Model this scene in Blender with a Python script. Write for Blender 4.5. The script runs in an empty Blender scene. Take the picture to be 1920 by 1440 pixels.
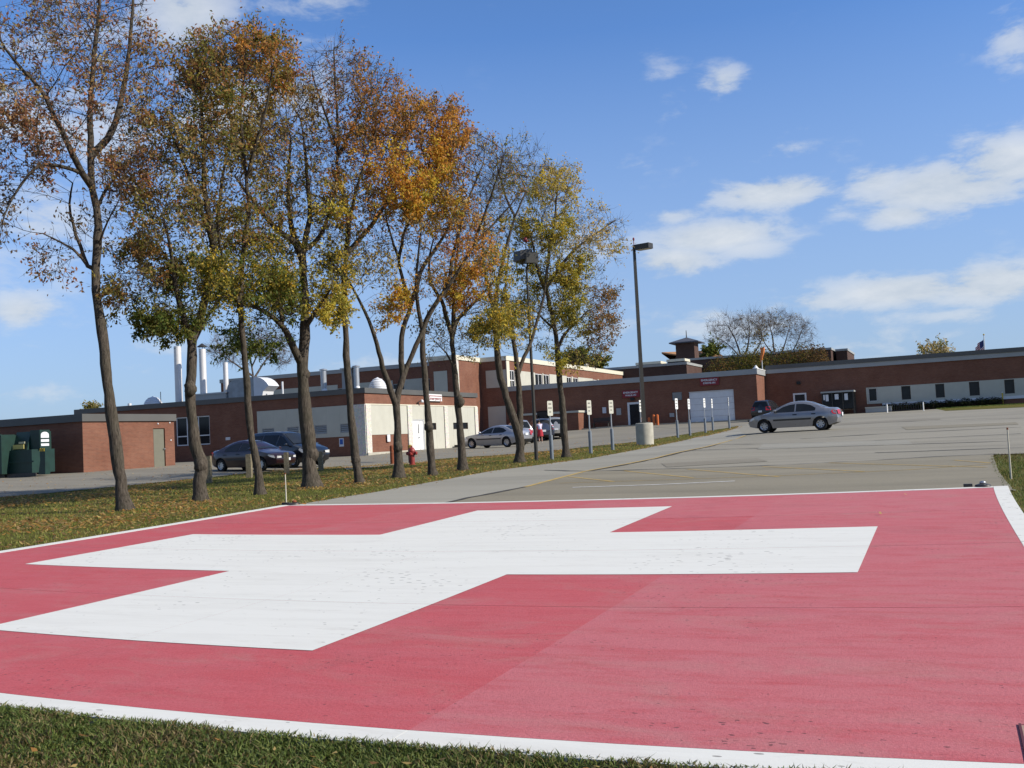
import bpy, bmesh, math, random
import numpy as np
from mathutils import Vector, Matrix

random.seed(11)
rng = np.random.default_rng(11)
SC = bpy.context.scene
COL = SC.collection
R = math.radians

# ------------------------------------------------------------------ camera
# world x runs along the building fronts, y runs away from them; the eye is at the origin
FPX, ROLL, PITCH, YAW = 1920.0, R(2.9), R(3.08), R(22.9153)


def ray(px, py):
    X, Y = px - 960, 720 - py
    a = (X * math.cos(ROLL) + Y * math.sin(ROLL)) / FPX
    b = (-X * math.sin(ROLL) + Y * math.cos(ROLL)) / FPX
    y = math.cos(PITCH) - b * math.sin(PITCH)
    z = math.sin(PITCH) + b * math.cos(PITCH)
    return np.array([a * math.cos(YAW) - y * math.sin(YAW), a * math.sin(YAW) + y * math.cos(YAW), z])


fwd = Vector(ray(960, 720)).normalized()
rgt = (Vector(ray(961, 720)) - Vector(ray(960, 720))).normalized()
upv = rgt.cross(fwd).normalized()
cam_d = bpy.data.cameras.new('camera')
cam_d.sensor_width = 36.0
cam_d.lens = 36.0
cam_d.clip_start = 0.05
cam_d.clip_end = 6000
cam = bpy.data.objects.new('camera', cam_d)
COL.objects.link(cam)
m = Matrix((rgt, upv, -fwd)).transposed().to_4x4()
cam.matrix_world = m
SC.camera = cam

# ------------------------------------------------------------------ light, sky, exposure
SUN_EL = R(33)
SUN_AZ = R(7)            # measured from +x towards +y
sdir = Vector((math.cos(SUN_EL) * math.cos(SUN_AZ), math.cos(SUN_EL) * math.sin(SUN_AZ), math.sin(SUN_EL)))
sun_d = bpy.data.lights.new('sun', 'SUN')
sun_d.energy = 4.6
sun_d.angle = R(0.53)
sun_d.color = (1.0, 0.93, 0.82)
sun = bpy.data.objects.new('sun', sun_d)
sun.rotation_euler = sdir.to_track_quat('Z', 'Y').to_euler()
COL.objects.link(sun)
SC.view_settings.view_transform = 'Standard'
SC.view_settings.look = 'None'
SC.view_settings.gamma = 1
SC.view_settings.use_curve_mapping = False
SC.view_settings.exposure = 0.53
SC.render.engine = 'CYCLES'
SC.cycles.max_bounces = 8
SC.cycles.transparent_max_bounces = 8

W = bpy.data.worlds.new('World')
SC.world = W
W.use_nodes = True


def build_world():
    nt = W.node_tree
    N, L = nt.nodes, nt.links
    N.clear()
    out = N.new('ShaderNodeOutputWorld')
    bg = N.new('ShaderNodeBackground')
    bg.inputs['Strength'].default_value = 0.1
    L.new(bg.outputs[0], out.inputs[0])
    sky = N.new('ShaderNodeTexSky')
    sky.sky_type = 'NISHITA'
    sky.sun_disc = False
    sky.sun_elevation = SUN_EL
    sky.sun_rotation = math.pi / 2 - SUN_AZ
    sky.air_density = 0.7
    sky.dust_density = 0.0
    sky.ozone_density = 3.0
    sky.altitude = 500
    tc = N.new('ShaderNodeTexCoord')
    sep = N.new('ShaderNodeSeparateXYZ')
    L.new(tc.outputs['Generated'], sep.inputs[0])

    def math_(op, a, b=None, c=None):
        n = N.new('ShaderNodeMath')
        n.operation = op
        for i, q in enumerate((a, b, c)):
            if q is None:
                continue
            if isinstance(q, (int, float)):
                n.inputs[i].default_value = q
            else:
                L.new(q, n.inputs[i])
        return n.outputs[0]
    az = math_('ARCTAN2', sep.outputs[0], sep.outputs[1])
    el = math_('ARCSINE', sep.outputs[2])
    vm = N.new('ShaderNodeVectorMath')
    vm.operation = 'MULTIPLY'
    vm.inputs[1].default_value = (1, 1, 2.6)
    L.new(tc.outputs['Generated'], vm.inputs[0])
    nz = N.new('ShaderNodeTexNoise')
    nz.inputs['Scale'].default_value = 11.0
    nz.inputs['Detail'].default_value = 10
    nz.inputs['Roughness'].default_value = 0.62
    nz.inputs['Distortion'].default_value = 0.25
    L.new(vm.outputs[0], nz.inputs['Vector'])
    nz2 = N.new('ShaderNodeTexNoise')
    nz2.inputs['Scale'].default_value = 26
    nz2.inputs['Detail'].default_value = 5
    nz2.inputs['Roughness'].default_value = 0.6
    L.new(vm.outputs[0], nz2.inputs['Vector'])
    # banks of fair-weather cumulus: (direction, angular half-sizes, weight)
    banks = [(1450, 362, 100, 26, .95), (1340, 445, 110, 27, .95), (1265, 405, 45, 16, .65), (1262, 492, 80, 30, .9), (1400, 462, 70, 22, .7),
             (1780, 350, 150, 42, .95), (1890, 305, 90, 44, .95), (1650, 345, 60, 30, .8), (1610, 385, 30, 20, .55), (1690, 402, 60, 22, .85), (1690, 545, 130, 26, .95),
             (1860, 532, 110, 32, .95), (1480, 575, 60, 14, .7), (1620, 520, 40, 14, .5), (1330, 590, 70, 14, .6), (1250, 600, 50, 14, .5), (1800, 590, 90, 16, .55), (1560, 565, 110, 22, .7), (1900, 75, 36, 48, .62), (1355, 152, 42, 24, .75), (1252, 165, 34, 50, .45),
             (1465, 286, 60, 22, .55), (1245, 300, 120, 20, .3), (600, 0, 110, 30, .5), (350, 20, 80, 70, .85), (130, 260, 220, 200, .62), (400, 190, 90, 80, .8),
             (560, 150, 90, 60, .6), (40, 582, 55, 28, .85), (90, 648, 40, 14, .5), (70, 410, 120, 50, .6), (1380, 610, 300, 30, .55),
             (1150, 520, 120, 70, .5), (250, 650, 150, 40, .42), (700, 680, 260, 30, .4), (20, 735, 120, 18, .45), (1560, 640, 200, 24, .5)]
    tot = None
    for (px, py, rx, ry, wt) in banks:
        d = Vector(ray(px, py)).normalized()
        a0, e0 = math.atan2(d.x, d.y), math.asin(d.z)
        dx = math_('MULTIPLY_ADD', az, FPX / rx, -a0 * FPX / rx)
        dy = math_('MULTIPLY_ADD', el, FPX / ry, -e0 * FPX / ry)
        s = math_('MULTIPLY_ADD', dy, dy, math_('MULTIPLY', dx, dx))
        g = math_('MULTIPLY', math_('EXPONENT', math_('MULTIPLY', s, -0.5)), wt)
        tot = g if tot is None else math_('MAXIMUM', tot, g)
    # the same kind of cloud, more loosely, over the rest of the sky
    nz3 = N.new('ShaderNodeTexNoise')
    nz3.inputs['Scale'].default_value = 2.6
    nz3.inputs['Detail'].default_value = 2
    L.new(vm.outputs[0], nz3.inputs['Vector'])
    # only where the frame does not already hold placed banks
    fdot = math_('ADD', math_('ADD', math_('MULTIPLY', sep.outputs[0], fwd.x), math_('MULTIPLY', sep.outputs[1], fwd.y)), math_('MULTIPLY', sep.outputs[2], fwd.z))
    outm = N.new('ShaderNodeMapRange')
    outm.inputs['From Min'].default_value = 0.84
    outm.inputs['From Max'].default_value = 0.72
    L.new(fdot, outm.inputs['Value'])
    gen = math_('MULTIPLY', math_('MULTIPLY', math_('SUBTRACT', nz3.outputs['Fac'], 0.36), 2.4), outm.outputs[0])
    tot = math_('MAXIMUM', tot, gen)
    nmix = math_('ADD', math_('MULTIPLY', nz.outputs['Fac'], 0.72), math_('MULTIPLY', nz2.outputs['Fac'], 0.28))
    den = math_('ADD', math_('MULTIPLY', tot, 0.85), math_('MULTIPLY', math_('SUBTRACT', nmix, 0.48), 2.6))
    mr = N.new('ShaderNodeMapRange')
    mr.interpolation_type = 'SMOOTHSTEP'
    mr.inputs['From Min'].default_value = 0.30
    mr.inputs['From Max'].default_value = 0.70
    L.new(den, mr.inputs['Value'])
    cmask = math_('MULTIPLY', mr.outputs[0], math_('MINIMUM', 0.86, math_('MULTIPLY_ADD', tot, 0.95, 0.05)))
    # thin haze low on the horizon
    hz = N.new('ShaderNodeMapRange')
    hz.inputs['From Min'].default_value = 0.38
    hz.inputs['From Max'].default_value = 0.0
    hz.inputs['To Max'].default_value = 0.95
    L.new(el, hz.inputs['Value'])
    grade = N.new('ShaderNodeMix')
    grade.data_type = 'RGBA'
    grade.blend_type = 'MULTIPLY'
    grade.inputs[0].default_value = 1
    L.new(sky.outputs[0], grade.inputs[6])
    grade.inputs[7].default_value = SKY_TINT
    mh = N.new('ShaderNodeMix')
    mh.data_type = 'RGBA'
    L.new(hz.outputs[0], mh.inputs[0])
    L.new(grade.outputs[2], mh.inputs[6])
    mh.inputs[7].default_value = HAZE_COL
    mx = N.new('ShaderNodeMix')
    mx.data_type = 'RGBA'
    L.new(cmask, mx.inputs[0])
    L.new(mh.outputs[2], mx.inputs[6])
    # billows: the thin and under-side parts of a bank are greyer
    cs = N.new('ShaderNodeMix')
    cs.data_type = 'RGBA'
    shd = N.new('ShaderNodeMapRange')
    shd.inputs['From Min'].default_value = 0.38
    shd.inputs['From Max'].default_value = 0.62
    L.new(nmix, shd.inputs['Value'])
    L.new(shd.outputs[0], cs.inputs[0])
    cs.inputs[6].default_value = (3.75, 4.25, 4.85, 1)
    cs.inputs[7].default_value = CLOUD_COL
    L.new(cs.outputs[2], mx.inputs[7])
    L.new(mx.outputs[2], bg.inputs['Color'])


SKY_TINT = (1.0, 1.27, 1.52, 1)
HAZE_COL = (2.45, 3.05, 3.9, 1)
CLOUD_COL = (5.2, 5.45, 5.7, 1)
build_world()

# ------------------------------------------------------------------ the lie of the land
G0, GX, GY = -1.60036, -0.0017294, 0.0212063
ANCH = np.array([(-41, 39.9, .11), (-47, 39.5, .15), (-41, 45.5, .05), (-50, 57, -.10), (-36.4, 57, -.22), (-34.5, 64, -.24), (-34.5, 74, -.36),
                 (-30, 69, -.36), (-28, 72, -.32), (-24, 44, -.25), (-26, 55, -.28), (-28, 96.5, .2), (-35, 97.5, .1), (-20, 100, .16), (-8, 103, .22), (6, 103, .29), (-6.4, 51.5, .23), (4, 70, .26), (-9, 75, .2),
                 (-13, 34, 0), (-13.3, 48, .02), (-13.9, 60, .02), (-14, 71, .03), (-17, 18, 0), (-15, 28, 0), (-13, 40, 0), (-16, 33, -.02), (-13, 12, 0), (-6, 12, 0), (0, 12, 0), (-6, 19, 0), (0, 19, 0), (-13, 19, 0), (-6, 5, 0), (0, 5, 0), (-9, 28, 0), (1, 29, 0), (-8, 36, .05), (-26, 30, -.05), (-23, 33, -.06), (-30, 20, 0),
                 (-20, 40, -.15), (-10, 0, 0), (10, 10, 0), (20, 30, .1), (-40, 20, .05), (20, 100, .3), (-60, 60, 0), (-60, 100, 0), (-60, 30, .1), (-40, 97, -.1)])


def resid(u, v):
    u = np.asarray(u, float)
    v = np.asarray(v, float)
    d2 = (u[..., None] - ANCH[:, 0]) ** 2 + (v[..., None] - ANCH[:, 1]) ** 2
    w = 1.0 / (d2 + 6.0) ** 2
    return (w * ANCH[:, 2]).sum(-1) / w.sum(-1)


def PL(u, v):
    u = np.clip(np.asarray(u, float), -150, 150)
    v = np.asarray(v, float)
    ve = np.where(v > 104, 104 + 12 * np.tanh((v - 104) / 60.0), np.maximum(v, -40))
    return G0 + GX * u + GY * ve + resid(u, v)


def P1(u, v):
    return float(PL(np.array([u]), np.array([v]))[0])


def gz(px, py, off=0.0):
    d = ray(px, py)
    r = 0.0
    for _ in range(12):
        t = (G0 + off + r) / (d[2] - GX * d[0] - GY * d[1])
        r = float(resid(np.array([d[0] * t]), np.array([d[1] * t]))[0])
    p = d * t
    return Vector((p[0], p[1], P1(p[0], p[1]) + off))


def onv(px, py, v):
    d = ray(px, py)
    return d * (v / d[1])


def onu(px, py, u):
    d = ray(px, py)
    return d * (u / d[0])


# ------------------------------------------------------------------ mesh helpers
class MB:
    def __init__(s):
        s.v, s.f = [], []

    def add(s, vs, fs):
        o = len(s.v)
        s.v += [tuple(map(float, p)) for p in vs]
        s.f += [tuple(i + o for i in f) for f in fs]
        return s

    def box(s, x0, x1, y0, y1, z0, z1):
        return s.add([(x0, y0, z0), (x1, y0, z0), (x1, y1, z0), (x0, y1, z0), (x0, y0, z1), (x1, y0, z1), (x1, y1, z1), (x0, y1, z1)],
                     [(0, 3, 2, 1), (4, 5, 6, 7), (0, 1, 5, 4), (1, 2, 6, 5), (2, 3, 7, 6), (3, 0, 4, 7)])

    def tube(s, pts, rad, n=8, cap=True):
        pts = [Vector(p) for p in pts]
        rings = []
        prev = None
        for i, p in enumerate(pts):
            t = (pts[min(i + 1, len(pts) - 1)] - pts[max(i - 1, 0)])
            if t.length < 1e-9:
                t = Vector((0, 0, 1))
            t.normalize()
            if prev is None:
                a = Vector((1, 0, 0)) if abs(t.x) < 0.8 else Vector((0, 1, 0))
                x = (a - t * a.dot(t)).normalized()
            else:
                x = (prev - t * prev.dot(t)).normalized()
            prev = x
            y = t.cross(x)
            r = rad[i] if hasattr(rad, '__len__') else rad
            rings.append([p + (x * math.cos(2 * math.pi * k / n) + y * math.sin(2 * math.pi * k / n)) * r for k in range(n)])
        vs = [q for rg in rings for q in rg]
        fs = []
        for i in range(len(rings) - 1):
            for k in range(n):
                fs.append((i * n + k, i * n + (k + 1) % n, (i + 1) * n + (k + 1) % n, (i + 1) * n + k))
        if cap:
            fs.append(tuple(reversed(range(n))))
            fs.append(tuple((len(rings) - 1) * n + k for k in range(n)))
        return s.add(vs, fs)

    def cyl(s, p, q, r0, r1=None, n=12):
        return s.tube([p, q], [r0, r0 if r1 is None else r1], n)

    def lathe(s, prof, n=16, o=(0, 0, 0), axis='z', caps=True):
        vs, fs = [], []
        for (r, z) in prof:
            for k in range(n):
                a = 2 * math.pi * k / n
                p = (r * math.cos(a), r * math.sin(a), z)
                if axis == 'y':
                    p = (p[0], p[2], p[1])
                elif axis == 'x':
                    p = (p[2], p[0], p[1])
                vs.append((p[0] + o[0], p[1] + o[1], p[2] + o[2]))
        for i in range(len(prof) - 1):
            for k in range(n):
                fs.append((i * n + k, i * n + (k + 1) % n, (i + 1) * n + (k + 1) % n, (i + 1) * n + k))
        if caps:
            fs.append(tuple(reversed(range(n))))
            fs.append(tuple((len(prof) - 1) * n + k for k in range(n)))
        return s.add(vs, fs)

    def poly_extrude(s, pts, vec):
        n = len(pts)
        vec = Vector(vec)
        a = [Vector(p) for p in pts]
        b = [p + vec for p in a]
        fs = [tuple(range(n)), tuple(reversed(range(n, 2 * n)))]
        for i in range(n):
            fs.append((i, i + n, (i + 1) % n + n, (i + 1) % n))
        return s.add(a + b, fs)


def put(name, mesh_or_mb, mat, parent=None, smooth=False, off=None, sharp=None, fixn=True):
    if isinstance(mesh_or_mb, MB):
        me = bpy.data.meshes.new(name)
        vs = mesh_or_mb.v
        if off is not None:
            vs = [(a - off[0], b - off[1], c - off[2]) for a, b, c in vs]
        me.from_pydata(vs, [], mesh_or_mb.f)
        if fixn:
            bm = bmesh.new()
            bm.from_mesh(me)
            bmesh.ops.recalc_face_normals(bm, faces=bm.faces)
            bm.to_mesh(me)
            bm.free()
    else:
        me = mesh_or_mb
    if mat is not None and not me.materials:
        me.materials.append(mat)
    if smooth:
        me.polygons.foreach_set('use_smooth', [True] * len(me.polygons))
        if sharp:
            me.set_sharp_from_angle(angle=R(sharp))
    o = bpy.data.objects.new(name, me)
    COL.objects.link(o)
    if parent is not None:
        o.parent = parent
    return o


def tag(o, label=None, cat=None, group=None, kind=None):
    if label:
        o['label'] = label
    if cat:
        o['category'] = cat
    if group:
        o['group'] = group
    if kind:
        o['kind'] = kind
    return o


def thing(name, label, cat, loc=(0, 0, 0), rz=0.0, group=None):
    o = bpy.data.objects.new(name, None)
    o.empty_display_size = 0.3
    COL.objects.link(o)
    o.location = loc
    o.rotation_euler = (0, 0, rz)
    return tag(o, label, cat, group)


def children(o):
    return [c for c in bpy.data.objects if c.parent == o]


def copy_tree(o, parent=None):
    c = o.copy()
    COL.objects.link(c)
    c.parent = parent
    for ch in children(o):
        copy_tree(ch, c)
    return c


# ------------------------------------------------------------------ materials
class MT:
    def __init__(s, name, rough=0.7, spec=0.3, metal=0.0):
        s.m = bpy.data.materials.new(name)
        s.m.use_nodes = True
        s.nt = s.m.node_tree
        s.N, s.L = s.nt.nodes, s.nt.links
        s.b = s.N['Principled BSDF']
        s.b.inputs['Roughness'].default_value = rough
        s.b.inputs['Specular IOR Level'].default_value = spec
        s.b.inputs['Metallic'].default_value = metal
        s.tc = s.N.new('ShaderNodeTexCoord')
        s.co = s.tc.outputs['Object']

    def map(s, scale=(1, 1, 1), src=None):
        n = s.N.new('ShaderNodeMapping')
        n.inputs['Scale'].default_value = scale
        s.L.new(src or s.co, n.inputs['Vector'])
        return n.outputs[0]

    def noise(s, scale, detail=4, rough=0.55, vec=None, dist=0.0):
        n = s.N.new('ShaderNodeTexNoise')
        n.inputs['Scale'].default_value = scale
        n.inputs['Detail'].default_value = detail
        n.inputs['Roughness'].default_value = rough
        n.inputs['Distortion'].default_value = dist
        s.L.new(vec or s.co, n.inputs['Vector'])
        return n.outputs['Fac']

    def ramp(s, fac, stops):
        n = s.N.new('ShaderNodeValToRGB')
        e = n.color_ramp.elements
        while len(e) < len(stops):
            e.new(0.5)
        for i, (p, c) in enumerate(stops):
            e[i].position = p
            e[i].color = tuple(c) + (1,) if len(c) == 3 else c
        s.L.new(fac, n.inputs[0])
        return n.outputs[0]

    def mix(s, fac, a, b, blend='MIX'):
        n = s.N.new('ShaderNodeMix')
        n.data_type = 'RGBA'
        n.blend_type = blend
        for i, q in ((0, fac), (6, a), (7, b)):
            if isinstance(q, (int, float)):
                n.inputs[i].default_value = q
            elif isinstance(q, tuple):
                n.inputs[i].default_value = q + (1,) if len(q) == 3 else q
            else:
                s.L.new(q, n.inputs[i])
        return n.outputs[2]

    def rng_(s, v, a, b, c=0.0, d=1.0):
        n = s.N.new('ShaderNodeMapRange')
        for i, q in ((1, a), (2, b), (3, c), (4, d)):
            n.inputs[i].default_value = q
        s.L.new(v, n.inputs[0])
        return n.outputs[0]

    def col(s, c):
        if isinstance(c, tuple):
            s.b.inputs['Base Color'].default_value = c + (1,) if len(c) == 3 else c
        else:
            s.L.new(c, s.b.inputs['Base Color'])
        return s

    def bump(s, h, strength=0.3, dist=0.01):
        n = s.N.new('ShaderNodeBump')
        n.inputs['Strength'].default_value = strength
        n.inputs['Distance'].default_value = dist
        s.L.new(h, n.inputs['Height'])
        s.L.new(n.outputs[0], s.b.inputs['Normal'])
        return s


def plain(name, c, rough=0.6, spec=0.3, metal=0.0, var=0.12, scale=3.0):
    t = MT(name, rough, spec, metal)
    c = tuple(x * 0.8 for x in c)
    f = t.noise(scale, 4)
    lo = tuple(x * (1 - var) for x in c)
    hi = tuple(min(1, x * (1 + var)) for x in c)
    t.col(t.ramp(f, [(0.3, lo), (0.7, hi)]))
    return t.m


def brick_mat(name, c1, c2, mortar):
    t = MT(name, 0.85, 0.2)
    sp = t.N.new('ShaderNodeSeparateXYZ')
    t.L.new(t.co, sp.inputs[0])
    ad = t.N.new('ShaderNodeMath')
    ad.operation = 'ADD'
    t.L.new(sp.outputs[0], ad.inputs[0])
    t.L.new(sp.outputs[1], ad.inputs[1])
    cb = t.N.new('ShaderNodeCombineXYZ')
    t.L.new(ad.outputs[0], cb.inputs[0])
    t.L.new(sp.outputs[2], cb.inputs[1])
    br = t.N.new('ShaderNodeTexBrick')
    t.L.new(cb.outputs[0], br.inputs['Vector'])
    br.inputs['Scale'].default_value = 1.0
    br.inputs['Brick Width'].default_value = 0.21
    br.inputs['Row Height'].default_value = 0.0675
    br.inputs['Mortar Size'].default_value = 0.006
    br.inputs['Color1'].default_value = c1 + (1,)
    br.inputs['Color2'].default_value = c2 + (1,)
    br.inputs['Mortar'].default_value = mortar + (1,)
    big = t.noise(0.6, 5, 0.6)
    wv = t.map((0.4, 0.4, 9.0))
    streak = t.noise(1.3, 4, 0.6, wv)
    c = t.mix(t.rng_(big, 0.35, 0.7), br.outputs['Color'], (0.78, 0.72, 0.70), 'MULTIPLY')
    c = t.mix(t.rng_(streak, 0.4, 0.75, 0, 0.5), c, (0.75, 0.72, 0.7), 'MULTIPLY')
    t.col(c)
    t.bump(br.outputs['Fac'], -0.4, 0.008)
    return t.m


def glass_mat(name, c=(0.012, 0.014, 0.016)):
    t = MT(name, 0.12, 0.22)
    t.col(t.ramp(t.noise(0.7, 2), [(0.35, c), (0.7, tuple(x * 1.8 for x in c))]))
    return t.m


M = {}
M['brick'] = brick_mat('brick', (0.203, 0.083, 0.050), (0.160, 0.064, 0.041), (0.19, 0.135, 0.10))
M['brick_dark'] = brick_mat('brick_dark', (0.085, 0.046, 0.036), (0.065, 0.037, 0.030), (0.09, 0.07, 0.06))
M['panel'] = plain('wall_panel', (0.52, 0.51, 0.43), 0.7, var=0.05, scale=1.2)
M['white'] = plain('white_paint', (0.80, 0.80, 0.78), 0.5, var=0.04)
M['white_metal'] = plain('white_metal', (0.72, 0.73, 0.74), 0.4, 0.5, var=0.05)
M['fascia'] = plain('fascia_metal', (0.105, 0.103, 0.095), 0.5, 0.4, var=0.1, scale=0.5)
M['fascia_dark'] = plain('fascia_dark', (0.06, 0.055, 0.05), 0.55, 0.4, var=0.1)
M['fascia_light'] = plain('fascia_light', (0.36, 0.37, 0.36), 0.5, 0.4, var=0.08, scale=0.5)
M['cream'] = plain('cream_cap', (0.70, 0.66, 0.52), 0.6, var=0.06)
M['roof'] = plain('roof_felt', (0.10, 0.10, 0.10), 0.9, var=0.2, scale=0.5)
M['glass'] = glass_mat('window_glass')
M['steel'] = plain('galvanised_steel', (0.45, 0.47, 0.49), 0.38, 0.5, 0.6, var=0.1)
M['stack'] = plain('painted_stack', (0.74, 0.72, 0.70), 0.45, 0.4, 0.2, var=0.06)
M['dark_metal'] = plain('dark_metal', (0.045, 0.043, 0.04), 0.5, 0.4, 0.2, var=0.15)
M['bronze'] = plain('bronze_pole', (0.05, 0.045, 0.036), 0.45, 0.5, 0.3, var=0.15)
M['black'] = plain('black_plastic', (0.012, 0.012, 0.012), 0.5, 0.4, var=0.2)
M['rubber'] = plain('tyre_rubber', (0.022, 0.022, 0.022), 0.85, 0.2, var=0.2)
M['rim'] = plain('alloy_rim', (0.55, 0.55, 0.56), 0.3, 0.5, 0.7, var=0.1)
M['door_grey'] = plain('olive_grey_door', (0.17, 0.165, 0.125), 0.5, var=0.06)
M['red'] = plain('red_sign', (0.24, 0.026, 0.034), 0.5, var=0.08)
M['red_paint'] = plain('red_hydrant', (0.27, 0.03, 0.025), 0.5, 0.4, var=0.25, scale=9)
M['orange'] = plain('orange_bollard', (0.60, 0.15, 0.04), 0.5, var=0.1)
M['rust'] = plain('rusty_red_post', (0.24, 0.07, 0.03), 0.8, var=0.25, scale=8)
M['yellow'] = plain('yellow_paint', (0.62, 0.46, 0.06), 0.6, var=0.12)
M['wood'] = plain('weathered_wood', (0.22, 0.19, 0.13), 0.9, 0.1, var=0.3, scale=14)
M['wood_pale'] = plain('pale_stake', (0.62, 0.58, 0.46), 0.8, 0.1, var=0.15, scale=14)
M['sleeve'] = plain('post_sleeve', (0.22, 0.25, 0.28), 0.45, 0.5, 0.3, var=0.1)
M['green_steel'] = plain('green_compactor', (0.007, 0.034, 0.026), 0.5, 0.4, var=0.2)
M['green_dark'] = plain('green_cabinet', (0.03, 0.06, 0.05), 0.55, 0.3, var=0.15)
M['concrete'] = plain('cast_concrete', (0.46, 0.435, 0.36), 0.85, 0.2, var=0.15, scale=4)
M['orange_roof'] = plain('tan_roof_tiles', (0.42, 0.22, 0.10), 0.8, var=0.12)
M['slate'] = plain('slate_roof', (0.085, 0.09, 0.11), 0.6, var=0.1)
M['skin'] = plain('skin', (0.50, 0.30, 0.22), 0.6, var=0.05)
M['hair'] = plain('hair', (0.04, 0.025, 0.015), 0.6, var=0.3)
M['lavender'] = plain('pale_lavender_cloth', (0.62, 0.58, 0.72), 0.8, var=0.05)
M['red_cloth'] = plain('red_cloth', (0.40, 0.025, 0.04), 0.8, var=0.1)
M['paper'] = plain('white_print', (0.72, 0.74, 0.76), 0.7, var=0.05)
M['blue'] = plain('blue_print', (0.04, 0.12, 0.42), 0.6, var=0.05)
M['windsock'] = plain('orange_windsock', (0.75, 0.24, 0.07), 0.8, var=0.1)
M['tail'] = plain('red_lens', (0.45, 0.02, 0.02), 0.15, 0.6, var=0.1)
M['lens'] = plain('clear_lens', (0.62, 0.62, 0.60), 0.12, 0.7, var=0.1)
M['print'] = plain('faded_print', (0.20, 0.20, 0.17), 0.7)
M['dark_red'] = plain('old_dark_red_paint', (0.11, 0.03, 0.04), 0.8)
M['duct'] = plain('dull_duct_metal', (0.26, 0.28, 0.31), 0.35, 0.5, 0.6, var=0.15)
M['hedge_stem'] = plain('hedge_stems', (0.05, 0.035, 0.02), 0.9, var=0.2)


def agg_mat():
    t = MT('exposed_aggregate', 0.9, 0.2)
    v = t.N.new('ShaderNodeTexVoronoi')
    v.inputs['Scale'].default_value = 14
    t.L.new(t.co, v.inputs['Vector'])
    c = t.mix(0.5, v.outputs['Color'], (0.5, 0.42, 0.28))
    c = t.mix(0.55, c, (0.50, 0.44, 0.31))
    hs = t.N.new('ShaderNodeHueSaturation')
    hs.inputs['Saturation'].default_value = 0.55
    t.L.new(c, hs.inputs['Color'])
    t.col(hs.outputs[0])
    t.bump(v.outputs['Distance'], 0.5, 0.02)
    return t.m


M['aggregate'] = agg_mat()


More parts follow.
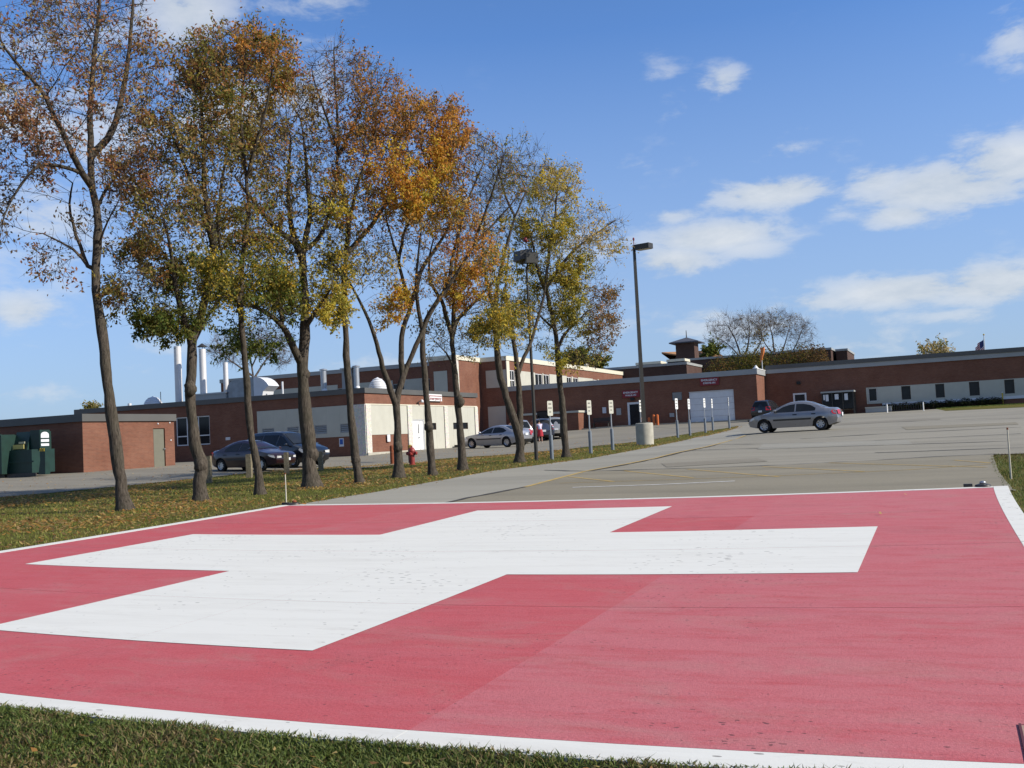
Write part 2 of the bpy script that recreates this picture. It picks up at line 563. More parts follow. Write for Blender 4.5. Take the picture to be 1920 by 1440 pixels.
def ground_mats():
    # lawn soil + thatch under the blades
    t = MT('lawn_ground', 0.95, 0.1)
    a = t.noise(0.35, 6, 0.62)
    b = t.noise(9, 5, 0.7)
    c = t.noise(60, 3, 0.7)
    g = t.ramp(a, [(0.30, (0.105, 0.118, 0.020)), (0.52, (0.145, 0.135, 0.027)), (0.72, (0.185, 0.145, 0.038))])
    g = t.mix(t.rng_(b, 0.45, 0.75, 0, 0.75), g, (0.14, 0.105, 0.045))
    g = t.mix(t.rng_(c, 0.35, 0.75), t.mix(1.0, g, (0.55, 0.55, 0.5), 'MULTIPLY'), g)
    t.col(g)
    t.bump(t.noise(45, 4, 0.7), 0.8, 0.04)
    M['lawn'] = t.m

    def asphalt(name, base, warm, seed, aggc=0.5):
        t = MT(name, 0.92, 0.18)
        mp = t.N.new('ShaderNodeMapping')
        mp.inputs['Location'].default_value = (seed, seed * 2.3, 0)
        t.L.new(t.co, mp.inputs['Vector'])
        v = mp.outputs[0]
        big = t.noise(0.10, 5, 0.6, v)
        st = t.noise(0.5, 5, 0.65, t.map((0.12, 1.2, 1), v), 0.6)
        fine = t.noise(38, 3, 0.8, v)
        c = t.ramp(big, [(0.3, tuple(x * 0.86 for x in base)), (0.55, base), (0.75, warm)])
        c = t.mix(t.rng_(st, 0.42, 0.70, 0, 0.62), c, tuple(x * 0.66 for x in base))
        c = t.mix(t.rng_(fine, 0.35, 0.7, 0, aggc), c, t.mix(1.0, c, (0.62, 0.61, 0.6), 'MULTIPLY'))
        sp = t.noise(2.6, 3, 0.5, v)
        c = t.mix(t.rng_(sp, 0.70, 0.78, 0, 0.45), c, tuple(x * 0.5 for x in base))
        t.col(c)
        t.bump(fine, 0.35, 0.008)
        return t.m
    M['asphalt'] = asphalt('parking_asphalt', (0.275, 0.256, 0.205), (0.315, 0.292, 0.232), 3.0)
    M['apron'] = asphalt('apron_asphalt', (0.250, 0.226, 0.168), (0.285, 0.256, 0.188), 9.0, 0.7)
    M['walk'] = asphalt('walk_asphalt', (0.30, 0.287, 0.24), (0.33, 0.315, 0.262), 17.0)
    M['drive'] = asphalt('drive_asphalt', (0.235, 0.215, 0.170), (0.27, 0.245, 0.19), 23.0)
    M['pavement'] = asphalt('concrete_walk', (0.34, 0.32, 0.26), (0.385, 0.36, 0.295), 31.0)
    t = MT('tar_seam', 0.7, 0.3)
    t.col(t.ramp(t.noise(5, 3), [(0.3, (0.03, 0.029, 0.027)), (0.7, (0.075, 0.07, 0.062))]))
    M['tar'] = t.m

    def worn(name, colr, under, lo, hi):
        t = MT(name, 0.85, 0.2)
        w = t.noise(6, 6, 0.75)
        w2 = t.noise(50, 3, 0.8)
        ad = t.mix(0.5, t.rng_(w, 0, 1), t.rng_(w2, 0, 1))
        t.col(t.mix(t.rng_(ad, lo, hi), colr, under))
        return t.m
    M['yellow_line'] = worn('yellow_line_paint', (0.48, 0.32, 0.07), (0.24, 0.21, 0.15), 0.42, 0.62)
    M['white_line'] = worn('white_line_paint', (0.62, 0.62, 0.60), (0.24, 0.23, 0.20), 0.48, 0.66)

    # painted pad
    t = MT('red_pad_paint', 0.82, 0.25)
    oi = t.N.new('ShaderNodeObjectInfo')
    st = t.noise(1.1, 7, 0.72, t.map((0.45, 1.5, 1)), 0.8)
    st2 = t.noise(3.2, 5, 0.7, t.map((0.5, 2.0, 1)))
    c = oi.outputs['Color']
    c = t.mix(t.rng_(st, 0.42, 0.72, 0, 0.6), c, (0.44, 0.135, 0.152))
    c = t.mix(t.rng_(st2, 0.46, 0.72, 0, 0.75), c, (0.42, 0.068, 0.078))
    dust = t.noise(1.4, 6, 0.7, t.map((0.7, 1.5, 1)), 0.6)
    c = t.mix(t.rng_(dust, 0.50, 0.75, 0, 0.5), c, (0.37, 0.20, 0.18))
    dk_ = t.noise(0.5, 6, 0.7, t.map((1, 1, 1)), 1.0)
    c = t.mix(t.rng_(dk_, 0.55, 0.75, 0, 0.35), c, (0.27, 0.075, 0.08))
    fine = t.noise(55, 3, 0.85)
    c = t.mix(t.rng_(fine, 0.40, 0.68, 0, 0.7), c, t.mix(1.0, c, (0.68, 0.6, 0.6), 'MULTIPLY'))
    v = t.N.new('ShaderNodeTexVoronoi')
    v.inputs['Scale'].default_value = 15
    wob = t.N.new('ShaderNodeMix')
    wob.data_type = 'RGBA'
    wob.inputs[0].default_value = 0.045
    wn = t.N.new('ShaderNodeTexNoise')
    wn.inputs['Scale'].default_value = 30
    t.L.new(t.co, wn.inputs['Vector'])
    t.L.new(t.map((1, 1.7, 1)), wob.inputs[6])
    t.L.new(wn.outputs['Color'], wob.inputs[7])
    t.L.new(wob.outputs[2], v.inputs['Vector'])
    where = t.noise(0.7, 3)
    thr = t.N.new('ShaderNodeMath')
    thr.operation = 'LESS_THAN'
    t.L.new(v.outputs['Distance'], thr.inputs[0])
    t.L.new(t.rng_(where, 0.38, 0.68, 0.05, 0.25), thr.inputs[1])
    vs = t.N.new('ShaderNodeSeparateColor')
    t.L.new(v.outputs['Color'], vs.inputs[0])
    pick = t.N.new('ShaderNodeMath')
    pick.operation = 'MULTIPLY'
    t.L.new(thr.outputs[0], pick.inputs[0])
    t.L.new(t.rng_(vs.outputs[0], 0.45, 0.75, 0, 0.85), pick.inputs[1])
    c = t.mix(pick.outputs[0], c, (0.11, 0.04, 0.045))
    t.col(c)
    t.bump(t.noise(55, 4, 0.8), 0.5, 0.010)
    M['pad_red'] = t.m

    t = MT('white_pad_paint', 0.8, 0.25)
    st = t.noise(1.6, 6, 0.7, t.map((0.3, 2.6, 1)), 0.4)
    c = t.mix(t.rng_(st, 0.45, 0.75, 0, 0.55), (0.61, 0.605, 0.555), (0.50, 0.49, 0.445))
    sc = t.noise(4.5, 6, 0.8, t.map((0.6, 2.2, 1)), 0.8)
    c = t.mix(t.rng_(sc, 0.56, 0.72, 0, 0.5), c, (0.40, 0.37, 0.32))
    v = t.N.new('ShaderNodeTexVoronoi')
    v.inputs['Scale'].default_value = 7
    t.L.new(t.map((0.8, 1.9, 1)), v.inputs['Vector'])
    where = t.noise(0.6, 3)
    thr = t.N.new('ShaderNodeMath')
    thr.operation = 'LESS_THAN'
    t.L.new(v.outputs['Distance'], thr.inputs[0])
    t.L.new(t.rng_(where, 0.42, 0.66, 0.0, 0.19), thr.inputs[1])
    c = t.mix(thr.outputs[0], c, (0.26, 0.25, 0.23))
    t.col(c)
    t.bump(t.noise(55, 4, 0.8), 0.15, 0.006)
    M['pad_white'] = t.m
    t = MT('bare_pad_concrete', 0.9, 0.2)
    t.col(t.ramp(t.noise(12, 5, 0.7), [(0.3, (0.24, 0.15, 0.12)), (0.7, (0.36, 0.24, 0.19))]))
    M['pad_bare'] = t.m


ground_mats()


def leaf_mat(name='leaf', trans=0.55):
    t = MT(name, 0.6, 0.25)
    at = t.N.new('ShaderNodeAttribute')
    at.attribute_name = 'leafcol'
    hs = t.N.new('ShaderNodeHueSaturation')
    t.L.new(at.outputs['Color'], hs.inputs['Color'])
    t.L.new(hs.outputs[0], t.b.inputs['Base Color'])
    tr = t.N.new('ShaderNodeBsdfTranslucent')
    t.L.new(hs.outputs[0], tr.inputs['Color'])
    mx = t.N.new('ShaderNodeMixShader')
    mx.inputs[0].default_value = trans
    t.L.new(t.b.outputs[0], mx.inputs[1])
    t.L.new(tr.outputs[0], mx.inputs[2])
    o = t.N['Material Output']
    t.L.new(mx.outputs[0], o.inputs['Surface'])
    return t.m


M['leaf'] = leaf_mat()
M['blade'] = leaf_mat('grass_blade', 0.3)


def bark_mat(name, c1, c2):
    t = MT(name, 0.95, 0.1)
    v = t.map((1, 1, 0.22))
    n = t.noise(24, 5, 0.7, v)
    n2 = t.noise(1.7, 4)
    c = t.ramp(n, [(0.32, c1), (0.68, c2)])
    c = t.mix(t.rng_(n2, 0.45, 0.7, 0, 0.45), c, (0.052, 0.052, 0.034))
    t.col(c)
    t.bump(n, 0.9, 0.03)
    return t.m


M['bark'] = bark_mat('ash_bark', (0.022, 0.018, 0.014), (0.115, 0.095, 0.075))
M['twig'] = plain('twig_bark', (0.065, 0.05, 0.038), 0.9, 0.1, var=0.25)
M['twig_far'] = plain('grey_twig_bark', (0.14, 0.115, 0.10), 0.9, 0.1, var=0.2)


def car_paint(name, c, metal=0.55, rough=0.3):
    t = MT(name, rough, 0.5, metal)
    t.col(t.ramp(t.noise(2.5, 4, 0.6), [(0.3, tuple(x * 0.9 for x in c)), (0.7, c)]))
    t.b.inputs['Coat Weight'].default_value = 0.6
    t.b.inputs['Coat Roughness'].default_value = 0.08
    return t.m

# ------------------------------------------------------------------ ground sheets
def mesh_np(name, V, F, cols=None):
    """V (n,3); F (m,k) all faces with k corners"""
    V = np.asarray(V, np.float32)
    F = np.asarray(F, np.int32)
    me = bpy.data.meshes.new(name)
    me.vertices.add(len(V))
    me.vertices.foreach_set('co', V.ravel())
    m_, k = F.shape
    me.loops.add(m_ * k)
    me.loops.foreach_set('vertex_index', F.ravel())
    me.polygons.add(m_)
    me.polygons.foreach_set('loop_start', np.arange(0, m_ * k, k, dtype=np.int32))
    me.update(calc_edges=True)
    if cols is not None:
        a = me.attributes.new('leafcol', 'FLOAT_COLOR', 'POINT')
        c4 = np.ones((len(V), 4), np.float32)
        c4[:, :3] = cols
        a.data.foreach_set('color', c4.ravel())
    return me


def axis_grid(lo, hi, step, far):
    a = list(np.arange(lo, hi + 0.01, step))
    s, x = step, hi
    while x < far:
        s *= 1.5
        x += s
        a.append(x)
    s, x = step, lo
    pre = []
    while x > -far:
        s *= 1.5
        x -= s
        pre.append(x)
    return np.array(pre[::-1] + a)


gu = axis_grid(-70, 44, 1.0, 2600)
gv = axis_grid(-6, 112, 1.0, 2600)
UU, VV = np.meshgrid(gu, gv, indexing='ij')
ZZ = PL(UU, VV) - 0.042
nu, nv = UU.shape
idx = np.arange(nu * nv).reshape(nu, nv)
F = np.stack([idx[:-1, :-1], idx[1:, :-1], idx[1:, 1:], idx[:-1, 1:]], -1).reshape(-1, 4)
tag(put('lawn', mesh_np('lawn', np.stack([UU, VV, ZZ], -1).reshape(-1, 3), F), M['lawn'], smooth=True), kind='structure')


def drape(name, poly, off, mat, step=1.0, kind='structure'):
    bm = bmesh.new()
    bm.faces.new([bm.verts.new((p[0], p[1], 0)) for p in poly])
    xs = [p[0] for p in poly]
    ys = [p[1] for p in poly]
    for ax, (lo, hi) in enumerate(((min(xs), max(xs)), (min(ys), max(ys)))):
        for k in range(int(math.ceil(lo / step)), int(math.floor(hi / step)) + 1):
            co = [0, 0, 0]
            no = [0, 0, 0]
            co[ax] = k * step
            no[ax] = 1
            bmesh.ops.bisect_plane(bm, geom=bm.verts[:] + bm.edges[:] + bm.faces[:], plane_co=co, plane_no=no, dist=1e-5)
    bmesh.ops.triangulate(bm, faces=[f for f in bm.faces if len(f.verts) > 4])
    pts = np.array([v.co[:2] for v in bm.verts])
    zz = PL(pts[:, 0], pts[:, 1]) + off
    for v, z in zip(bm.verts, zz):
        v.co.z = z
    bmesh.ops.recalc_face_normals(bm, faces=bm.faces)
    for f in bm.faces:
        if f.normal.z < 0:
            f.normal_flip()
    me = bpy.data.meshes.new(name)
    bm.to_mesh(me)
    bm.free()
    return tag(put(name, me, mat, smooth=True), kind=kind)


def jitter(line, step=0.6, amp=0.05):
    out = []
    for a, b in zip(line[:-1], line[1:]):
        n = max(1, int(math.hypot(b[0] - a[0], b[1] - a[1]) / step))
        for k in range(n):
            t = k / n
            out.append((a[0] + (b[0] - a[0]) * t + random.uniform(-amp, amp), a[1] + (b[1] - a[1]) * t + random.uniform(-amp, amp)))
    out.append(line[-1])
    return out


def G(px, py):
    p = gz(px, py)
    return (p.x, p.y)


drive_edge = [(-62, 8), (-40, 17.5)] + [G(0, 931), G(250, 908), G(400, 893), G(640, 873), G(870, 856), G(1060, 842), G(1200, 827), G(1300, 811), G(1372, 800)]
lot_edge = [G(545, 947), G(700, 922), G(930, 881), G(1110, 858), G(1300, 821), G(1368, 806), G(1385, 799)]
tip = ((drive_edge[-1][0] + lot_edge[-1][0]) / 2, max(drive_edge[-1][1], lot_edge[-1][1]) + 1.0)
de = jitter(drive_edge)
le = jitter(lot_edge)
SPLIT = tip[0]
right_edge = [(1.05, 28.9), G(1853, 858), G(1866, 884), G(1884, 911), (0.95, 18.4)]
drape('driveway', de + [tip, (SPLIT, 106), (-75, 106), (-75, 8)], -0.02, M['drive'], 2.0)
drape('parking_lot', le + [tip, (SPLIT, 106), (60, 106), (60, 28.9)] + jitter(right_edge, 0.35, 0.05) + [(-12.9, 18.3)], -0.02, M['asphalt'], 2.0)
YX = G(1100, 882)
yl = [G(985, 912), G(1100, 882), G(1230, 858), G(1340, 833), G(1398, 816)]
seam1 = [G(600, 946), G(740, 945), G(830, 943), G(880, 932), G(940, 921), G(985, 912)]
cross_seam = [G(935, 884), G(1020, 881), G(1100, 883), G(1200, 880), G(1330, 876), G(1470, 871), G(1640, 862), G(1760, 855), G(1868, 850)]
drape('apron', [s for s in seam1[1:]] + [G(1100, 882.5)] + cross_seam[3:-1] + [(0.98, 28.7), (0.86, 22.5), (0.9, 18.4), (-9.3, 18.3)], -0.014, M['apron'], 2.0)
drape('walk_strip', jitter(lot_edge[:-1], 0.6, 0.04) + [G(1386, 804)] + [G(1398, 816), G(1340, 833), G(1230, 858), G(1100, 882), G(985, 912)] + seam1[::-1][1:-1] + [(-12.7, 18.35)], -0.0135, M['walk'], 2.0)


def ribbon(name, line, w, off, mat, amp=0.0, step=0.5, wj=0.0):
    pts = jitter(line, step, amp) if amp else jitter(line, step, 0.0)
    L_, R_ = [], []
    for i, p in enumerate(pts):
        a = pts[max(i - 1, 0)]
        b = pts[min(i + 1, len(pts) - 1)]
        dx, dy = b[0] - a[0], b[1] - a[1]
        l = math.hypot(dx, dy) or 1
        ww = w * (1 + random.uniform(-wj, wj)) / 2
        L_.append((p[0] - dy / l * ww, p[1] + dx / l * ww))
        R_.append((p[0] + dy / l * ww, p[1] - dx / l * ww))
    n = len(pts)
    P = np.array(L_ + R_)
    V = np.column_stack([P, PL(P[:, 0], P[:, 1]) + off])
    F = np.array([(n + i, n + i + 1, i + 1, i) for i in range(n - 1)])
    return tag(put(name, mesh_np(name, V, F), mat), kind='structure')


ribbon('yellow_line', yl, 0.13, -0.008, M['yellow_line'], 0.01)
ribbon('tar_seam', [(p[0] + 0.16, p[1] - .1) for p in yl[1:-1]], 0.07, -0.007, M['tar'], 0.03, 0.5, 0.6)
ribbon('tar_seam', seam1, 0.10, -0.006, M['tar'], 0.03, 0.4, 0.6)
ribbon('tar_seam', cross_seam[1:], 0.10, -0.0065, M['tar'], 0.04, 0.4, 0.8)
ribbon('white_line', [G(1073, 913), G(1225, 908), G(1378, 901)], 0.11, -0.0078, M['white_line'], 0.01)
for a, b in (((1066, 893), (1152, 902)), ((1170, 882), (1300, 895)), ((1290, 879), (1460, 893)), ((1430, 874), (1620, 883)), ((1555, 867), (1850, 875)), ((1790, 862), (1856, 867))):
    ribbon('yellow_line', [G(*a), G(*b)], 0.085, -0.0085, M['yellow_line'], 0.01)
ribbon('yellow_line', [G(1050, 905), G(1240, 899), G(1460, 891), G(1700, 880), G(1858, 869)], 0.06, -0.0092, M['yellow_line'], 0.01)
# seams and patches further out on the lot
for ln, w in (([G(1240, 846), G(1500, 838), G(1900, 826)], 0.13), ([G(1290, 834), G(1560, 829), G(1915, 812)], .10), ([G(1640, 848), G(1920, 838)], .11), ([G(1500, 820), G(1915, 800)], .11), ([G(1590, 795), G(1915, 783)], .09), ([G(1120, 800), G(900, 824)], .1), ([G(1230, 806), G(1400, 797)], .08)):
    ribbon('tar_seam', ln, w, -0.012, M['tar'], 0.05, 0.8, 0.8)
# paler and darker repairs on the lot
for pts, mt in (([(1560, 793), (1760, 783), (1764, 786), (1566, 797)], 'drive'), ([(1430, 832), (1700, 824), (1712, 832), (1420, 842)], 'walk'), ([(1690, 800), (1905, 791), (1910, 795), (1700, 805)], 'apron'), ([(1240, 868), (1420, 858), (1440, 864), (1250, 875)], 'drive'), ([(640, 874), (800, 860), (806, 864), (650, 880)], 'asphalt')):
    drape('asphalt_patch', [G(*q) for q in pts], -0.0118, M[mt], 2.0)
# concrete walk along the emergency front, a real step up
sw = MB()
for u0 in np.arange(-40, -17, 2.0):
    z = P1(u0 + 1, 97) + 0.09
    sw.box(u0, u0 + 1.985, 96.4, 97.97, z - 0.3, z)
o = put('walkway', sw, M['pavement'])
tag(o, kind='structure')

# ------------------------------------------------------------------ the helicopter pad: sixteen cast slabs
PU = [-6.0179, 0.077, -0.124, 0.0486, 6.9057, -0.2392, 0.1635, -0.3486, 0.0729, 0.078]
PV = [11.4203, 6.6124, 0.1014, -0.0425, -0.0759, 0.4399, -0.2102, 0.6601, -0.0986, 0.0021]


def pm(a, b):
    bs = [a ** i * b ** j for i in range(4) for j in range(4 - i)]
    u = sum(x * y for x, y in zip(PU, bs))
    v = sum(x * y for x, y in zip(PV, bs))
    return u, v


def pad_sheet(mb, a0, a1, b0, b1, z, n=5, thick=None):
    o = len(mb.v)
    for i in range(n + 1):
        for j in range(n + 1):
            u, v = pm(a0 + (a1 - a0) * i / n, b0 + (b1 - b0) * j / n)
            mb.v.append((u, v, P1(u, v) + z))
    for i in range(n):
        for j in range(n):
            k = o + i * (n + 1) + j
            mb.f.append((k, k + n + 1, k + n + 2, k + 1))
    if thick:
        rim = [i * (n + 1) for i in range(n + 1)] + [n * (n + 1) + j for j in range(1, n + 1)] + [i * (n + 1) + n for i in range(n - 1, -1, -1)] + [j for j in range(n - 1, 0, -1)]
        q = len(mb.v)
        for k in rim:
            p = mb.v[o + k]
            mb.v.append((p[0], p[1], p[2] - thick))
        m_ = len(rim)
        for i in range(m_):
            mb.f.append((o + rim[i], q + i, q + (i + 1) % m_, o + rim[(i + 1) % m_]))


pad = bpy.data.objects.new('helipad', None)
COL.objects.link(pad)
pad['kind'] = 'structure'
CW, CL, GAP, GAPA = 0.2573, 0.7695, 0.00055, 0.00004
cuts = [-1, -0.5, 0, 0.5, 1]
bars = [(-CW, CW, -CL, CL), (-CL, -CW, -CW, CW), (CW, CL, -CW, CW)]
for i in range(4):
    for j in range(4):
        a0, a1, b0, b1 = cuts[i] + GAPA, cuts[i + 1] - GAPA, cuts[j] + GAP, cuts[j + 1] - GAP
        mb = MB()
        dz = random.uniform(-0.0004, 0.0004)
        pad_sheet(mb, a0, a1, b0, b1, dz, 6, 0.16)
        s = put('slab', mb, M['pad_red'], pad, fixn=False)
        s.data.materials.append(M['tar'])
        for f_ in s.data.polygons:
            if abs(f_.normal.z) < .5:
                f_.material_index = 1
        deep = (0.455, 0.078, 0.089)
        pale = (0.465, 0.145, 0.158)
        k = {0: 0.12, 1: 0.25, 2: 0.12, 3: 0.82}[i] + (0.10 if j == 3 else 0) + random.uniform(-.06, .06)
        if i == 2 and j == 3:
            k = 0.75
        if i == 1 and j >= 2:
            k = 0.45
        k = min(1, max(0, k))
        s.color = tuple(d + (p - d) * k for d, p in zip(deep, pale)) + (1,)
        cp = MB()
        for (x0, x1, y0, y1) in bars:
            X0, X1, Y0, Y1 = max(x0, a0), min(x1, a1), max(y0, b0), min(y1, b1)
            if X1 - X0 > 1e-4 and Y1 - Y0 > 1e-4:
                pad_sheet(cp, X0, X1, Y0, Y1, dz + 0.004, 4)
        if cp.f:
            put('cross_paint', cp, M['pad_white'], s, fixn=False)
BW = 0.035
for k in range(4):
    c0, c1 = cuts[k] + GAP / 2, cuts[k + 1] - GAP / 2
    for (a0, a1, b0, b1) in ((c0, c1, -1 - BW, -1 - .0004), (c0, c1, 1 + .0004, 1 + BW * 0.9), (-1 - BW, -1 - .0004, c0, c1), (1 + .0004, 1 + BW, c0, c1)):
        mb = MB()
        if abs(a0) >= 1 or abs(a1) > 1:
            b0 = b0 - BW if b0 < -.99 else b0
            b1 = b1 + BW * .9 if b1 > .99 else b1
        pad_sheet(mb, a0, a1, b0, b1, random.uniform(0.001, 0.003), 6, 0.18)
        put('border_strip', mb, M['pad_white'], pad, fixn=False)
mb = MB()
pad_sheet(mb, 0.928, 0.999, -0.999, -0.923, 0.0065, 3)
bp = put('bare_patch', mb, M['pad_bare'], pad, fixn=False)
mb = MB()
pad_sheet(mb, 0.9275, 0.9293, -0.999, -0.919, 0.0075, 3)
pad_sheet(mb, 0.9294, 0.999, -0.9225, -0.9208, 0.0075, 3)
put('patch_edge', mb, M['dark_red'], bp, fixn=False)

# ------------------------------------------------------------------ grass blades, fallen leaves


def vnoise(x, y, seed=0):
    r = np.random.default_rng(seed)
    T = r.random((64, 64))
    xi, yi = np.floor(x).astype(int), np.floor(y).astype(int)
    fx, fy = x - xi, y - yi
    fx, fy = fx * fx * (3 - 2 * fx), fy * fy * (3 - 2 * fy)
    g = lambda a, b: T[a % 64, b % 64]
    return (g(xi, yi) * (1 - fx) + g(xi + 1, yi) * fx) * (1 - fy) + (g(xi, yi + 1) * (1 - fx) + g(xi + 1, yi + 1) * fx) * fy


def blades(name, U, V, H, Wd, cols, lean=0.5, base=-0.042, rise=0):
    n = len(U)
    z = PL(U, V) + base + rise
    ang = rng.uniform(0, 2 * math.pi, n)
    la = rng.uniform(0, 2 * math.pi, n)
    ln = rng.uniform(0.1, lean, n) * H
    wx, wy = np.cos(ang) * Wd / 2, np.sin(ang) * Wd / 2
    lx, ly = np.cos(la) * ln, np.sin(la) * ln
    B = np.stack([U, V, z], -1)
    off = np.stack([wx, wy, np.zeros(n)], -1)
    mid = B + np.stack([lx * .35, ly * .35, H * .55], -1)
    top = B + np.stack([lx, ly, H * rng.uniform(.75, 1.0, n)], -1)
    Vs = np.stack([B - off, B + off, mid + off * .7, mid - off * .7, top], 1).reshape(-1, 3)
    k = np.arange(n)[:, None] * 5
    F = np.concatenate([k + np.array([[0, 1, 2]]), k + np.array([[0, 2, 3]]), k + np.array([[3, 2, 4]])])
    me = mesh_np(name, Vs, F, np.repeat(cols, 5, axis=0))
    return put(name, me, M['blade'])


def pal(P, n, jit=0.25):
    P = np.array(P)
    return P[rng.integers(0, len(P), n)] * rng.uniform(1 - jit, 1 + jit, (n, 1))


GREEN = [(.085, .122, .024), (.110, .142, .032), (.140, .158, .042), (.064, .092, .019)]
BROWN = [(.19, .140, .055), (.145, .105, .042), (.25, .195, .09), (.11, .08, .036)]
edge_a = np.linspace(-1.0, 1.12, 120)
edge = np.array([pm(a, -1 - BW) for a in edge_a])
n = 90000
U = rng.uniform(-10.5, 3.2, n)
D = rng.gamma(1.15, 0.45, n)
V = np.interp(U, edge[:, 0], edge[:, 1]) - D + 0.035
keep = (D < 3.0)
U, V, D = U[keep], V[keep], D[keep]
nn = vnoise(U * 1.6 + 31, V * 1.6 + 17, 3)
n2 = vnoise(U * 5 + 9, V * 5 + 3, 4)
pb = np.clip((nn - 0.30) * 1.8 + (n2 - 0.5) * .6, 0.08, 0.85)
isb = rng.random(len(U)) < pb
cols = np.where(isb[:, None], pal(BROWN, len(U)), pal(GREEN, len(U)))
H = rng.uniform(.018, .044, len(U)) * (0.65 + 0.8 * n2)
H = np.where(D < .06, H * .8, H)
tall = rng.random(len(U)) < 0.006
H[tall] *= 1.7
tag(blades('grass', U, V, H, rng.uniform(.006, .013, len(U)), cols, 1.5, rise=.034 * np.exp(-np.maximum(D - .03, 0) / .30)), 'short green and straw-brown grass blades along the near edge of the helipad', 'grass', kind='stuff')


def in_poly(px_, py_, poly):
    inside = np.zeros(len(px_), bool)
    j = len(poly) - 1
    for i in range(len(poly)):
        xi, yi = poly[i]
        xj, yj = poly[j]
        c = ((yi > py_) != (yj > py_)) & (px_ < (xj - xi) * (py_ - yi) / (yj - yi + 1e-12) + xi)
        inside ^= c
        j = i
    return inside


padL = [pm(-1 - BW, b) for b in np.linspace(-1, 1, 20)]
lawn_poly = [(-62, 8)] + de[1:] + [tip] + le[::-1] + padL[::-1] + [(-14.4, -4), (-62, -4)]
n = 330000
U = rng.uniform(-36, -12.2, n)
V = 4 + 76 * rng.random(n) ** 1.7
k = in_poly(U, V, lawn_poly)
U, V = U[k], V[k]
k = rng.random(len(U)) < 0.62
U, V = U[k], V[k]
nn = vnoise(U * .7 + 5, V * .7 + 40, 6)
pb = np.clip((nn - 0.45) * 1.1, 0.03, 0.45)
isb = rng.random(len(U)) < pb
LG = [(.150, .168, .030), (.172, .178, .035), (.128, .150, .027), (.205, .190, .045)]
cols = np.where(isb[:, None], pal(BROWN, len(U)), pal(LG, len(U)))
tag(blades('grass', U, V, rng.uniform(.03, .075, len(U)), rng.uniform(.010, .020, len(U)), cols, 1.0), 'mown olive-green lawn under the row of autumn trees', 'grass', kind='stuff')
print('lawn blades', len(U))
# right-hand patch by the stake
rp = jitter(right_edge, .5, .06)
rpoly = [(p[0], p[1]) for p in right_edge] + [pm(1 + BW, b) for b in np.linspace(1.0, -1, 12)] + [(9, 4), (16, 28.9)]
U = rng.uniform(0.4, 9, 42000)
V = rng.uniform(6, 28.9, 42000)
k = in_poly(U, V, rpoly)
U, V = U[k], V[k]
nn = vnoise(U * .8 + 3, V * .8 + 12, 9)
isb = rng.random(len(U)) < np.clip((V - 24.5) * .14 + (nn - .5) * .8, .05, .85)
RB = [(.13, .075, .035), (.10, .06, .03), (.15, .10, .045)]
cols = np.where(isb[:, None], pal(RB, len(U)), pal(GREEN, len(U)))
tag(blades('grass', U, V, rng.uniform(.035, .085, len(U)), rng.uniform(.008, .016, len(U)), cols, 1.2), 'green and reddish-brown grass beside the right edge of the pad', 'grass', kind='stuff')


def litter(name, U, V, size, P, base=-0.03, jit=0.3):
    n = len(U)
    z = PL(U, V) + base
    a = rng.uniform(0, 2 * math.pi, n)
    t1 = rng.uniform(-.5, .5, n)
    t2 = rng.uniform(-.5, .5, n)
    dx = np.stack([np.cos(a), np.sin(a), t1], -1) * size[:, None]
    dy = np.stack([-np.sin(a), np.cos(a), t2], -1) * size[:, None] * .45
    C0 = np.stack([U, V, z + size * .3], -1)
    Vs = np.stack([C0 - dx, C0 - dy, C0 + dx * .9 + np.array([0, 0, 1]) * size[:, None] * .25, C0 + dy], 1).reshape(-1, 3)
    F = np.arange(n)[:, None] * 4 + np.array([[0, 1, 2, 3]])
    return put(name, mesh_np(name, Vs, F, np.repeat(pal(P, n, jit), 4, axis=0)), M['leaf'])


LIT = [(.46, .27, .07), (.40, .20, .06), (.30, .16, .06), (.50, .36, .13), (.34, .22, .10)]
n = 90000
U = rng.uniform(-34, -12.4, n)
V = 8 + 60 * rng.random(n) ** 1.5
k = in_poly(U, V, lawn_poly)
U, V = U[k], V[k]
dens = np.clip(vnoise(U * .45 + 2, V * .45 + 7, 12) * 1.6 - .38, 0, 1) * np.clip((-13.4 - U) / 2.5, 0.08, 1)
k = rng.random(len(U)) < dens * .95
U, V = U[k], V[k]
tag(litter('fallen_leaves', U, V, rng.uniform(.035, .075, len(U)), LIT), 'yellow and brown fallen leaves scattered over the lawn', 'leaves', kind='stuff')
# leaves along the lawn's right edge, a few on the pad, in the grass at our feet and on the driveway
e = np.array(le)
i = rng.integers(0, len(e), 900)
U = e[i, 0] + rng.normal(0, .22, 900) - .1
V = e[i, 1] + rng.normal(0, .35, 900)
tag(litter('fallen_leaves', U, V, rng.uniform(.03, .06, 900), LIT, -0.02), 'dry leaves gathered along the edge of the grass strip', 'leaves', kind='stuff')
U = rng.uniform(-40, -16, 1600)
V = rng.uniform(20, 62, 1600)
k = ~in_poly(U, V, lawn_poly)
tag(litter('fallen_leaves', U[k], V[k], rng.uniform(.03, .06, k.sum()), LIT, -0.015), 'dry leaves blown onto the driveway', 'leaves', kind='stuff')
U = rng.uniform(-9, 2, 150)
V = np.interp(U, edge[:, 0], edge[:, 1]) - rng.gamma(1.5, .35, 150) - .08
tag(litter('fallen_leaves', U, V, rng.uniform(.016, .035, 150), LIT, 0.0), 'small curled leaves lying in the near grass', 'leaves', kind='stuff')
n = 15000
U = rng.uniform(-10.5, 3.2, n)
D = rng.gamma(1.2, .42, n)
V = np.interp(U, edge[:, 0], edge[:, 1]) - D + .02
cl = vnoise(U * 3 + 4, V * 3 + 8, 21)
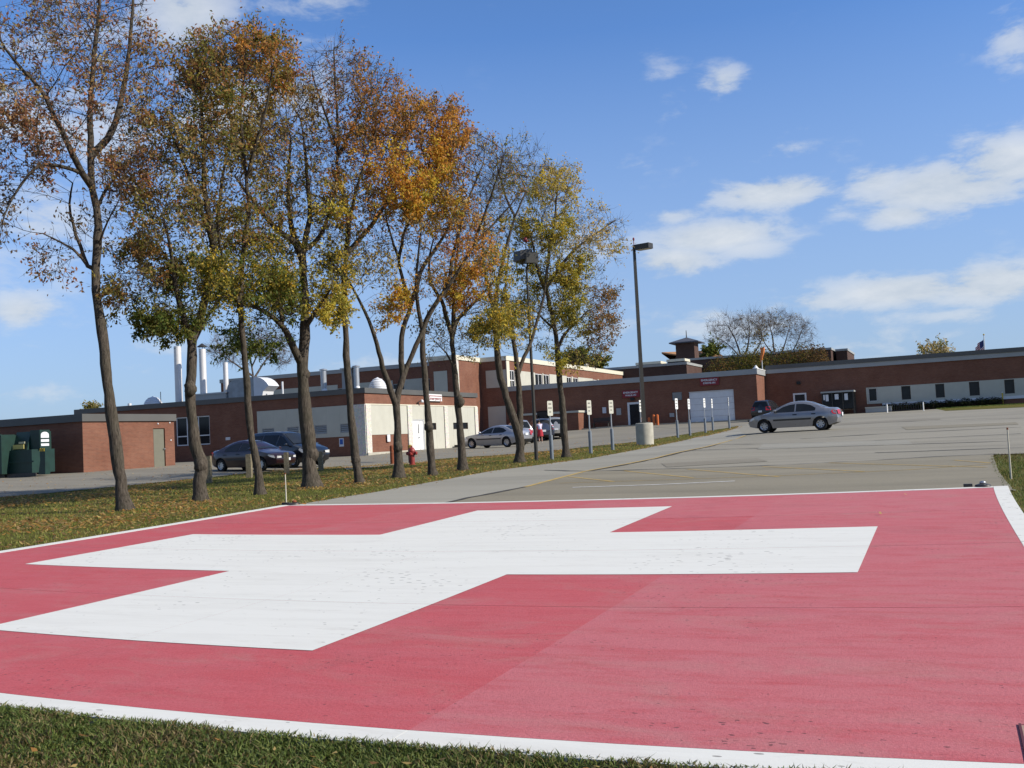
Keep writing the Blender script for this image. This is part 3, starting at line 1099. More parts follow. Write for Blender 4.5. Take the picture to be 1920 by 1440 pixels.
k = rng.random(n) < np.clip((cl - .35) * 3, 0.05, 1)
U, V = U[k], V[k]
tag(litter('ground_cover', U, V, rng.uniform(.007, .016, len(U)), [(.05, .085, .018), (.07, .105, .028), (.09, .12, .04), (.055, .07, .02)], -.015, .35), 'small low weed leaves among the near grass', 'weeds', kind='stuff')
for px, py, s in ((1651, 966, .05), (1699, 930, .05)):
    p = gz(px, py)
    o = litter('dry_leaf', np.array([p.x]), np.array([p.y]), np.array([s]), [(.5, .36, .16)], 0.012, 0.05)
    tag(o, 'single tan leaf lying on the pink pad, ' + ('the nearer one' if py > 950 else 'the farther one'), 'leaf', 'single leaves on the pad')

# ------------------------------------------------------------------ buildings
def wall_grid(mb, fn, a0, a1, z0, z1, holes, depth):
    """fn(a, z, d) -> point; d runs into the wall. Rectangular openings get real reveals."""
    A = sorted({a0, a1, *[h[0] for h in holes], *[h[1] for h in holes]})
    Zs = sorted({z0, z1, *[h[2] for h in holes], *[h[3] for h in holes]})
    A = [a for a in A if a0 <= a <= a1]
    Zs = [z for z in Zs if z0 <= z <= z1]
    for i in range(len(A) - 1):
        for j in range(len(Zs) - 1):
            ca, cz = (A[i] + A[i + 1]) / 2, (Zs[j] + Zs[j + 1]) / 2
            if any(h[0] < ca < h[1] and h[2] < cz < h[3] for h in holes):
                continue
            mb.add([fn(A[i], Zs[j], 0), fn(A[i + 1], Zs[j], 0), fn(A[i + 1], Zs[j + 1], 0), fn(A[i], Zs[j + 1], 0)], [(0, 1, 2, 3)])
    for (h0, h1, k0, k1) in holes:
        for (p, q) in (((h0, k0), (h1, k0)), ((h1, k0), (h1, k1)), ((h1, k1), (h0, k1)), ((h0, k1), (h0, k0))):
            mb.add([fn(p[0], p[1], 0), fn(q[0], q[1], 0), fn(q[0], q[1], depth), fn(p[0], p[1], depth)], [(0, 1, 2, 3)])


def fv(v):
    return lambda a, z, d: (a, v + d, z)


def fu(u):
    return lambda a, z, d: (u - d, a, z)


def slabf(mb, fn, a0, a1, z0, z1, d0, d1):
    """box on a facade between depths d0 (outer) and d1"""
    p = [fn(a0, z0, d0), fn(a1, z1, d1)]
    x = sorted((p[0][0], p[1][0]))
    y = sorted((p[0][1], p[1][1]))
    mb.box(x[0], x[1], y[0], y[1], min(z0, z1), max(z0, z1))
    return mb


def fpart(name, fn, a0, a1, z0, z1, d0, d1, mat, root, parent=None, label=None):
    o = put(name, slabf(MB(), fn, a0, a1, z0, z1, d0, d1), mat, parent or root, off=root.location)
    if label:
        o['label'] = label
    return o


def window(fn, a0, a1, z0, z1, root, mat, mulls=(), trans=(), fr=0.06, d=0.08, name='window', glass=None):
    mb = MB()
    slabf(mb, fn, a0, a0 + fr, z0, z1, d, d + .06)
    slabf(mb, fn, a1 - fr, a1, z0, z1, d, d + .06)
    slabf(mb, fn, a0 + fr, a1 - fr, z1 - fr, z1, d, d + .06)
    slabf(mb, fn, a0 + fr, a1 - fr, z0, z0 + fr, d, d + .06)
    for q in mulls:
        slabf(mb, fn, q - fr / 2, q + fr / 2, z0 + fr, z1 - fr, d, d + .06)
    for q in trans:
        cs = [a0 + fr] + sorted([x for m_ in mulls for x in (m_ - fr / 2, m_ + fr / 2)]) + [a1 - fr]
        for i in range(0, len(cs), 2):
            slabf(mb, fn, cs[i], cs[i + 1], q - fr / 2, q + fr / 2, d + .003, d + .058)
    w = put(name, mb, mat, root, off=root.location)
    cs = [a0 + fr] + sorted([x for m_ in mulls for x in (m_ - fr / 2, m_ + fr / 2)]) + [a1 - fr]
    zs = [z0 + fr] + sorted([x for t_ in trans for x in (t_ - fr / 2, t_ + fr / 2)]) + [z1 - fr]
    for i in range(0, len(cs), 2):
        for j in range(0, len(zs), 2):
            fpart('pane', fn, cs[i], cs[i + 1], zs[j], zs[j + 1], d + .03, d + .045, glass or M['glass'], root, w)
    return w


def louvre(fn, a0, a1, z0, z1, root, mat, d=0.05):
    mb = MB()
    slabf(mb, fn, a0, a0 + .05, z0, z1, -.02, d)
    slabf(mb, fn, a1 - .05, a1, z0, z1, -.02, d)
    slabf(mb, fn, a0 + .05, a1 - .05, z0, z0 + .05, -.03, d)
    slabf(mb, fn, a0 + .05, a1 - .05, z1 - .05, z1, -.02, d)
    w = put('vent', mb, mat, root, off=root.location)
    n = max(3, int((z1 - z0 - .1) / .11))
    for k in range(n):
        zz = z0 + .05 + (z1 - z0 - .1) * (k + .15) / n
        zt = zz + (z1 - z0 - .1) / n * .75
        m2 = MB()
        p = [fn(a0 + .05, zz, -.01), fn(a1 - .05, zz, -.01), fn(a1 - .05, zt, d), fn(a0 + .05, zt, d)]
        q = [fn(a0 + .05, zz - .012, -.01), fn(a1 - .05, zz - .012, -.01), fn(a1 - .05, zt - .012, d), fn(a0 + .05, zt - .012, d)]
        m2.add(p + q, [(0, 1, 2, 3), (7, 6, 5, 4), (0, 4, 5, 1), (2, 6, 7, 3), (1, 5, 6, 2), (3, 7, 4, 0)])
        put('slat', m2, mat, w, off=root.location)
    fpart('backing', fn, a0 + .05, a1 - .05, z0 + .05, z1 - .05, d + .002, d + .02, M['dark_metal'], root, w)
    return w


def text(body, fn, ac, zc, height, mat, root, parent, d=-0.01, width=None, name='lettering', facing='v'):
    cu = bpy.data.curves.new(name, 'FONT')
    cu.body = body
    cu.align_x = 'CENTER'
    cu.align_y = 'CENTER'
    cu.size = height * 1.38
    cu.extrude = 0.004
    cu.offset = 0.006
    tmp = bpy.data.objects.new('tmp', cu)
    COL.objects.link(tmp)
    bpy.context.view_layer.update()
    me = bpy.data.meshes.new_from_object(tmp)
    bpy.data.objects.remove(tmp)
    co = np.array([v.co for v in me.vertices])
    w = co[:, 0].max() - co[:, 0].min()
    sx = (width / w) if width else 1
    for v in me.vertices:
        p = fn(ac + v.co.x * sx, zc + v.co.y, d - v.co.z)
        v.co = (p[0] - root.location.x, p[1] - root.location.y, p[2] - root.location.z)
    me.materials.clear()
    me.materials.append(mat)
    o = bpy.data.objects.new(name, me)
    COL.objects.link(o)
    o.parent = parent
    return o


def shell(mb, u0, u1, v0, v1, z0, z1, skip=()):
    """plain sides of a block, leaving out the faces that get detailed"""
    P = [(u0, v0), (u1, v0), (u1, v1), (u0, v1)]
    for i, nm in enumerate(('-v', '+u', '+v', '-u')):
        if nm in skip:
            continue
        a, b = P[i], P[(i + 1) % 4]
        mb.add([(a[0], a[1], z0), (b[0], b[1], z0), (b[0], b[1], z1), (a[0], a[1], z1)], [(0, 1, 2, 3)])


def roof_slab(root, u0, u1, v0, v1, z0, z1, over, mat, name='roof_edge'):
    """parapet band running round the roof, open in the middle, plus the deck"""
    mb = MB()
    t = 0.28
    mb.box(u0 - over, u1 + over, v0 - over, v0 + t, z0, z1)
    mb.box(u0 - over, u1 + over, v1 - t, v1 + over, z0, z1)
    mb.box(u0 - over, u0 + t, v0 + t, v1 - t, z0, z1)
    mb.box(u1 - t, u1 + over, v0 + t, v1 - t, z0, z1)
    e = put(name, mb, mat, root, off=root.location)
    put('roof_deck', MB().box(u0 + t + .002, u1 - t - .002, v0 + t + .002, v1 - t - .002, z0 - .1, z1 - .12), M['roof'], root, off=root.location)
    return e


# --- the small annex at far left
ax = thing('brick_annex', 'low brick annex with a sunlit end wall and one olive grey door, at far left', 'building', (-41, 39.93, -.6))
mb = MB()
shell(mb, -62, -41, 39.93, 46.72, -1.2, 2.05, ('+u', '-v'))
wall_grid(mb, fu(-41), 39.93, 46.72, -1.2, 2.05, [(45.02, 45.95, -.56, 1.62)], .12)
wall_grid(mb, fv(39.93), -62, -41, -1.2, 2.05, [(-45.0, -44.2, -.5, 1.65)], .12)
put('wall', mb, M['brick'], ax, off=ax.location)
roof_slab(ax, -62, -41, 39.93, 46.72, 2.03, 2.42, .1, M['fascia'])
d = fpart('door', fu(-41), 45.06, 45.91, -.55, 1.58, .05, .10, M['door_grey'], ax)
fpart('door_frame', fu(-41), 45.02, 45.06, -.56, 1.62, .02, .11, M['dark_metal'], ax, d)
put('handle', MB().tube([(-41.02, 45.84, .45), (-40.93, 45.84, .45)], .035, 8), M['steel'], d, off=ax.location)
d = fpart('door', fv(39.93), -44.96, -44.24, -.5, 1.61, .05, .10, M['fascia_light'], ax, label='pale grey shaded door behind the compactor')
for q, z in ((45.35, 1.85), (46.3, 1.9), (46.35, .9)):
    fpart('wall_fitting', fu(-41), q, q + .07, z, z + .07, -.05, -.001, M['white_metal'], ax)

# --- the plant building: dark long side, sunlit end
PBV, PBU, PBE = 57.08, -34.5, 74.1
pb = thing('plant_building', 'one-storey brick plant building with sunlit cream panels, white door and roof stacks', 'building', (PBU, PBV, -.5))
A, B = fv(PBV), fu(PBU)
mb = MB()
shell(mb, -59.2, PBU, PBV, PBE, -1.3, 3.5, ('-v', '+u'))
vents = [(-42.57, -41.59), (-40.55, -39.62), (-38.40, -37.42), (-36.42, -35.58)]
wall_grid(mb, A, -59.2, PBU, -1.3, 3.5, [(-49.96, -46.98, .68, 2.72), (-55.5, -52.6, .68, 2.72)] + [(a, b, .97, 1.55) for a, b in vents], .16)
wall_grid(mb, B, PBV, PBE, -1.3, 3.5, [(63.22, 65.02, -.44, 1.72), (65.8, 66.9, .98, 1.46), (69.72, 72.30, .98, 1.46)], .16)
put('wall', mb, M['brick'], pb, off=pb.location)
roof_slab(pb, -59.2, PBU, PBV, PBE, 3.46, 3.80, .10, M['fascia'])
window(A, -49.94, -47.0, .70, 2.70, pb, M['white_metal'], (-49.0, -48.0), (1.35,), .07)
window(A, -55.48, -52.62, .70, 2.70, pb, M['white_metal'], (-54.5, -53.5), (1.35,), .07)
# cream wall panels, standing 3 cm proud, cut round the vents
prev = -42.95
for i, (a, b) in enumerate(vents):
    fpart('panel', A, prev, a - .004, .72, 2.74, -.03, -.002, M['panel'], pb)
    fpart('panel', A, a, b, 1.556, 2.74, -.03, -.002, M['panel'], pb)
    fpart('panel', A, a, b, .72, .964, -.03, -.002, M['panel'], pb)
    prev = b + .004
    louvre(A, a, b, .97, 1.55, pb, M['fascia_light'])
fpart('pilaster', A, -35.50, -34.47, -1.2, 2.74, -.10, -.002, M['aggregate'], pb)
for a, b in ((57.03, 57.63), (62.58, 63.20), (68.22, 68.78), (73.56, 74.12)):
    fpart('pilaster', B, a, b, -1.2, 2.70, -.10, -.002, M['aggregate'], pb)
for a, b, z0, z1 in ((57.65, 62.56, .74, 2.69), (65.04, 65.79, -.42, 2.69), (65.80, 66.9, 1.47, 2.69), (65.8, 66.9, -.42, .97), (66.91, 68.2, -.42, 2.69), (63.22, 65.02, 1.73, 2.69), (68.8, 69.71, -.42, 2.69), (69.72, 72.3, 1.47, 2.69), (69.72, 72.3, -.42, .97), (72.31, 73.54, -.42, 2.69)):
    fpart('panel', B, a, b, z0, z1, -.03, -.002, M['panel'], pb)
fpart('band', B, 57.05, 74.1, 2.702, 2.77, -.06, -.002, M['cream'], pb)
fpart('plinth', B, 57.0, 63.18, -1.2, -.40, -.16, -.102, M['concrete'], pb)
for a, b in ((65.83, 66.88), (69.74, 72.28)):
    window(B, a, b, 1.0, 1.45, pb, M['dark_metal'], ((a + b) / 2,) if b - a > 2 else (), (), .04, .05)
d = fpart('door', B, 63.30, 64.94, -.42, 1.66, .03, .09, M['white'], pb)
mb = MB()
slabf(mb, B, 63.23, 63.30, -.43, 1.715, -.02, .10)
slabf(mb, B, 64.94, 65.01, -.43, 1.715, -.02, .10)
slabf(mb, B, 63.30, 64.94, 1.66, 1.715, -.02, .10)
put('door_frame', mb, M['white_metal'], d, off=pb.location)
fpart('vision_slot', B, 64.20, 64.29, .75, 1.40, .02, .029, M['glass'], pb, d)
fpart('leaf_joint', B, 64.44, 64.455, -.42, 1.66, .024, .0295, M['fascia'], pb, d)
put('handle', MB().tube([(PBU + .06, 64.22, .45), (PBU - .03, 64.22, .45)], .04, 8), M['steel'], d, off=pb.location)
# signs, lamps on this building
es = thing('wall_sign', 'red and white Emergency sign high on the sunlit plant building wall', 'sign', (PBU, 66.6, 3.3))
bx_ = put('sign_board', slabf(MB(), B, 65.55, 67.78, 3.06, 3.56, -.16, -.062), M['white'], es, off=es.location)
fpart('red_band', B, 65.6, 67.73, 3.40, 3.46, -.166, -.161, M['red'], es, bx_)
text('Emergency', B, 66.66, 3.24, .24, M['red'], es, bx_, -.165, 2.0)
wl = thing('wall_lamp', 'small dark swan-neck lamp on the sunlit brick band above the white door', 'lamp', (PBU, 64.4, 2.95))
put('bracket', MB().tube([(PBU + .001, 64.1, 2.80), (PBU + .12, 64.1, 2.95), (PBU + .25, 64.3, 3.05)], .035, 6), M['dark_metal'], wl, off=wl.location)
put('lamp_head', MB().lathe([(.03, .12), (.10, .05), (.12, -.08), (.10, -.1)], 10, (PBU + .28, 64.4, 3.02)), M['white_metal'], wl, smooth=True, off=wl.location)
p1, p2 = onv(636, 822, PBV), onv(645, 837, PBV)
ps = thing('accessible_parking_sign', 'small white and blue accessible parking sign on the shaded brick wall', 'sign', (p1[0], PBV, p2[2]))
b_ = put('sign_plate', slabf(MB(), A, p1[0], p2[0], p2[2], p1[2], -.02, -.001), M['paper'], ps, off=ps.location)
fpart('blue_square', A, p1[0] + .05, p2[0] - .05, p1[2] - .40, p1[2] - .06, -.026, -.021, M['blue'], ps, b_)
p1, p2 = onu(723, 815, PBU), onu(729, 828, PBU)
s_ = tag(put('notice_plate', slabf(MB(), B, p1[1], p2[1], p2[2], p1[2], -.13, -.101), M['paper']), 'small plain white notice plate on the sunlit brick base left of the white door', 'sign')
p1, p2 = onv(424, 820, PBV), onv(432, 825, PBV)
fpart('wall_fitting', A, p1[0], p2[0], p2[2], p1[2], -.06, -.001, M['white_metal'], pb)

# roof gear on the plant building: each a thing of its own


def on_roof(name, label, cat, u, v, z=3.70, group=None):
    return thing(name, label, cat, (u, v, z), 0, group)


def stack(u, v, z1, r, label, cap=False, group='pale exhaust stacks on the plant roof'):
    t = on_roof('exhaust_stack', label, 'chimney', u, v, 3.66, group)
    h = z1 - 3.66
    put('pipe', MB().lathe([(r * 1.35, 0), (r * 1.35, .08), (r, .14), (r, h), (r * .86, h), (r * .86, h - .3)], 20), M['stack'], t, smooth=True, sharp=40)
    if cap:
        put('rain_cap', MB().lathe([(r * 1.5, h + .16), (r * 1.45, h + .19), (.04, h + .42)], 20), M['dark_metal'], t, smooth=True, sharp=40)
        for a in range(3):
            c, s = math.cos(a * 2.1) * r * .9, math.sin(a * 2.1) * r * .9
            put('stay', MB().cyl((c, s, h - .05), (c, s, h + .18), .02, n=5), M['dark_metal'], t)
    return t


stack(-52.1, 60, 8.1, .265, 'leftmost tall pale exhaust stack on the plant roof')
stack(-49.82, 60, 7.72, .25, 'tall pale exhaust stack with a dark conical rain cap', True)
stack(-47.78, 60, 6.58, .18, 'shortest pale exhaust stack, beside the curved metal duct')
t = on_roof('roof_curb', 'long grey metal curb box under the pale stacks', 'roof equipment', -48.8, 60)
put('curb_box', MB().box(-1.55, 1.55, -.75, .75, 0, .62), M['fascia_light'], t)
put('curb_lid', MB().box(-1.6, 1.62, -.8, .8, .622, .72), M['steel'], t)
t = on_roof('roof_unit', 'dark roof ventilation unit behind the shortest stack', 'roof equipment', -48.3, 63.5)
put('casing', MB().box(-.9, .6, -.6, .6, 0, 1.5), M['dark_metal'], t)
put('hood', MB().box(-1.3, .9, -.75, .75, 1.503, 1.75), M['dark_metal'], t)
t = on_roof('roof_duct', 'curved shiny metal duct with a white elbow on the plant roof', 'duct', -46, 60)
pts = [(-1.25, 0), (1.1, 0), (1.1, 1.5), (-.55, 1.5)]
for k in range(6):
    a = R(90 + 15 * k)
    pts.append((-.55 + .7 * math.cos(a + R(15)), .8 + .7 * math.sin(a + R(15))))
put('duct_body', MB().poly_extrude([(x, -.6, z) for x, z in pts], (0, 1.2, 0)), M['duct'], t)
pts = [(1.104, 0)] + [(1.104 + 1.5 * math.sin(R(a)) * 1.0, 1.62 * math.cos(R(a)) ** .9) for a in (0, 12, 24, 36, 48, 58)] + [(1.9, .55), (1.75, 0)]
put('elbow', MB().poly_extrude([(x, -.62, z) for x, z in pts], (0, 1.24, 0)), M['white_metal'], t)


def fan_dome(u, v, r, h, label):
    t = on_roof('roof_fan', label, 'roof vent', u, v, 3.68, 'ribbed white fan domes on the plant roof')
    pr = [(r * .8, 0), (r * .8, .12)]
    n = 5
    for k in range(n):
        f0, f1 = k / n, (k + 1) / n
        ro = r * math.sqrt(max(0, 1 - f0 ** 1.7))
        ri = r * math.sqrt(max(.02, 1 - f1 ** 1.7))
        z0, z1 = .14 + (h - .14) * f0, .14 + (h - .14) * f1
        pr += [(ro, z0), (ro, z0 + (z1 - z0) * .25), (ri * 1.03, z1 - .02), (ri * .93, z1 - .005)]
    pr += [(.05, h + .02)]
    put('ribbed_hood', MB().lathe(pr, 22), M['white_metal'], t, smooth=True, sharp=35)


fan_dome(-54.55, 60, .70, .86, 'ribbed white fan dome at the left of the stacks')
fan_dome(-35.2, 60, .60, .92, 'ribbed white fan dome near the sunlit corner of the plant roof')
for (u, z1, r, lab) in ((-56.83, 4.16, .14, 'short stub vent pipe at the left end of the plant roof'), (-42.9, 4.86, .07, 'thin white vent pipe standing alone on the plant roof'), (-53.82, 4.85, .025, 'thin dark rod beside the left fan dome')):
    t = on_roof('vent_pipe', lab, 'pipe', u, 60, 3.66, 'thin vent pipes on the plant roof')
    put('pipe', MB().lathe([(r * 1.6, 0), (r * 1.6, .06), (r, .08), (r, z1 - 3.66)], 10), M['white_metal'] if r > .03 else M['dark_metal'], t, smooth=True, sharp=40)
for (u, z1, lab) in ((-38.55, 5.24, 'silver flue with a round white elbow, left of the two'), (-35.98, 5.28, 'silver flue with a round white elbow, beside the fan dome')):
    t = on_roof('roof_flue', lab, 'flue', u, 58.6, 3.66, 'silver flues by the corner of the plant roof')
    put('pipe', MB().cyl((0, 0, .25), (0, 0, z1 - 3.66), .2, n=14), M['steel'], t, smooth=True, sharp=40)
    put('elbow', MB().lathe([(.03, -.16), (.15, -.13), (.17, 0), (.15, .12), (.03, .17)], 12, (.12, -.1, .22)), M['white'], t, smooth=True)
    put('cap', MB().lathe([(.27, z1 - 3.62), (.27, z1 - 3.56), (.05, z1 - 3.5)], 14), M['steel'], t)
t = on_roof('roof_unit', 'grey louvred roof box by the corner of the plant building', 'roof equipment', -36.6, 58.8)
put('casing', MB().box(-.38, .38, -.4, .4, 0, 1.5), M['fascia_light'], t)
put('cap', MB().box(-.46, .46, -.48, .48, 1.503, 1.6), M['steel'], t)

# --- two-storey ward block behind
tb = thing('two_storey_block', 'two-storey brick block with cream window panels behind the plant building', 'building', (-42, 98, 0))
Au, Bu, Cv, Dv = fv(92.0), fu(-45.0), fv(98.0), fu(-42.0)
Ev = fv(97.0)
ZT = 8.25
mb = MB()
wall_grid(mb, Ev, -78, -47.9, -1, ZT, [(-55.0, -53.6, 5.3, 6.6), (-51.2, -50.3, 5.0, 6.9), (-62.0, -60.6, 5.3, 6.6)], .15)
wall_grid(mb, Au, -47.9, -45, -1, ZT, [], .15)
wall_grid(mb, Bu, 92, 98, -1, ZT, [], .15)
wall_grid(mb, Cv, -45, -42, -1, ZT, [], .15)
wins = [(98.75, 100.15, 5.45, 7.28), (106.0, 108.25, 5.5, 7.2), (108.6, 110.45, 5.5, 7.2), (116.3, 118.05, 5.5, 7.2), (118.6, 120.45, 5.5, 7.2), (126.2, 128.2, 5.5, 7.2), (128.8, 130.7, 5.5, 7.2), (137, 139, 5.5, 7.2), (139.4, 141.4, 5.5, 7.2), (147, 149, 5.5, 7.2)]
wall_grid(mb, Dv, 98, 156, -1, ZT, wins, .15)
mb.add([(-42, 156, -1), (-78, 156, -1), (-78, 156, ZT), (-42, 156, ZT)], [(0, 1, 2, 3)])
mb.add([(-78, 97, -1), (-78, 156, -1), (-78, 156, ZT), (-78, 97, ZT)], [(0, 1, 2, 3)])
mb.add([(-47.9, 92, -1), (-47.9, 97, -1), (-47.9, 97, ZT), (-47.9, 92, ZT)], [(0, 1, 2, 3)])
put('wall', mb, M['brick'], tb, off=tb.location)
mb = MB()
mb.box(-78.1, -48.0, 96.9, 97.3, ZT, 8.68)
put('roof_edge', mb, M['fascia_light'], tb, off=tb.location)
mb = MB()
mb.box(-47.99, -44.9, 91.9, 92.3, ZT, 8.72)
mb.box(-47.99, -47.7, 92.3, 97.9, ZT, 8.72)
mb.box(-45.3, -44.9, 92.3, 97.89, ZT, 8.72)
mb.box(-45.29, -41.9, 97.9, 98.3, ZT, 8.72)
mb.box(-42.3, -41.9, 98.3, 156.1, ZT, 8.74)
put('roof_edge', mb, M['cream'], tb, off=tb.location)
put('roof_deck', MB().box(-77.9, -42.31, 98.35, 155.9, 8.2, 8.5), M['roof'], tb, off=tb.location)
put('roof_deck', MB().box(-47.6, -45.31, 92.35, 98.2, 8.2, 8.5), M['roof'], tb, off=tb.location)
fpart('panel', Au, -47.4, -45.9, 5.1, 7.2, -.04, -.002, M['panel'], tb)
fpart('panel', Au, -47.4, -45.9, 3.0, 5.09, -.04, -.002, M['panel'], tb)
fpart('pilaster', Bu, 91.95, 92.7, 4.2, 8.2, -.08, -.002, M['aggregate'], tb)
fpart('panel', Cv, -44.35, -42.05, 5.46, 7.30, -.04, -.002, M['panel'], tb)
fpart('panel', Cv, -44.30, -42.30, 1.0, 3.5, -.04, -.002, M['panel'], tb)
fpart('pilaster', Dv, 97.95, 98.7, 4.9, 8.2, -.08, -.002, M['cream'], tb)
for a, b, c_, d_ in wins:
    window(Dv, a, b, c_, d_, tb, M['white'], ((a + b) / 2,), (c_ + .75,) if a < 100 else (), .09, .04)
prev = 98.72
for a, b, c_, d_ in wins:
    if a - prev > .25:
        fpart('panel', Dv, prev, a - .01, 5.3, 7.28, -.04, -.002, M['panel'], tb)
    fpart('panel', Dv, a, b, 5.3, c_ - .002, -.04, -.002, M['panel'], tb)
    prev = b + .01
fpart('panel', Dv, prev, 155.9, 5.3, 7.28, -.04, -.002, M['panel'], tb)
prev = -78
for a, b in ((-62.0, -60.6), (-55.0, -53.6), (-51.2, -50.3)):
    fpart('panel', Ev, prev, a - .01, 4.6, 7.0, -.04, -.002, M['panel'], tb)
    prev = b + .01
fpart('panel', Ev, prev, -48.4, 4.6, 6.95, -.04, -.002, M['panel'], tb)
for a, b, c_, d_ in ((-62.0, -60.6, 5.3, 6.6), (-55.0, -53.6, 5.3, 6.6), (-51.2, -50.3, 5.0, 6.9)):
    window(Ev, a, b, c_, d_, tb, M['fascia_light'], ((a + b) / 2,) if b - a > 1 else (), (), .08, .04)
t = thing('roof_vent', 'small cream vent stub on the far roof edge of the two-storey block', 'roof vent', (-43, 127, 8.6))
put('stub', MB().lathe([(.3, -.12), (.3, .5), (.36, .52), (.36, .62), (.1, .75)], 12), M['cream'], t)

# --- the emergency wing
EV, EU = 98.0, -16.37
ew = thing('emergency_wing', 'long low brick emergency wing with grey roof band and white garage door', 'building', (-30, 98, .6))
A, B = fv(EV), fu(EU)
mb = MB()
shell(mb, -41.99, EU, EV, 118, -.3, 5.0, ('-v', '+u'))
wall_grid(mb, A, -41.99, EU, -.3, 5.0, [(-29.14, -27.5, .55, 3.05), (-22.93, -18.58, .6, 3.70), (-24.57, -23.58, 2.96, 3.76)], .2)
wall_grid(mb, B, EV, 118, -.3, 5.0, [], .2)
put('wall', mb, M['brick'], ew, off=ew.location)
mb = MB()
mb.box(-41.98, EU + .12, EV - .12, EV + .3, 4.97, 5.47)
mb.box(EU - .3, EU + .12, EV + .3, 118, 4.97, 5.47)
put('roof_edge', mb, M['fascia_light'], ew, off=ew.location)
put('roof_deck', MB().box(-41.9, EU - .31, EV + .31, 118, 4.9, 5.3), M['roof'], ew, off=ew.location)
put('corner_cap', MB().box(EU - .28, EU + .16, EV - .16, 102.8, 5.472, 5.53), M['white'], ew, off=ew.location)
gd = put('garage_door', slabf(MB(), A, -22.91, -18.60, 3.62, 3.69, .05, .16), M['white_metal'], ew, off=ew.location)
for k in range(5):
    fpart('door_panel', A, -22.90, -18.61, .66 + k * .592, .66 + k * .592 + .578, .10, .15, M['white_metal'], ew, gd)
mb = MB()
slabf(mb, A, -29.13, -28.93, .56, 3.04, -.02, .1)
slabf(mb, A, -27.71, -27.51, .56, 3.04, -.02, .1)
slabf(mb, A, -28.93, -27.71, 2.84, 3.04, -.02, .1)
slabf(mb, A, -28.93, -27.71, .56, .66, -.02, .1)
d = put('entrance_door', mb, M['white_metal'], ew, off=ew.location)
fpart('pane', A, -28.92, -27.72, .67, 2.83, .04, .06, M['glass'], ew, d)
fpart('vent', A, -24.56, -23.59, 2.97, 3.75, .1, .14, M['fascia_light'], ew)
for k in range(6):
    fpart('slat', A, -24.5, -23.65, 3.02 + k * .12, 3.02 + k * .12 + .07, -.03, .09, M['fascia_light'], ew)
fpart('wall_fitting', A, -24.9, -24.45, .92 + .45, 1.75, -.1, -.002, M['fascia_light'], ew)
fpart('box_fitting', A, -31.71, -31.35, 2.12, 2.72, -.12, -.002, M['paper'], ew)
fpart('box_fitting', A, -30.27, -29.8, 1.85, 2.53, -.12, -.002, M['fascia_light'], ew)
fpart('wall_fitting', A, -28.75, -28.35, 3.2, 3.5, -.2, -.002, M['black'], ew)


def red_sign(a0, a1, z0, z1, top, low, label):
    t = thing('wall_sign', label, 'sign', ((a0 + a1) / 2, EV, (z0 + z1) / 2), 0, 'red signs on the emergency wing')
    b = put('sign_board', slabf(MB(), A, a0, a1, z0, z1, -.14, -.002), M['red'], t, off=t.location)
    h = z1 - z0
    text(top, A, (a0 + a1) / 2 - .02, z0 + h * .68, h * .25, M['paper'], t, b, -.146, (a1 - a0) * .86)
    text(low, A, (a0 + a1) / 2 - .02, z0 + h * .30, h * .23, M['paper'], t, b, -.146, (a1 - a0) * .64)


red_sign(-29.55, -27.80, 3.52, 4.24, 'EMERGENCY', 'WALK-IN', 'dark red EMERGENCY sign above the white-framed glass door')
red_sign(-21.72, -19.90, 4.20, 4.94, 'EMERGENCY', 'DRIVE-IN', 'dark red EMERGENCY sign above the white garage door')
t = thing('brick_enclosure', 'low brick enclosure with a pale coping against the emergency wing', 'wall', (-36, 96, .6))
mb = MB()
mb.box(-40.5, -33.5, 95.6, 97.99, -.2, 2.30)
put('wall', mb, M['brick'], t, off=t.location)
put('coping', MB().box(-40.6, -33.4, 95.5, 97.985, 2.303, 2.50), M['panel'], t, off=t.location)
t = thing('bench', 'dark slatted bench against the emergency wing wall', 'bench', (-31.6, 96.9, P1(-31.6, 96.9) + .09))
for k in range(4):
    put('slat', MB().box(-.9, .9, -.22 + k * .11, -.13 + k * .11, .42, .46), M['dark_metal'], t)
for k in range(3):
    put('slat', MB().box(-.9, .9, .25, .29, .56 + k * .13, .66 + k * .13), M['dark_metal'], t)
for s in (-.75, .75):
    put('leg', MB().box(s - .03, s + .03, -.2, .23, 0, .418).box(s - .03, s + .03, .232, .2495, 0, .95), M['dark_metal'], t)

# --- the right wing
RV = 103.0
rw = thing('right_wing', 'long single-storey brick wing with small square windows, at right', 'building', (-5, 103, .7))
A = fv(RV)
ws = [(-6.78, -6.02), (-3.83, -3.05), (-.86, -.12), (2.01, 2.84), (4.94, 5.72), (7.9, 8.7), (10.8, 11.6), (13.7, 14.5)]
mb = MB()
shell(mb, EU + .01, 34, RV, 118, -.3, 5.2, ('-v', '-u'))
wall_grid(mb, A, EU + .01, 34, -.3, 5.2, [(-13.78, -12.5, .6, 3.08)] + [(a, b, 1.85, 3.10) for a, b in ws], .16)
put('wall', mb, M['brick'], rw, off=rw.location)
put('roof_edge', MB().box(EU + .13, 34.1, RV - .12, RV + .3, 5.17, 5.58), M['fascia_light'], rw, off=rw.location)
put('roof_cap', MB().box(EU + .13, 34.15, RV - .2, RV + .3, 5.583, 5.97), M['fascia'], rw, off=rw.location)
put('roof_deck', MB().box(EU + .13, 34, RV + .31, 118, 5.1, 5.6), M['roof'], rw, off=rw.location)
prev = -6.98
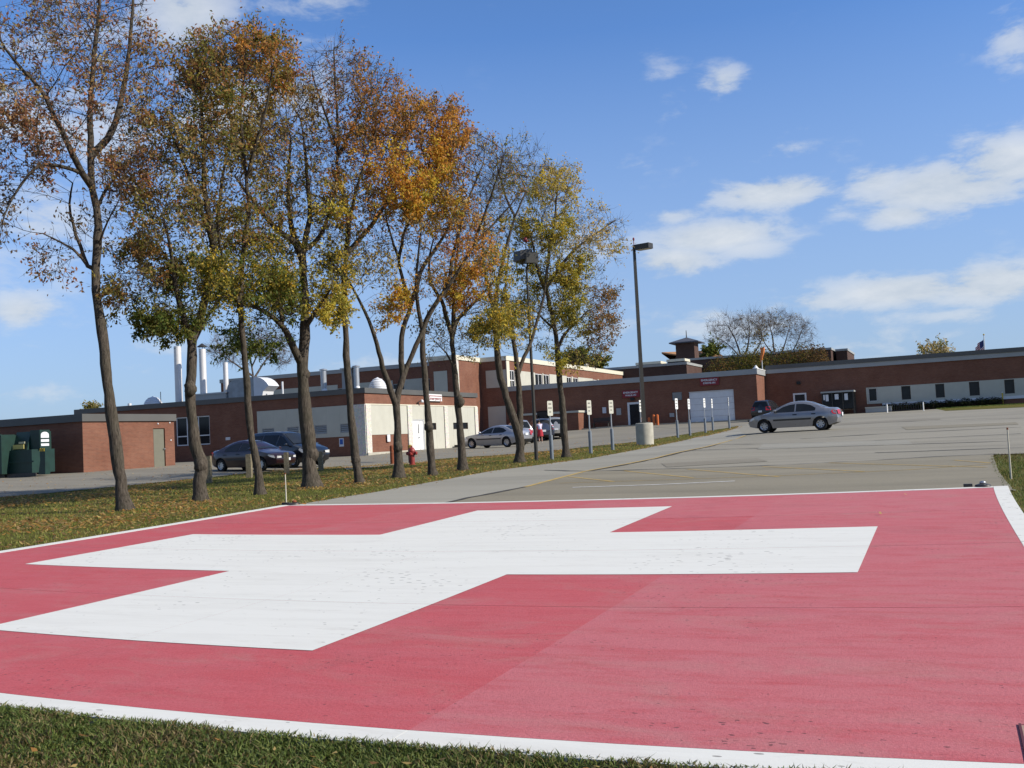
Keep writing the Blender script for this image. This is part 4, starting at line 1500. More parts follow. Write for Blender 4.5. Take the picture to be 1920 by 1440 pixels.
for a, b in ws:
    fpart('panel', A, prev, a - .012, 1.62, 3.18, -.04, -.002, M['panel'], rw)
    fpart('panel', A, a - .01, b + .01, 3.112, 3.18, -.04, -.002, M['panel'], rw)
    fpart('panel', A, a - .01, b + .01, 1.62, 1.842, -.04, -.002, M['panel'], rw)
    window(A, a, b, 1.852, 3.098, rw, M['white'] if a < -6 else M['dark_metal'], (), (), .05, .05)
    prev = b + .012
fpart('panel', A, prev, 33.9, 1.62, 3.18, -.04, -.002, M['panel'], rw)
fpart('sill_band', A, -5.6, 33.9, 1.36, 1.617, -.10, -.002, M['white_metal'], rw)
mb = MB()
slabf(mb, A, -13.77, -13.61, .62, 3.07, -.03, .1)
slabf(mb, A, -12.67, -12.51, .62, 3.07, -.03, .1)
slabf(mb, A, -13.61, -12.67, 2.92, 3.07, -.03, .1)
d = put('door', mb, M['white'], rw, off=rw.location)
fpart('door_leaf', A, -13.6, -12.68, .62, 2.91, .05, .09, M['black'], rw, d)
fpart('wall_fitting', A, -13.35, -13.0, 3.92, 4.22, -.18, -.002, M['black'], rw)

# glazed shelter with notices, planter, hedge, rack, cabinets in front of it
z0 = P1(-9.5, 101.5)
t = thing('glazed_shelter', 'dark glazed shelter with pale notices and a light roof edge, by the right wing', 'shelter', (-9.4, 101.6, z0))
put('roof_edge', MB().box(-1.5, 1.5, -1.1, 1.3, 2.05, 2.2), M['fascia_light'], t)
for x, y in ((-1.4, -.96), (-.5, -.96), (.45, -.96), (1.4, -.96), (1.4, 0), (1.4, 1.2), (-1.4, 0), (-1.4, 1.2)):
    put('post', MB().box(x - .04, x + .04, y - .04, y + .04, 0, 2.047), M['dark_metal'], t)
for a, b in ((-1.355, -.545), (-.455, .405), (.495, 1.355)):
    put('pane', MB().box(a, b, -.97, -.955, .5, 2.04), M['glass'], t)
put('pane', MB().box(-1.35, 1.35, 1.15, 1.165, .5, 2.04), M['glass'], t)
for a, w, h in ((-1.28, .14, .5), (-1.08, .26, .62), (-.25, .34, .5), (.62, .3, .6)):
    put('notice', MB().box(a, a + w, -.982, -.972, 1.9 - h, 1.9), M['paper'], t)
put('seat', MB().box(-1.2, 1.2, .5, .9, .4, .46), M['wood'], t)
for px, py, s, lb in ((1591, 770, .35, 'leftmost'), (1600, 766, .3, 'middle one'), (1611, 768, .3, 'rightmost')):
    p = gz(px, py + 3)
    q = thing('potted_plant', 'small pale potted plant before the dark glazed shelter, ' + lb + ' of the three', 'plant', p, 0, 'pots in front of the shelter')
    put('pot', MB().lathe([(.12, 0), (.17, .25), (.15, .25)], 10), M['concrete'], q)
    lv = MB()
    for k in range(26):
        a, e = random.uniform(0, 6.3), random.uniform(.2, 1.4)
        d = Vector((math.cos(a) * math.cos(e), math.sin(a) * math.cos(e), math.sin(e))) * random.uniform(.15, .4)
        n_ = Vector((-d.y, d.x, 0)).normalized() * .03
        o_ = Vector((0, 0, .25))
        lv.add([o_, o_ + d * .5 + n_, o_ + d, o_ + d * .5 - n_], [(0, 1, 2, 3)])
    put('foliage', lv, plain('pale_pot_foliage', (.22, .22, .12), .8) if 'pale_pot_foliage' not in bpy.data.materials else bpy.data.materials['pale_pot_foliage'], q)
p1 = onv(1621, 766, 101.8)
zz = P1(-6, 101.8)
t = thing('low_wall', 'long low grey concrete ledge left of the cycle rack', 'wall', (-5.9, 101.8, zz))
put('ledge_block', MB().box(-1.15, 1.15, -.3, .3, .0, .42), M['fascia_light'], t)
put('ledge_cap', MB().box(-1.2, 1.2, -.34, .34, .423, .52), M['panel'], t)
g1, g2 = gz(1664, 775), gz(1734, 769)
zz = (g1.z + g2.z) / 2
t = thing('cycle_rack', 'low cycle rack with two white end frames in front of the hedge', 'rack', (g1.x, g1.y, zz - .02))
Lr = g2.x - g1.x
for x in (0, Lr):
    put('end_frame', MB().tube([(x, -.25, 0), (x, -.25, .72), (x, .25, .72), (x, .25, 0)], .045, 6), M['white'], t)
for y, z in ((0, .70), (0, .15)):
    put('rail', MB().tube([(.05, y, z), (Lr - .05, y, z)], .03, 6), M['dark_metal'], t)
nb = 14
for k in range(nb):
    x = .2 + (Lr - .4) * k / (nb - 1)
    put('bar', MB().tube([(x, 0, .12), (x, 0, .72)], .022, 5), M['dark_metal'], t)


def shrub(name, label, cat, loc, half, n, cols, leaf, seed, stem=True, group=None, parent=None, drop=0.0):
    r = np.random.default_rng(seed)
    P = r.normal(0, 1, (n, 3))
    P /= np.linalg.norm(P, axis=1)[:, None]
    P *= (r.random((n, 1)) ** .35)
    lump = 1 + .35 * (vnoise(P[:, 0] * 3 + seed, P[:, 1] * 3 + P[:, 2] * 2.3 + 11, seed) - .5)[:, None]
    P = P * lump * np.array(half) + np.array([0, 0, half[2]])
    k = P[:, 2] > 0.02
    P = P[k]
    n = len(P)
    a = r.uniform(0, 6.28, n)
    e = r.uniform(-.9, .9, n)
    d = np.stack([np.cos(a) * np.cos(e), np.sin(a) * np.cos(e), np.sin(e)], -1)
    s = np.cross(d, r.normal(0, 1, (n, 3)))
    s /= np.linalg.norm(s, axis=1)[:, None]
    L_ = (leaf * r.uniform(.7, 1.3, n))[:, None]
    Vs = np.stack([P, P + d * L_ * .5 + s * L_ * .25, P + d * L_, P + d * L_ * .5 - s * L_ * .25], 1).reshape(-1, 3)
    F = np.arange(n)[:, None] * 4 + np.array([[0, 1, 2, 3]])
    C_ = np.array(cols)[r.integers(0, len(cols), n)] * r.uniform(.7, 1.3, (n, 1))
    t = thing(name, label, cat, loc, 0, group)
    o = put('foliage', mesh_np('foliage', Vs, F, np.repeat(C_, 4, axis=0)), M['leaf'], t)
    o['kind'] = 'stuff'
    mb = MB()
    for q in range(7):
        e = P[r.integers(0, n)]
        mb.tube([(r.uniform(-.1, .1) * half[0], r.uniform(-.1, .1) * half[1], -.02), (e[0] * .5, e[1] * .5, e[2] * .5), tuple(e)], [.04, .025, .008], 5)
    put('stems', mb, M['hedge_stem'], t)
    return t


DK = [(.018, .028, .010), (.026, .036, .012), (.034, .038, .016)]
hx = [-4.9, -3.6, -2.3, -1.0, .3, 1.6, 2.9, 4.0]
for k, u in enumerate(hx):
    shrub('hedge_bush', ['dark clipped bush at the left end of the hedge, behind the cycle rack', 'dark clipped bush second from the left end of the hedge', 'dark clipped bush under the second window of the right wing', 'dark clipped bush between the second and third right wing windows', 'dark clipped bush just right of the third right wing window', 'dark clipped bush just left of the fourth right wing window', 'dark clipped bush right under the fourth right wing window', 'dark clipped bush at the right end of the hedge, by the meter box'][k], 'hedge', (u, 102.3, P1(u, 102.3) - .05), (.75, .5, .42), 900, DK, .12, 50 + k, group='clipped bushes under the right wing windows')
drape('grass_verge', [G(1773, 770), G(1850, 766.5), G(1925, 763), (14, 101), (14, 102.9), (-1, 102.9)], -0.008, M['lawn'], 1.0)
U = rng.uniform(-1, 13, 5000)
V = 101.9 + rng.uniform(-1.2, 1, 5000) - .06 * U * 0
kk = in_poly(U, V, [G(1773, 770), G(1850, 766.5), G(1925, 763), (14, 101), (14, 102.9), (-1, 102.9)])
tag(blades('grass', U[kk], V[kk], rng.uniform(.06, .12, kk.sum()), rng.uniform(.03, .05, kk.sum()), pal([(.11, .15, .03), (.09, .13, .025)], kk.sum()), .6, -0.01), 'thin strip of bright grass in front of the right wing', 'grass', kind='stuff')
p = gz(1873, 758)
t = thing('meter_box', 'grey meter box on a post in front of the right wing', 'utility box', p)
put('post', MB().box(-.09, .09, -.06, .06, -.05, 1.2), M['fascia_light'], t)
put('casing', MB().box(-.16, .26, -.14, .14, 1.203, 2.1), M['fascia_light'], t)
put('dial', MB().lathe([(.1, -.05), (.1, .0)], 12, (-.2, 0, 1.75), 'x'), M['dark_metal'], t)
p = gz(1881, 759)
t = thing('marker_post', 'slim yellow marker post beside the green cabinets', 'post', p)
put('post', MB().lathe([(.06, -.05), (.06, 1.05), (.02, 1.1)], 10), M['yellow'], t)
put('cap', MB().lathe([(.065, 1.102), (.065, 1.15), (.02, 1.18)], 10), M['white'], t)
p = gz(1894, 758)
t = thing('utility_cabinet', 'narrow dark green utility cabinet by the right edge', 'utility box', p)
put('casing', MB().box(-.38, .38, -.3, .3, -.05, 1.35), M['green_dark'], t)
put('lid', MB().box(-.46, .46, -.36, .36, 1.353, 1.5), M['green_dark'], t)
p = gz(1912, 757)
t = thing('utility_cabinet', 'wide tall dark green utility cabinet at the right edge', 'utility box', p)
put('casing', MB().box(-.55, 1.3, -.1, .8, -.05, 1.75), M['green_dark'], t)
put('lid', MB().box(-.6, 1.35, -.15, .85, 1.753, 1.85), M['green_dark'], t)
for x in (.36,):
    put('door_joint', MB().box(x, x + .02, -.11, -.1005, .1, 1.7), M['black'], t)
p = gz(1886, 758)
t = thing('junction_box', 'small white junction box low beside the yellow post', 'utility box', p)
put('casing', MB().box(-.16, .2, -.1, .12, .42, .72), M['white_metal'], t)
put('post', MB().box(-.03, .03, -.02, .04, -.05, .418), M['dark_metal'], t)

# --- further blocks, tower and roofs behind


def block(name, label, px0, px1, pytop, v, depth, mat=None, capm=None, cap=.35, drop=9, line=None):
    a, b = onv(px0, pytop, v), onv(px1, pytop, v)
    c = onv((px0 + px1) / 2, pytop, v)
    zt = c[2]
    t = thing(name, label, 'building', (a[0], v, zt - drop))
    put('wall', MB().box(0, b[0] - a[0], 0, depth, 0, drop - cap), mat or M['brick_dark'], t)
    put('roof_edge', MB().box(-.1, b[0] - a[0] + .1, -.1, depth + .1, drop - cap + .003, drop), capm or M['fascia_light'], t)
    if line:
        put('band', MB().box(-.03, b[0] - a[0] + .03, -.03, depth + .03, drop - line - .12, drop - line), capm or M['fascia_light'], t)
    return t, a[0], b[0], zt


# roof heights follow the photo's roof lines at their own distance
block('rear_block', 'dark brick rear block with a plain roof, left of the tower', 1130, 1287, 684.5, 140, 30)
t, a_, b_, zt = block('rear_block', 'long dark brick rear block below the tower and bare trees', 1287, 1558, 662, 150, 14, line=2.2, cap=.3)
block('rear_block', 'short dark brick block at the right end of the long rear block', 1567, 1588, 654, 153, 12, line=2.0, cap=.3)
for (x0, x1, py, lab) in ((1193, 1238, 681, 'low dark roof hatch with a sunlit white end, left of the pair'), (1251, 1283, 675, 'dark roof penthouse with a sunlit cream cap beside the tower')):
    a, b = onv(x0, py, 141), onv(x1, py, 141)
    t = thing('roof_penthouse', lab, 'roof equipment', (a[0], 141, a[2] - 1.6), 0, 'roof boxes left of the tower')
    put('wall', MB().box(0, b[0] - a[0], 0, 3, 0, 1.3), M['dark_metal'], t)
    put('roof_edge', MB().box(-.1, b[0] - a[0] + .1, -.1, 3.1, 1.303, 1.65), M['cream'], t)
a, b = onv(1268, 672, 158), onv(1301, 640, 158)
w_ = b[0] - a[0]
zb, ze = a[2] - 3, onv(1285, 643, 158)[2]
t = thing('roof_tower', 'square dark brick roof tower with a low slate hipped roof and spike', 'tower', (a[0], 158, zb))
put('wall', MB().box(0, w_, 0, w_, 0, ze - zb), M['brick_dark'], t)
rf = MB()
ov = .85
h0 = ze - zb
rf.add([(-ov, -ov, h0 + .003), (w_ + ov, -ov, h0 + .003), (w_ + ov, w_ + ov, h0 + .003), (-ov, w_ + ov, h0 + .003), (-ov, -ov, h0 + .16), (w_ + ov, -ov, h0 + .16), (w_ + ov, w_ + ov, h0 + .16), (-ov, w_ + ov, h0 + .16), (w_ / 2, w_ / 2, h0 + 1.0)],
       [(0, 3, 2, 1), (0, 1, 5, 4), (1, 2, 6, 5), (2, 3, 7, 6), (3, 0, 4, 7), (4, 5, 8), (5, 6, 8), (6, 7, 8), (7, 4, 8)])
r_ = put('roof', rf, M['slate'], t)
put('spike', MB().cyl((w_ / 2, w_ / 2, h0 + .95), (w_ / 2, w_ / 2, h0 + 2.1), .09, .05, 6), M['dark_metal'], r_)
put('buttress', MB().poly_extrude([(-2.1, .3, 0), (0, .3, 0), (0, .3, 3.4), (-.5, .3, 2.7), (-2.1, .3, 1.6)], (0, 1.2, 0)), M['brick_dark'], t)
# tan pitched roof right of the tower
p0, p1, p2 = onv(1308, 655, 166), onv(1328, 655, 166), onv(1349, 670, 166)
t = thing('pitched_roof_house', 'tan tiled pitched roof showing right of the roof tower', 'building', (p0[0], 166, p2[2] - 6))
zr, zl = p0[2] - (p2[2] - 6), 5.4
x1_, x2_ = p1[0] - p0[0], p2[0] - p0[0]
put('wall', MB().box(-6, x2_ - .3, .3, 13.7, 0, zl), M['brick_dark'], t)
put('roof', MB().add([(-6, -.2, zr), (x1_ - .4, 4.5, zr), (x2_, 14, zl), (x2_, -.2, zl), (-6, -.2, zr - .25), (-6, 14, zl), (-6, 14, zr), (x1_ - .4, 9.5, zr)], [(0, 3, 1), (1, 3, 2, 7), (0, 1, 7, 6), (6, 7, 2), (6, 2, 5), (0, 6, 5, 4), (0, 4, 3)]), M['orange_roof'], t)
# white beacon dome on the wing roof, windsock, flag
p = onv(1417, 688, 99.0)
t = thing('roof_beacon', 'small white cone cap on the emergency wing corner', 'beacon', (p[0], 99.0, 5.45))
put('cap', MB().lathe([(.28, 0), (.28, .1), (.05, .42)], 12), M['white'], t)
pw = onv(1427, 652, 104.5)
t = thing('windsock', 'limp orange windsock hanging on a mast above the emergency wing', 'windsock', (pw[0], 104.5, 5.3))
hz_ = pw[2] - 5.3
put('mast', MB().cyl((0, 0, 0), (0, 0, hz_ + .15), .045, .03, 8), M['white_metal'], t)
put('hoop', MB().tube([(.12 + .22 * math.cos(k * math.pi / 4), .22 * math.sin(k * math.pi / 4), hz_ - .02) for k in range(9)], .02, 5), M['dark_metal'], t)
sk = MB()
rings = []
for k in range(9):
    f = k / 8
    r_ = .24 - .10 * f
    cx, cz = .12 - .18 * f + .05 * math.sin(f * 5), hz_ - f * 1.45
    rings += [(cx + r_ * math.cos(j * math.pi / 6) * (1 - .25 * f), r_ * math.sin(j * math.pi / 6) * (.8 - .35 * f) + .03 * math.sin(j * 2 + k), cz + .04 * math.sin(j * 3)) for j in range(12)]
sk.add(rings, [(k * 12 + j, k * 12 + (j + 1) % 12, (k + 1) * 12 + (j + 1) % 12, (k + 1) * 12 + j) for k in range(8) for j in range(12)])
put('sock', sk, M['windsock'], t, smooth=True)
p = onv(1847, 660, 135)
q = onv(1845.5, 629, 135)
t = thing('flagpole', 'distant flagpole with a limp striped flag behind the right wing', 'flag', (p[0], 135, 2))
put('pole', MB().cyl((0, 0, 0), (0, 0, q[2] - 2), .08, .05, 8), M['white_metal'], t)
put('finial', MB().lathe([(.02, -.12), (.12, 0), (.02, .12)], 10, (0, 0, q[2] - 2 + .1)), M['yellow'], t)
ft = MT('striped_flag', 0.8, 0.1)
sp = ft.N.new('ShaderNodeSeparateXYZ')
ft.L.new(ft.tc.outputs['UV'], sp.inputs[0])
wv = ft.N.new('ShaderNodeMath')
wv.operation = 'MULTIPLY'
wv.inputs[1].default_value = 6.5
ft.L.new(sp.outputs[1], wv.inputs[0])
fr = ft.N.new('ShaderNodeMath')
fr.operation = 'FRACT'
ft.L.new(wv.outputs[0], fr.inputs[0])
gt = ft.N.new('ShaderNodeMath')
gt.operation = 'GREATER_THAN'
gt.inputs[1].default_value = .5
ft.L.new(fr.outputs[0], gt.inputs[0])
st_ = ft.mix(gt.outputs[0], (.45, .04, .05), (.75, .72, .70))
c1 = ft.N.new('ShaderNodeMath')
c1.operation = 'LESS_THAN'
c1.inputs[1].default_value = .4
ft.L.new(sp.outputs[0], c1.inputs[0])
c2 = ft.N.new('ShaderNodeMath')
c2.operation = 'GREATER_THAN'
c2.inputs[1].default_value = .46
ft.L.new(sp.outputs[1], c2.inputs[0])
cm = ft.N.new('ShaderNodeMath')
cm.operation = 'MULTIPLY'
ft.L.new(c1.outputs[0], cm.inputs[0])
ft.L.new(c2.outputs[0], cm.inputs[1])
ft.col(ft.mix(cm.outputs[0], st_, (.05, .06, .16)))
nx, nz_ = 12, 8
fm = bpy.data.meshes.new('flag')
vs, fs, uv = [], [], []
for i in range(nx + 1):
    for j in range(nz_ + 1):
        a, b = i / nx, j / nz_
        droop = a * 1.15
        vs.append((-.08 - a * 1.0 + .12 * math.sin(a * 9) * b, .22 * math.sin(a * 11 + b * 2) * a + .04, q[2] - 2 - .35 - (1 - b) * 1.55 - droop * .9))
        uv.append((a, b))
for i in range(nx):
    for j in range(nz_):
        k = i * (nz_ + 1) + j
        fs.append((k, k + nz_ + 1, k + nz_ + 2, k + 1))
fm.from_pydata(vs, [], fs)
ul = fm.uv_layers.new(name='UVMap')
for l in fm.loops:
    ul.data[l.index].uv = uv[l.vertex_index]
put('flag', fm, ft.m, t, smooth=True)

# ------------------------------------------------------------------ vehicles
def arch(cx, cz, r, n=9):
    # from the rear foot of the arch to its front foot
    out = []
    for k in range(n + 1):
        a = math.pi - math.pi * k / n
        out.append((cx + r * math.cos(a), cz + r * math.sin(a)))
    return out


CARS = {
    'sedan': dict(W=1.70, wb=(-1.32, 1.32), wr=.30, belt=.93, tw=.50, top=1.40,
                  upper=[(2.16, .30), (2.20, .46), (2.17, .60), (2.05, .70), (1.75, .78), (1.35, .86), (1.06, .93), (.72, 1.12), (.38, 1.28), (.1, 1.365), (-.25, 1.40), (-.6, 1.385), (-.9, 1.32), (-1.25, 1.18), (-1.58, 1.03), (-1.75, 1.01), (-2.02, .99), (-2.13, .93), (-2.17, .75), (-2.20, .55), (-2.14, .34)],
                  wind=[(.99, .965), (.30, 1.305)], rear=[(-.93, 1.300), (-1.52, 1.055)],
                  side=[[(.86, .955), (.42, 1.215), (.12, 1.30), (-.14, 1.325), (-.14, .955)], [(-.20, .955), (-.20, 1.325), (-.55, 1.315), (-.88, 1.235), (-1.12, 1.09), (-1.10, .965)]]),
    'big_sedan': dict(W=1.86, wb=(-1.50, 1.52), wr=.34, belt=.98, tw=.55, top=1.47,
                      upper=[(2.40, .30), (2.45, .48), (2.42, .68), (2.25, .80), (1.8, .88), (1.3, .94), (.98, .98), (.60, 1.18), (.25, 1.34), (-.1, 1.44), (-.5, 1.47), (-.9, 1.44), (-1.3, 1.33), (-1.7, 1.17), (-1.95, 1.10), (-2.3, 1.07), (-2.45, 1.0), (-2.50, .8), (-2.50, .5), (-2.42, .34)],
                      wind=[(.92, 1.01), (.18, 1.37)], rear=[(-1.18, 1.38), (-1.78, 1.15)],
                      side=[[(.78, 1.0), (.30, 1.27), (.0, 1.36), (-.22, 1.385), (-.22, 1.0)], [(-.28, 1.0), (-.28, 1.39), (-.7, 1.385), (-1.1, 1.30), (-1.45, 1.12), (-1.2, 1.02)]]),
    'minivan': dict(W=1.92, wb=(-1.52, 1.50), wr=.33, belt=1.02, tw=.34, top=1.74,
                    upper=[(2.35, .30), (2.42, .50), (2.38, .72), (2.15, .88), (1.75, 1.0), (1.50, 1.07), (1.0, 1.36), (.6, 1.58), (.25, 1.70), (-.3, 1.745), (-1.2, 1.745), (-1.9, 1.71), (-2.12, 1.64), (-2.28, 1.30), (-2.38, 1.0), (-2.44, .7), (-2.44, .45), (-2.36, .32)],
                    wind=[(1.44, 1.11), (.50, 1.625)], rear=[(-2.15, 1.59), (-2.32, 1.12)],
                    side=[[(1.25, 1.08), (.62, 1.50), (.30, 1.60), (.30, 1.08)], [(.22, 1.08), (.22, 1.62), (-.85, 1.65), (-.85, 1.08)], [(-.93, 1.08), (-.93, 1.65), (-1.85, 1.62), (-2.08, 1.30), (-2.10, 1.10)]]),
    'suv': dict(W=1.86, wb=(-1.38, 1.40), wr=.36, belt=1.08, tw=.30, top=1.76,
                upper=[(2.22, .36), (2.28, .6), (2.24, .88), (2.0, 1.0), (1.3, 1.06), (1.08, 1.10), (.72, 1.38), (.40, 1.62), (.1, 1.72), (-.4, 1.765), (-1.2, 1.75), (-1.85, 1.70), (-2.05, 1.62), (-2.18, 1.30), (-2.26, 1.05), (-2.30, .75), (-2.28, .45), (-2.2, .38)],
                wind=[(1.02, 1.15), (.34, 1.655)], rear=[(-2.08, 1.56), (-2.20, 1.16)],
                side=[[(.86, 1.13), (.42, 1.50), (.15, 1.62), (.05, 1.64), (.05, 1.13)], [(-.02, 1.13), (-.02, 1.645), (-1.0, 1.65), (-1.0, 1.13)], [(-1.08, 1.13), (-1.08, 1.65), (-1.75, 1.61), (-1.98, 1.36), (-2.0, 1.16)]]),
}
PAINT = {}


def vehicle(kind, label, loc, heading, color, cat='car', open_hatch=False, plate=True, group=None, metal=.55, molding=None, name='parked_car'):
    S_ = CARS[kind]
    key = color + (metal,)
    if key not in PAINT:
        PAINT[key] = car_paint('car_paint', color, metal)
    paint = PAINT[key]
    W2, belt, tw, top = S_['W'] / 2, S_['belt'], S_['tw'], S_['top']
    xf, xr = max(p[0] for p in S_['upper']), min(p[0] for p in S_['upper'])

    def hw(x, z):
        h = W2
        if z > belt:
            h -= tw * (z - belt) * (1 + .25 * (z - belt))
        if z < .55:
            h -= .22 * (.55 - z)
        h -= .05 * max(0, (z - .75) / max(.1, belt - .75)) * (1 if z <= belt else 1)
        e = max(0, x - (xf - .85)) / .85
        h -= .24 * e ** 2.2
        e = max(0, (xr + .7) - x) / .7
        h -= (.15 if kind in ('sedan', 'big_sedan') else .08) * e ** 2.2
        return h
    root = thing(name, label, cat, loc, heading, group)
    wr = S_['wr']
    ar = wr + .065
    x1, x2 = S_['wb']
    outline = [S_['upper'][-1], (x1 - ar - .04, .22)] + arch(x1, wr, ar) + [(x1 + ar + .03, .19), (x2 - ar - .03, .19)] + arch(x2, wr, ar) + [(x2 + ar + .04, .22)] + S_['upper'][:-1]
    bm = bmesh.new()
    f = bm.faces.new([bm.verts.new((x, -1, z)) for x, z in outline])
    ex = bmesh.ops.extrude_face_region(bm, geom=[f])
    for v in ex['geom']:
        if isinstance(v, bmesh.types.BMVert):
            v.co.y = 1
    for co, no in [((0, 0, z), (0, 0, 1)) for z in (.40, .56, .70, .82, belt, belt + .12, belt + .25)] + [((x, 0, 0), (1, 0, 0)) for x in np.arange(xr + .18, xf, .26)] + [((0, y, 0), (0, 1, 0)) for y in (-.86, -.5, 0, .5, .86)]:
        bmesh.ops.bisect_plane(bm, geom=bm.verts[:] + bm.edges[:] + bm.faces[:], plane_co=co, plane_no=no, dist=1e-5)
    for v in bm.verts:
        x, y, z = v.co
        h = hw(x, z)
        # crown of roof, hood, and the bow of nose and tail
        v.co.z = z + (0.045 * (1 - y * y) if z > .72 else 0) - (.03 * max(0, abs(y) - .86) / .14 if z > .9 else 0)
        v.co.x = x - (np.sign(x) * .10 * y * y * min(1, max(0, (abs(x) - 1.6) / .5)))
        v.co.y = y * h
    bmesh.ops.recalc_face_normals(bm, faces=bm.faces)
    me = bpy.data.meshes.new('body')
    me.materials.append(paint)
    me.materials.append(M['black'])
    for fc in bm.faces:
        c = fc.calc_center_median()
        if (fc.normal.z < -.35 and c.z < .6) or (abs(fc.normal.y) < .3 and c.z < wr + ar + .02 and any(math.hypot(c.x - q, c.z - wr) < ar + .03 for q in (x1, x2))):
            fc.material_index = 1
    bm.to_mesh(me)
    bm.free()
    put('body', me, None, root, smooth=True, sharp=32)

    def patch(nm, poly, side, mat, off=.008, parent=None, thick=0):
        mb = MB()
        pts = [(x - (np.sign(x) * .10 * min(1, max(0, (abs(x) - 1.6) / .5))), side * (hw(x, z) + off), z - (.03 if z > .9 else 0)) for x, z in poly]
        mb.add(pts, [tuple(range(len(pts)))])
        if nm == 'side_window':
            c = np.mean(pts, axis=0)
        return put(nm, mb, mat, parent or root)
    for s in (1, -1):
        for poly in S_['side']:
            patch('side_window', poly, s, M['glass'])
        # door shut lines and sill
        for xx in {'sedan': (.98, -.17, -1.02), 'big_sedan': (.95, -.25, -1.25), 'minivan': (1.32, .26, -.89), 'suv': (1.0, .02, -1.04)}[kind]:
            patch('door_joint', [(xx, .30), (xx + .014, .30), (xx + .014, belt), (xx, belt)], s, M['black'], .006)
        zc = .60 if kind == 'sedan' else .64
        patch('side_moulding', [(x2 - ar - .08, zc), (x2 - ar - .08, zc - .075), (x1 + ar + .05, zc - .075), (x1 + ar + .05, zc)], s, molding or M['dark_metal'], .012)
        for xx in ((-.05, -.92) if kind != 'minivan' else (.42, -.75)):
            patch('door_handle', [(xx, belt - .12), (xx, belt - .165), (xx - .2, belt - .165), (xx - .2, belt - .12)], s, M['black'], .014)
        fx = S_['side'][0][0][0] - .10
        mbm = MB()
        y0 = hw(fx, belt + .06)
        mbm.tube([(fx, s * y0, belt + .02), (fx, s * (y0 + .08), belt + .06)], .025, 6)
        vv = MB()
        vv.lathe([(.02, -.07), (.075, -.05), (.095, .0), (.085, .06), (.02, .075)], 10, (fx + .0, 0, 0), 'x')
        mbm.add([(a - 0, s * (y0 + .15) + b * .9, belt + .085 + c * .62) for a, b, c in vv.v], vv.f)
        put('door_mirror', mbm, paint, root, smooth=True, sharp=40)
        hl = {'sedan': [(2.16, .54), (2.12, .66), (1.83, .735), (1.80, .66), (2.0, .58)], 'big_sedan': [(2.42, .58), (2.36, .72), (2.08, .82), (2.02, .74), (2.2, .62)], 'minivan': [(2.38, .62), (2.33, .78), (2.02, .90), (1.95, .82), (2.15, .68)], 'suv': [(2.24, .70), (2.20, .90), (1.95, .96), (1.92, .80)]}[kind]
        patch('headlight', hl, s, M['lens'], .01)
        # and their front faces
        a = {'sedan': 2.175, 'big_sedan': 2.435, 'minivan': 2.40, 'suv': 2.265}[kind]
        z0, z1 = hl[0][1], hl[1][1]
        yo = hw(a - .02, (z0 + z1) / 2) - .06
        mbm = MB()
        mbm.add([(a - .085, s * yo, z0), (a - .085, s * yo, z1 - .02), (a - .02, s * (yo - .36), z1 - .04), (a + .012, s * (yo - .36), z0 + .02)], [(0, 1, 2, 3)])
        mbm.v = [(x + .03, y, z) for x, y, z in mbm.v]
        put('headlight', mbm, M['lens'], root)
        tl = {'sedan': [(-2.12, .93), (-2.16, .72), (-1.98, .74), (-1.88, .86), (-1.95, .96)], 'big_sedan': [(-2.45, .98), (-2.48, .76), (-2.28, .78), (-2.26, .96)], 'minivan': [(-2.37, 1.04), (-2.42, .76), (-2.22, .80), (-2.2, 1.06)], 'suv': [(-2.20, 1.20), (-2.28, .86), (-2.1, .88), (-2.02, 1.18)]}[kind]
        patch('taillight', tl, s, M['tail'], .01)
        xt = min(xr + .012, xr)
        z0, z1 = tl[1][1], tl[0][1]
        yo = hw(xr + .03, (z0 + z1) / 2) - .03
        xa = {'sedan': -2.19, 'big_sedan': -2.50, 'minivan': -2.41, 'suv': -2.26}[kind]
        mbm = MB()
        sl = .05 if kind in ('sedan', 'big_sedan') else .09
        mbm.add([(xa + .055, s * yo, z0), (xa + .055 + sl, s * yo, z1), (xa + sl - .02, s * (yo - .30), z1), (xa - .03, s * (yo - .30), z0)], [(0, 1, 2, 3)])
        put('taillight', mbm, M['tail'], root)
    # glass front and rear, on slightly crowned sheets

    def screen(nm, seg, inset, mat, parent=None, rearward=False, y_scale=1):
        (xa, za), (xb, zb) = seg
        d = Vector((xb - xa, 0, zb - za)).normalized()
        nrm = Vector((-d.z, 0, d.x))
        if nrm.z < 0:
            nrm = -nrm
        mb = MB()
        n_, m_ = 8, 3
        for i in range(m_ + 1):
            t_ = i / m_
            x, z = xa + (xb - xa) * t_, za + (zb - za) * t_
            wdt = (hw(x, z) - inset) * y_scale
            for j in range(n_ + 1):
                y = -1 + 2 * j / n_
                mb.v.append((x + nrm.x * .012, y * wdt, z + nrm.z * .012 + .045 * (1 - y * y * .8)))
        for i in range(m_):
            for j in range(n_):
                k = i * (n_ + 1) + j
                mb.f.append((k, k + 1, k + n_ + 2, k + n_ + 1))
        return put(nm, mb, mat, parent or root, smooth=True)
    screen('windscreen', S_['wind'], .07, M['glass'])
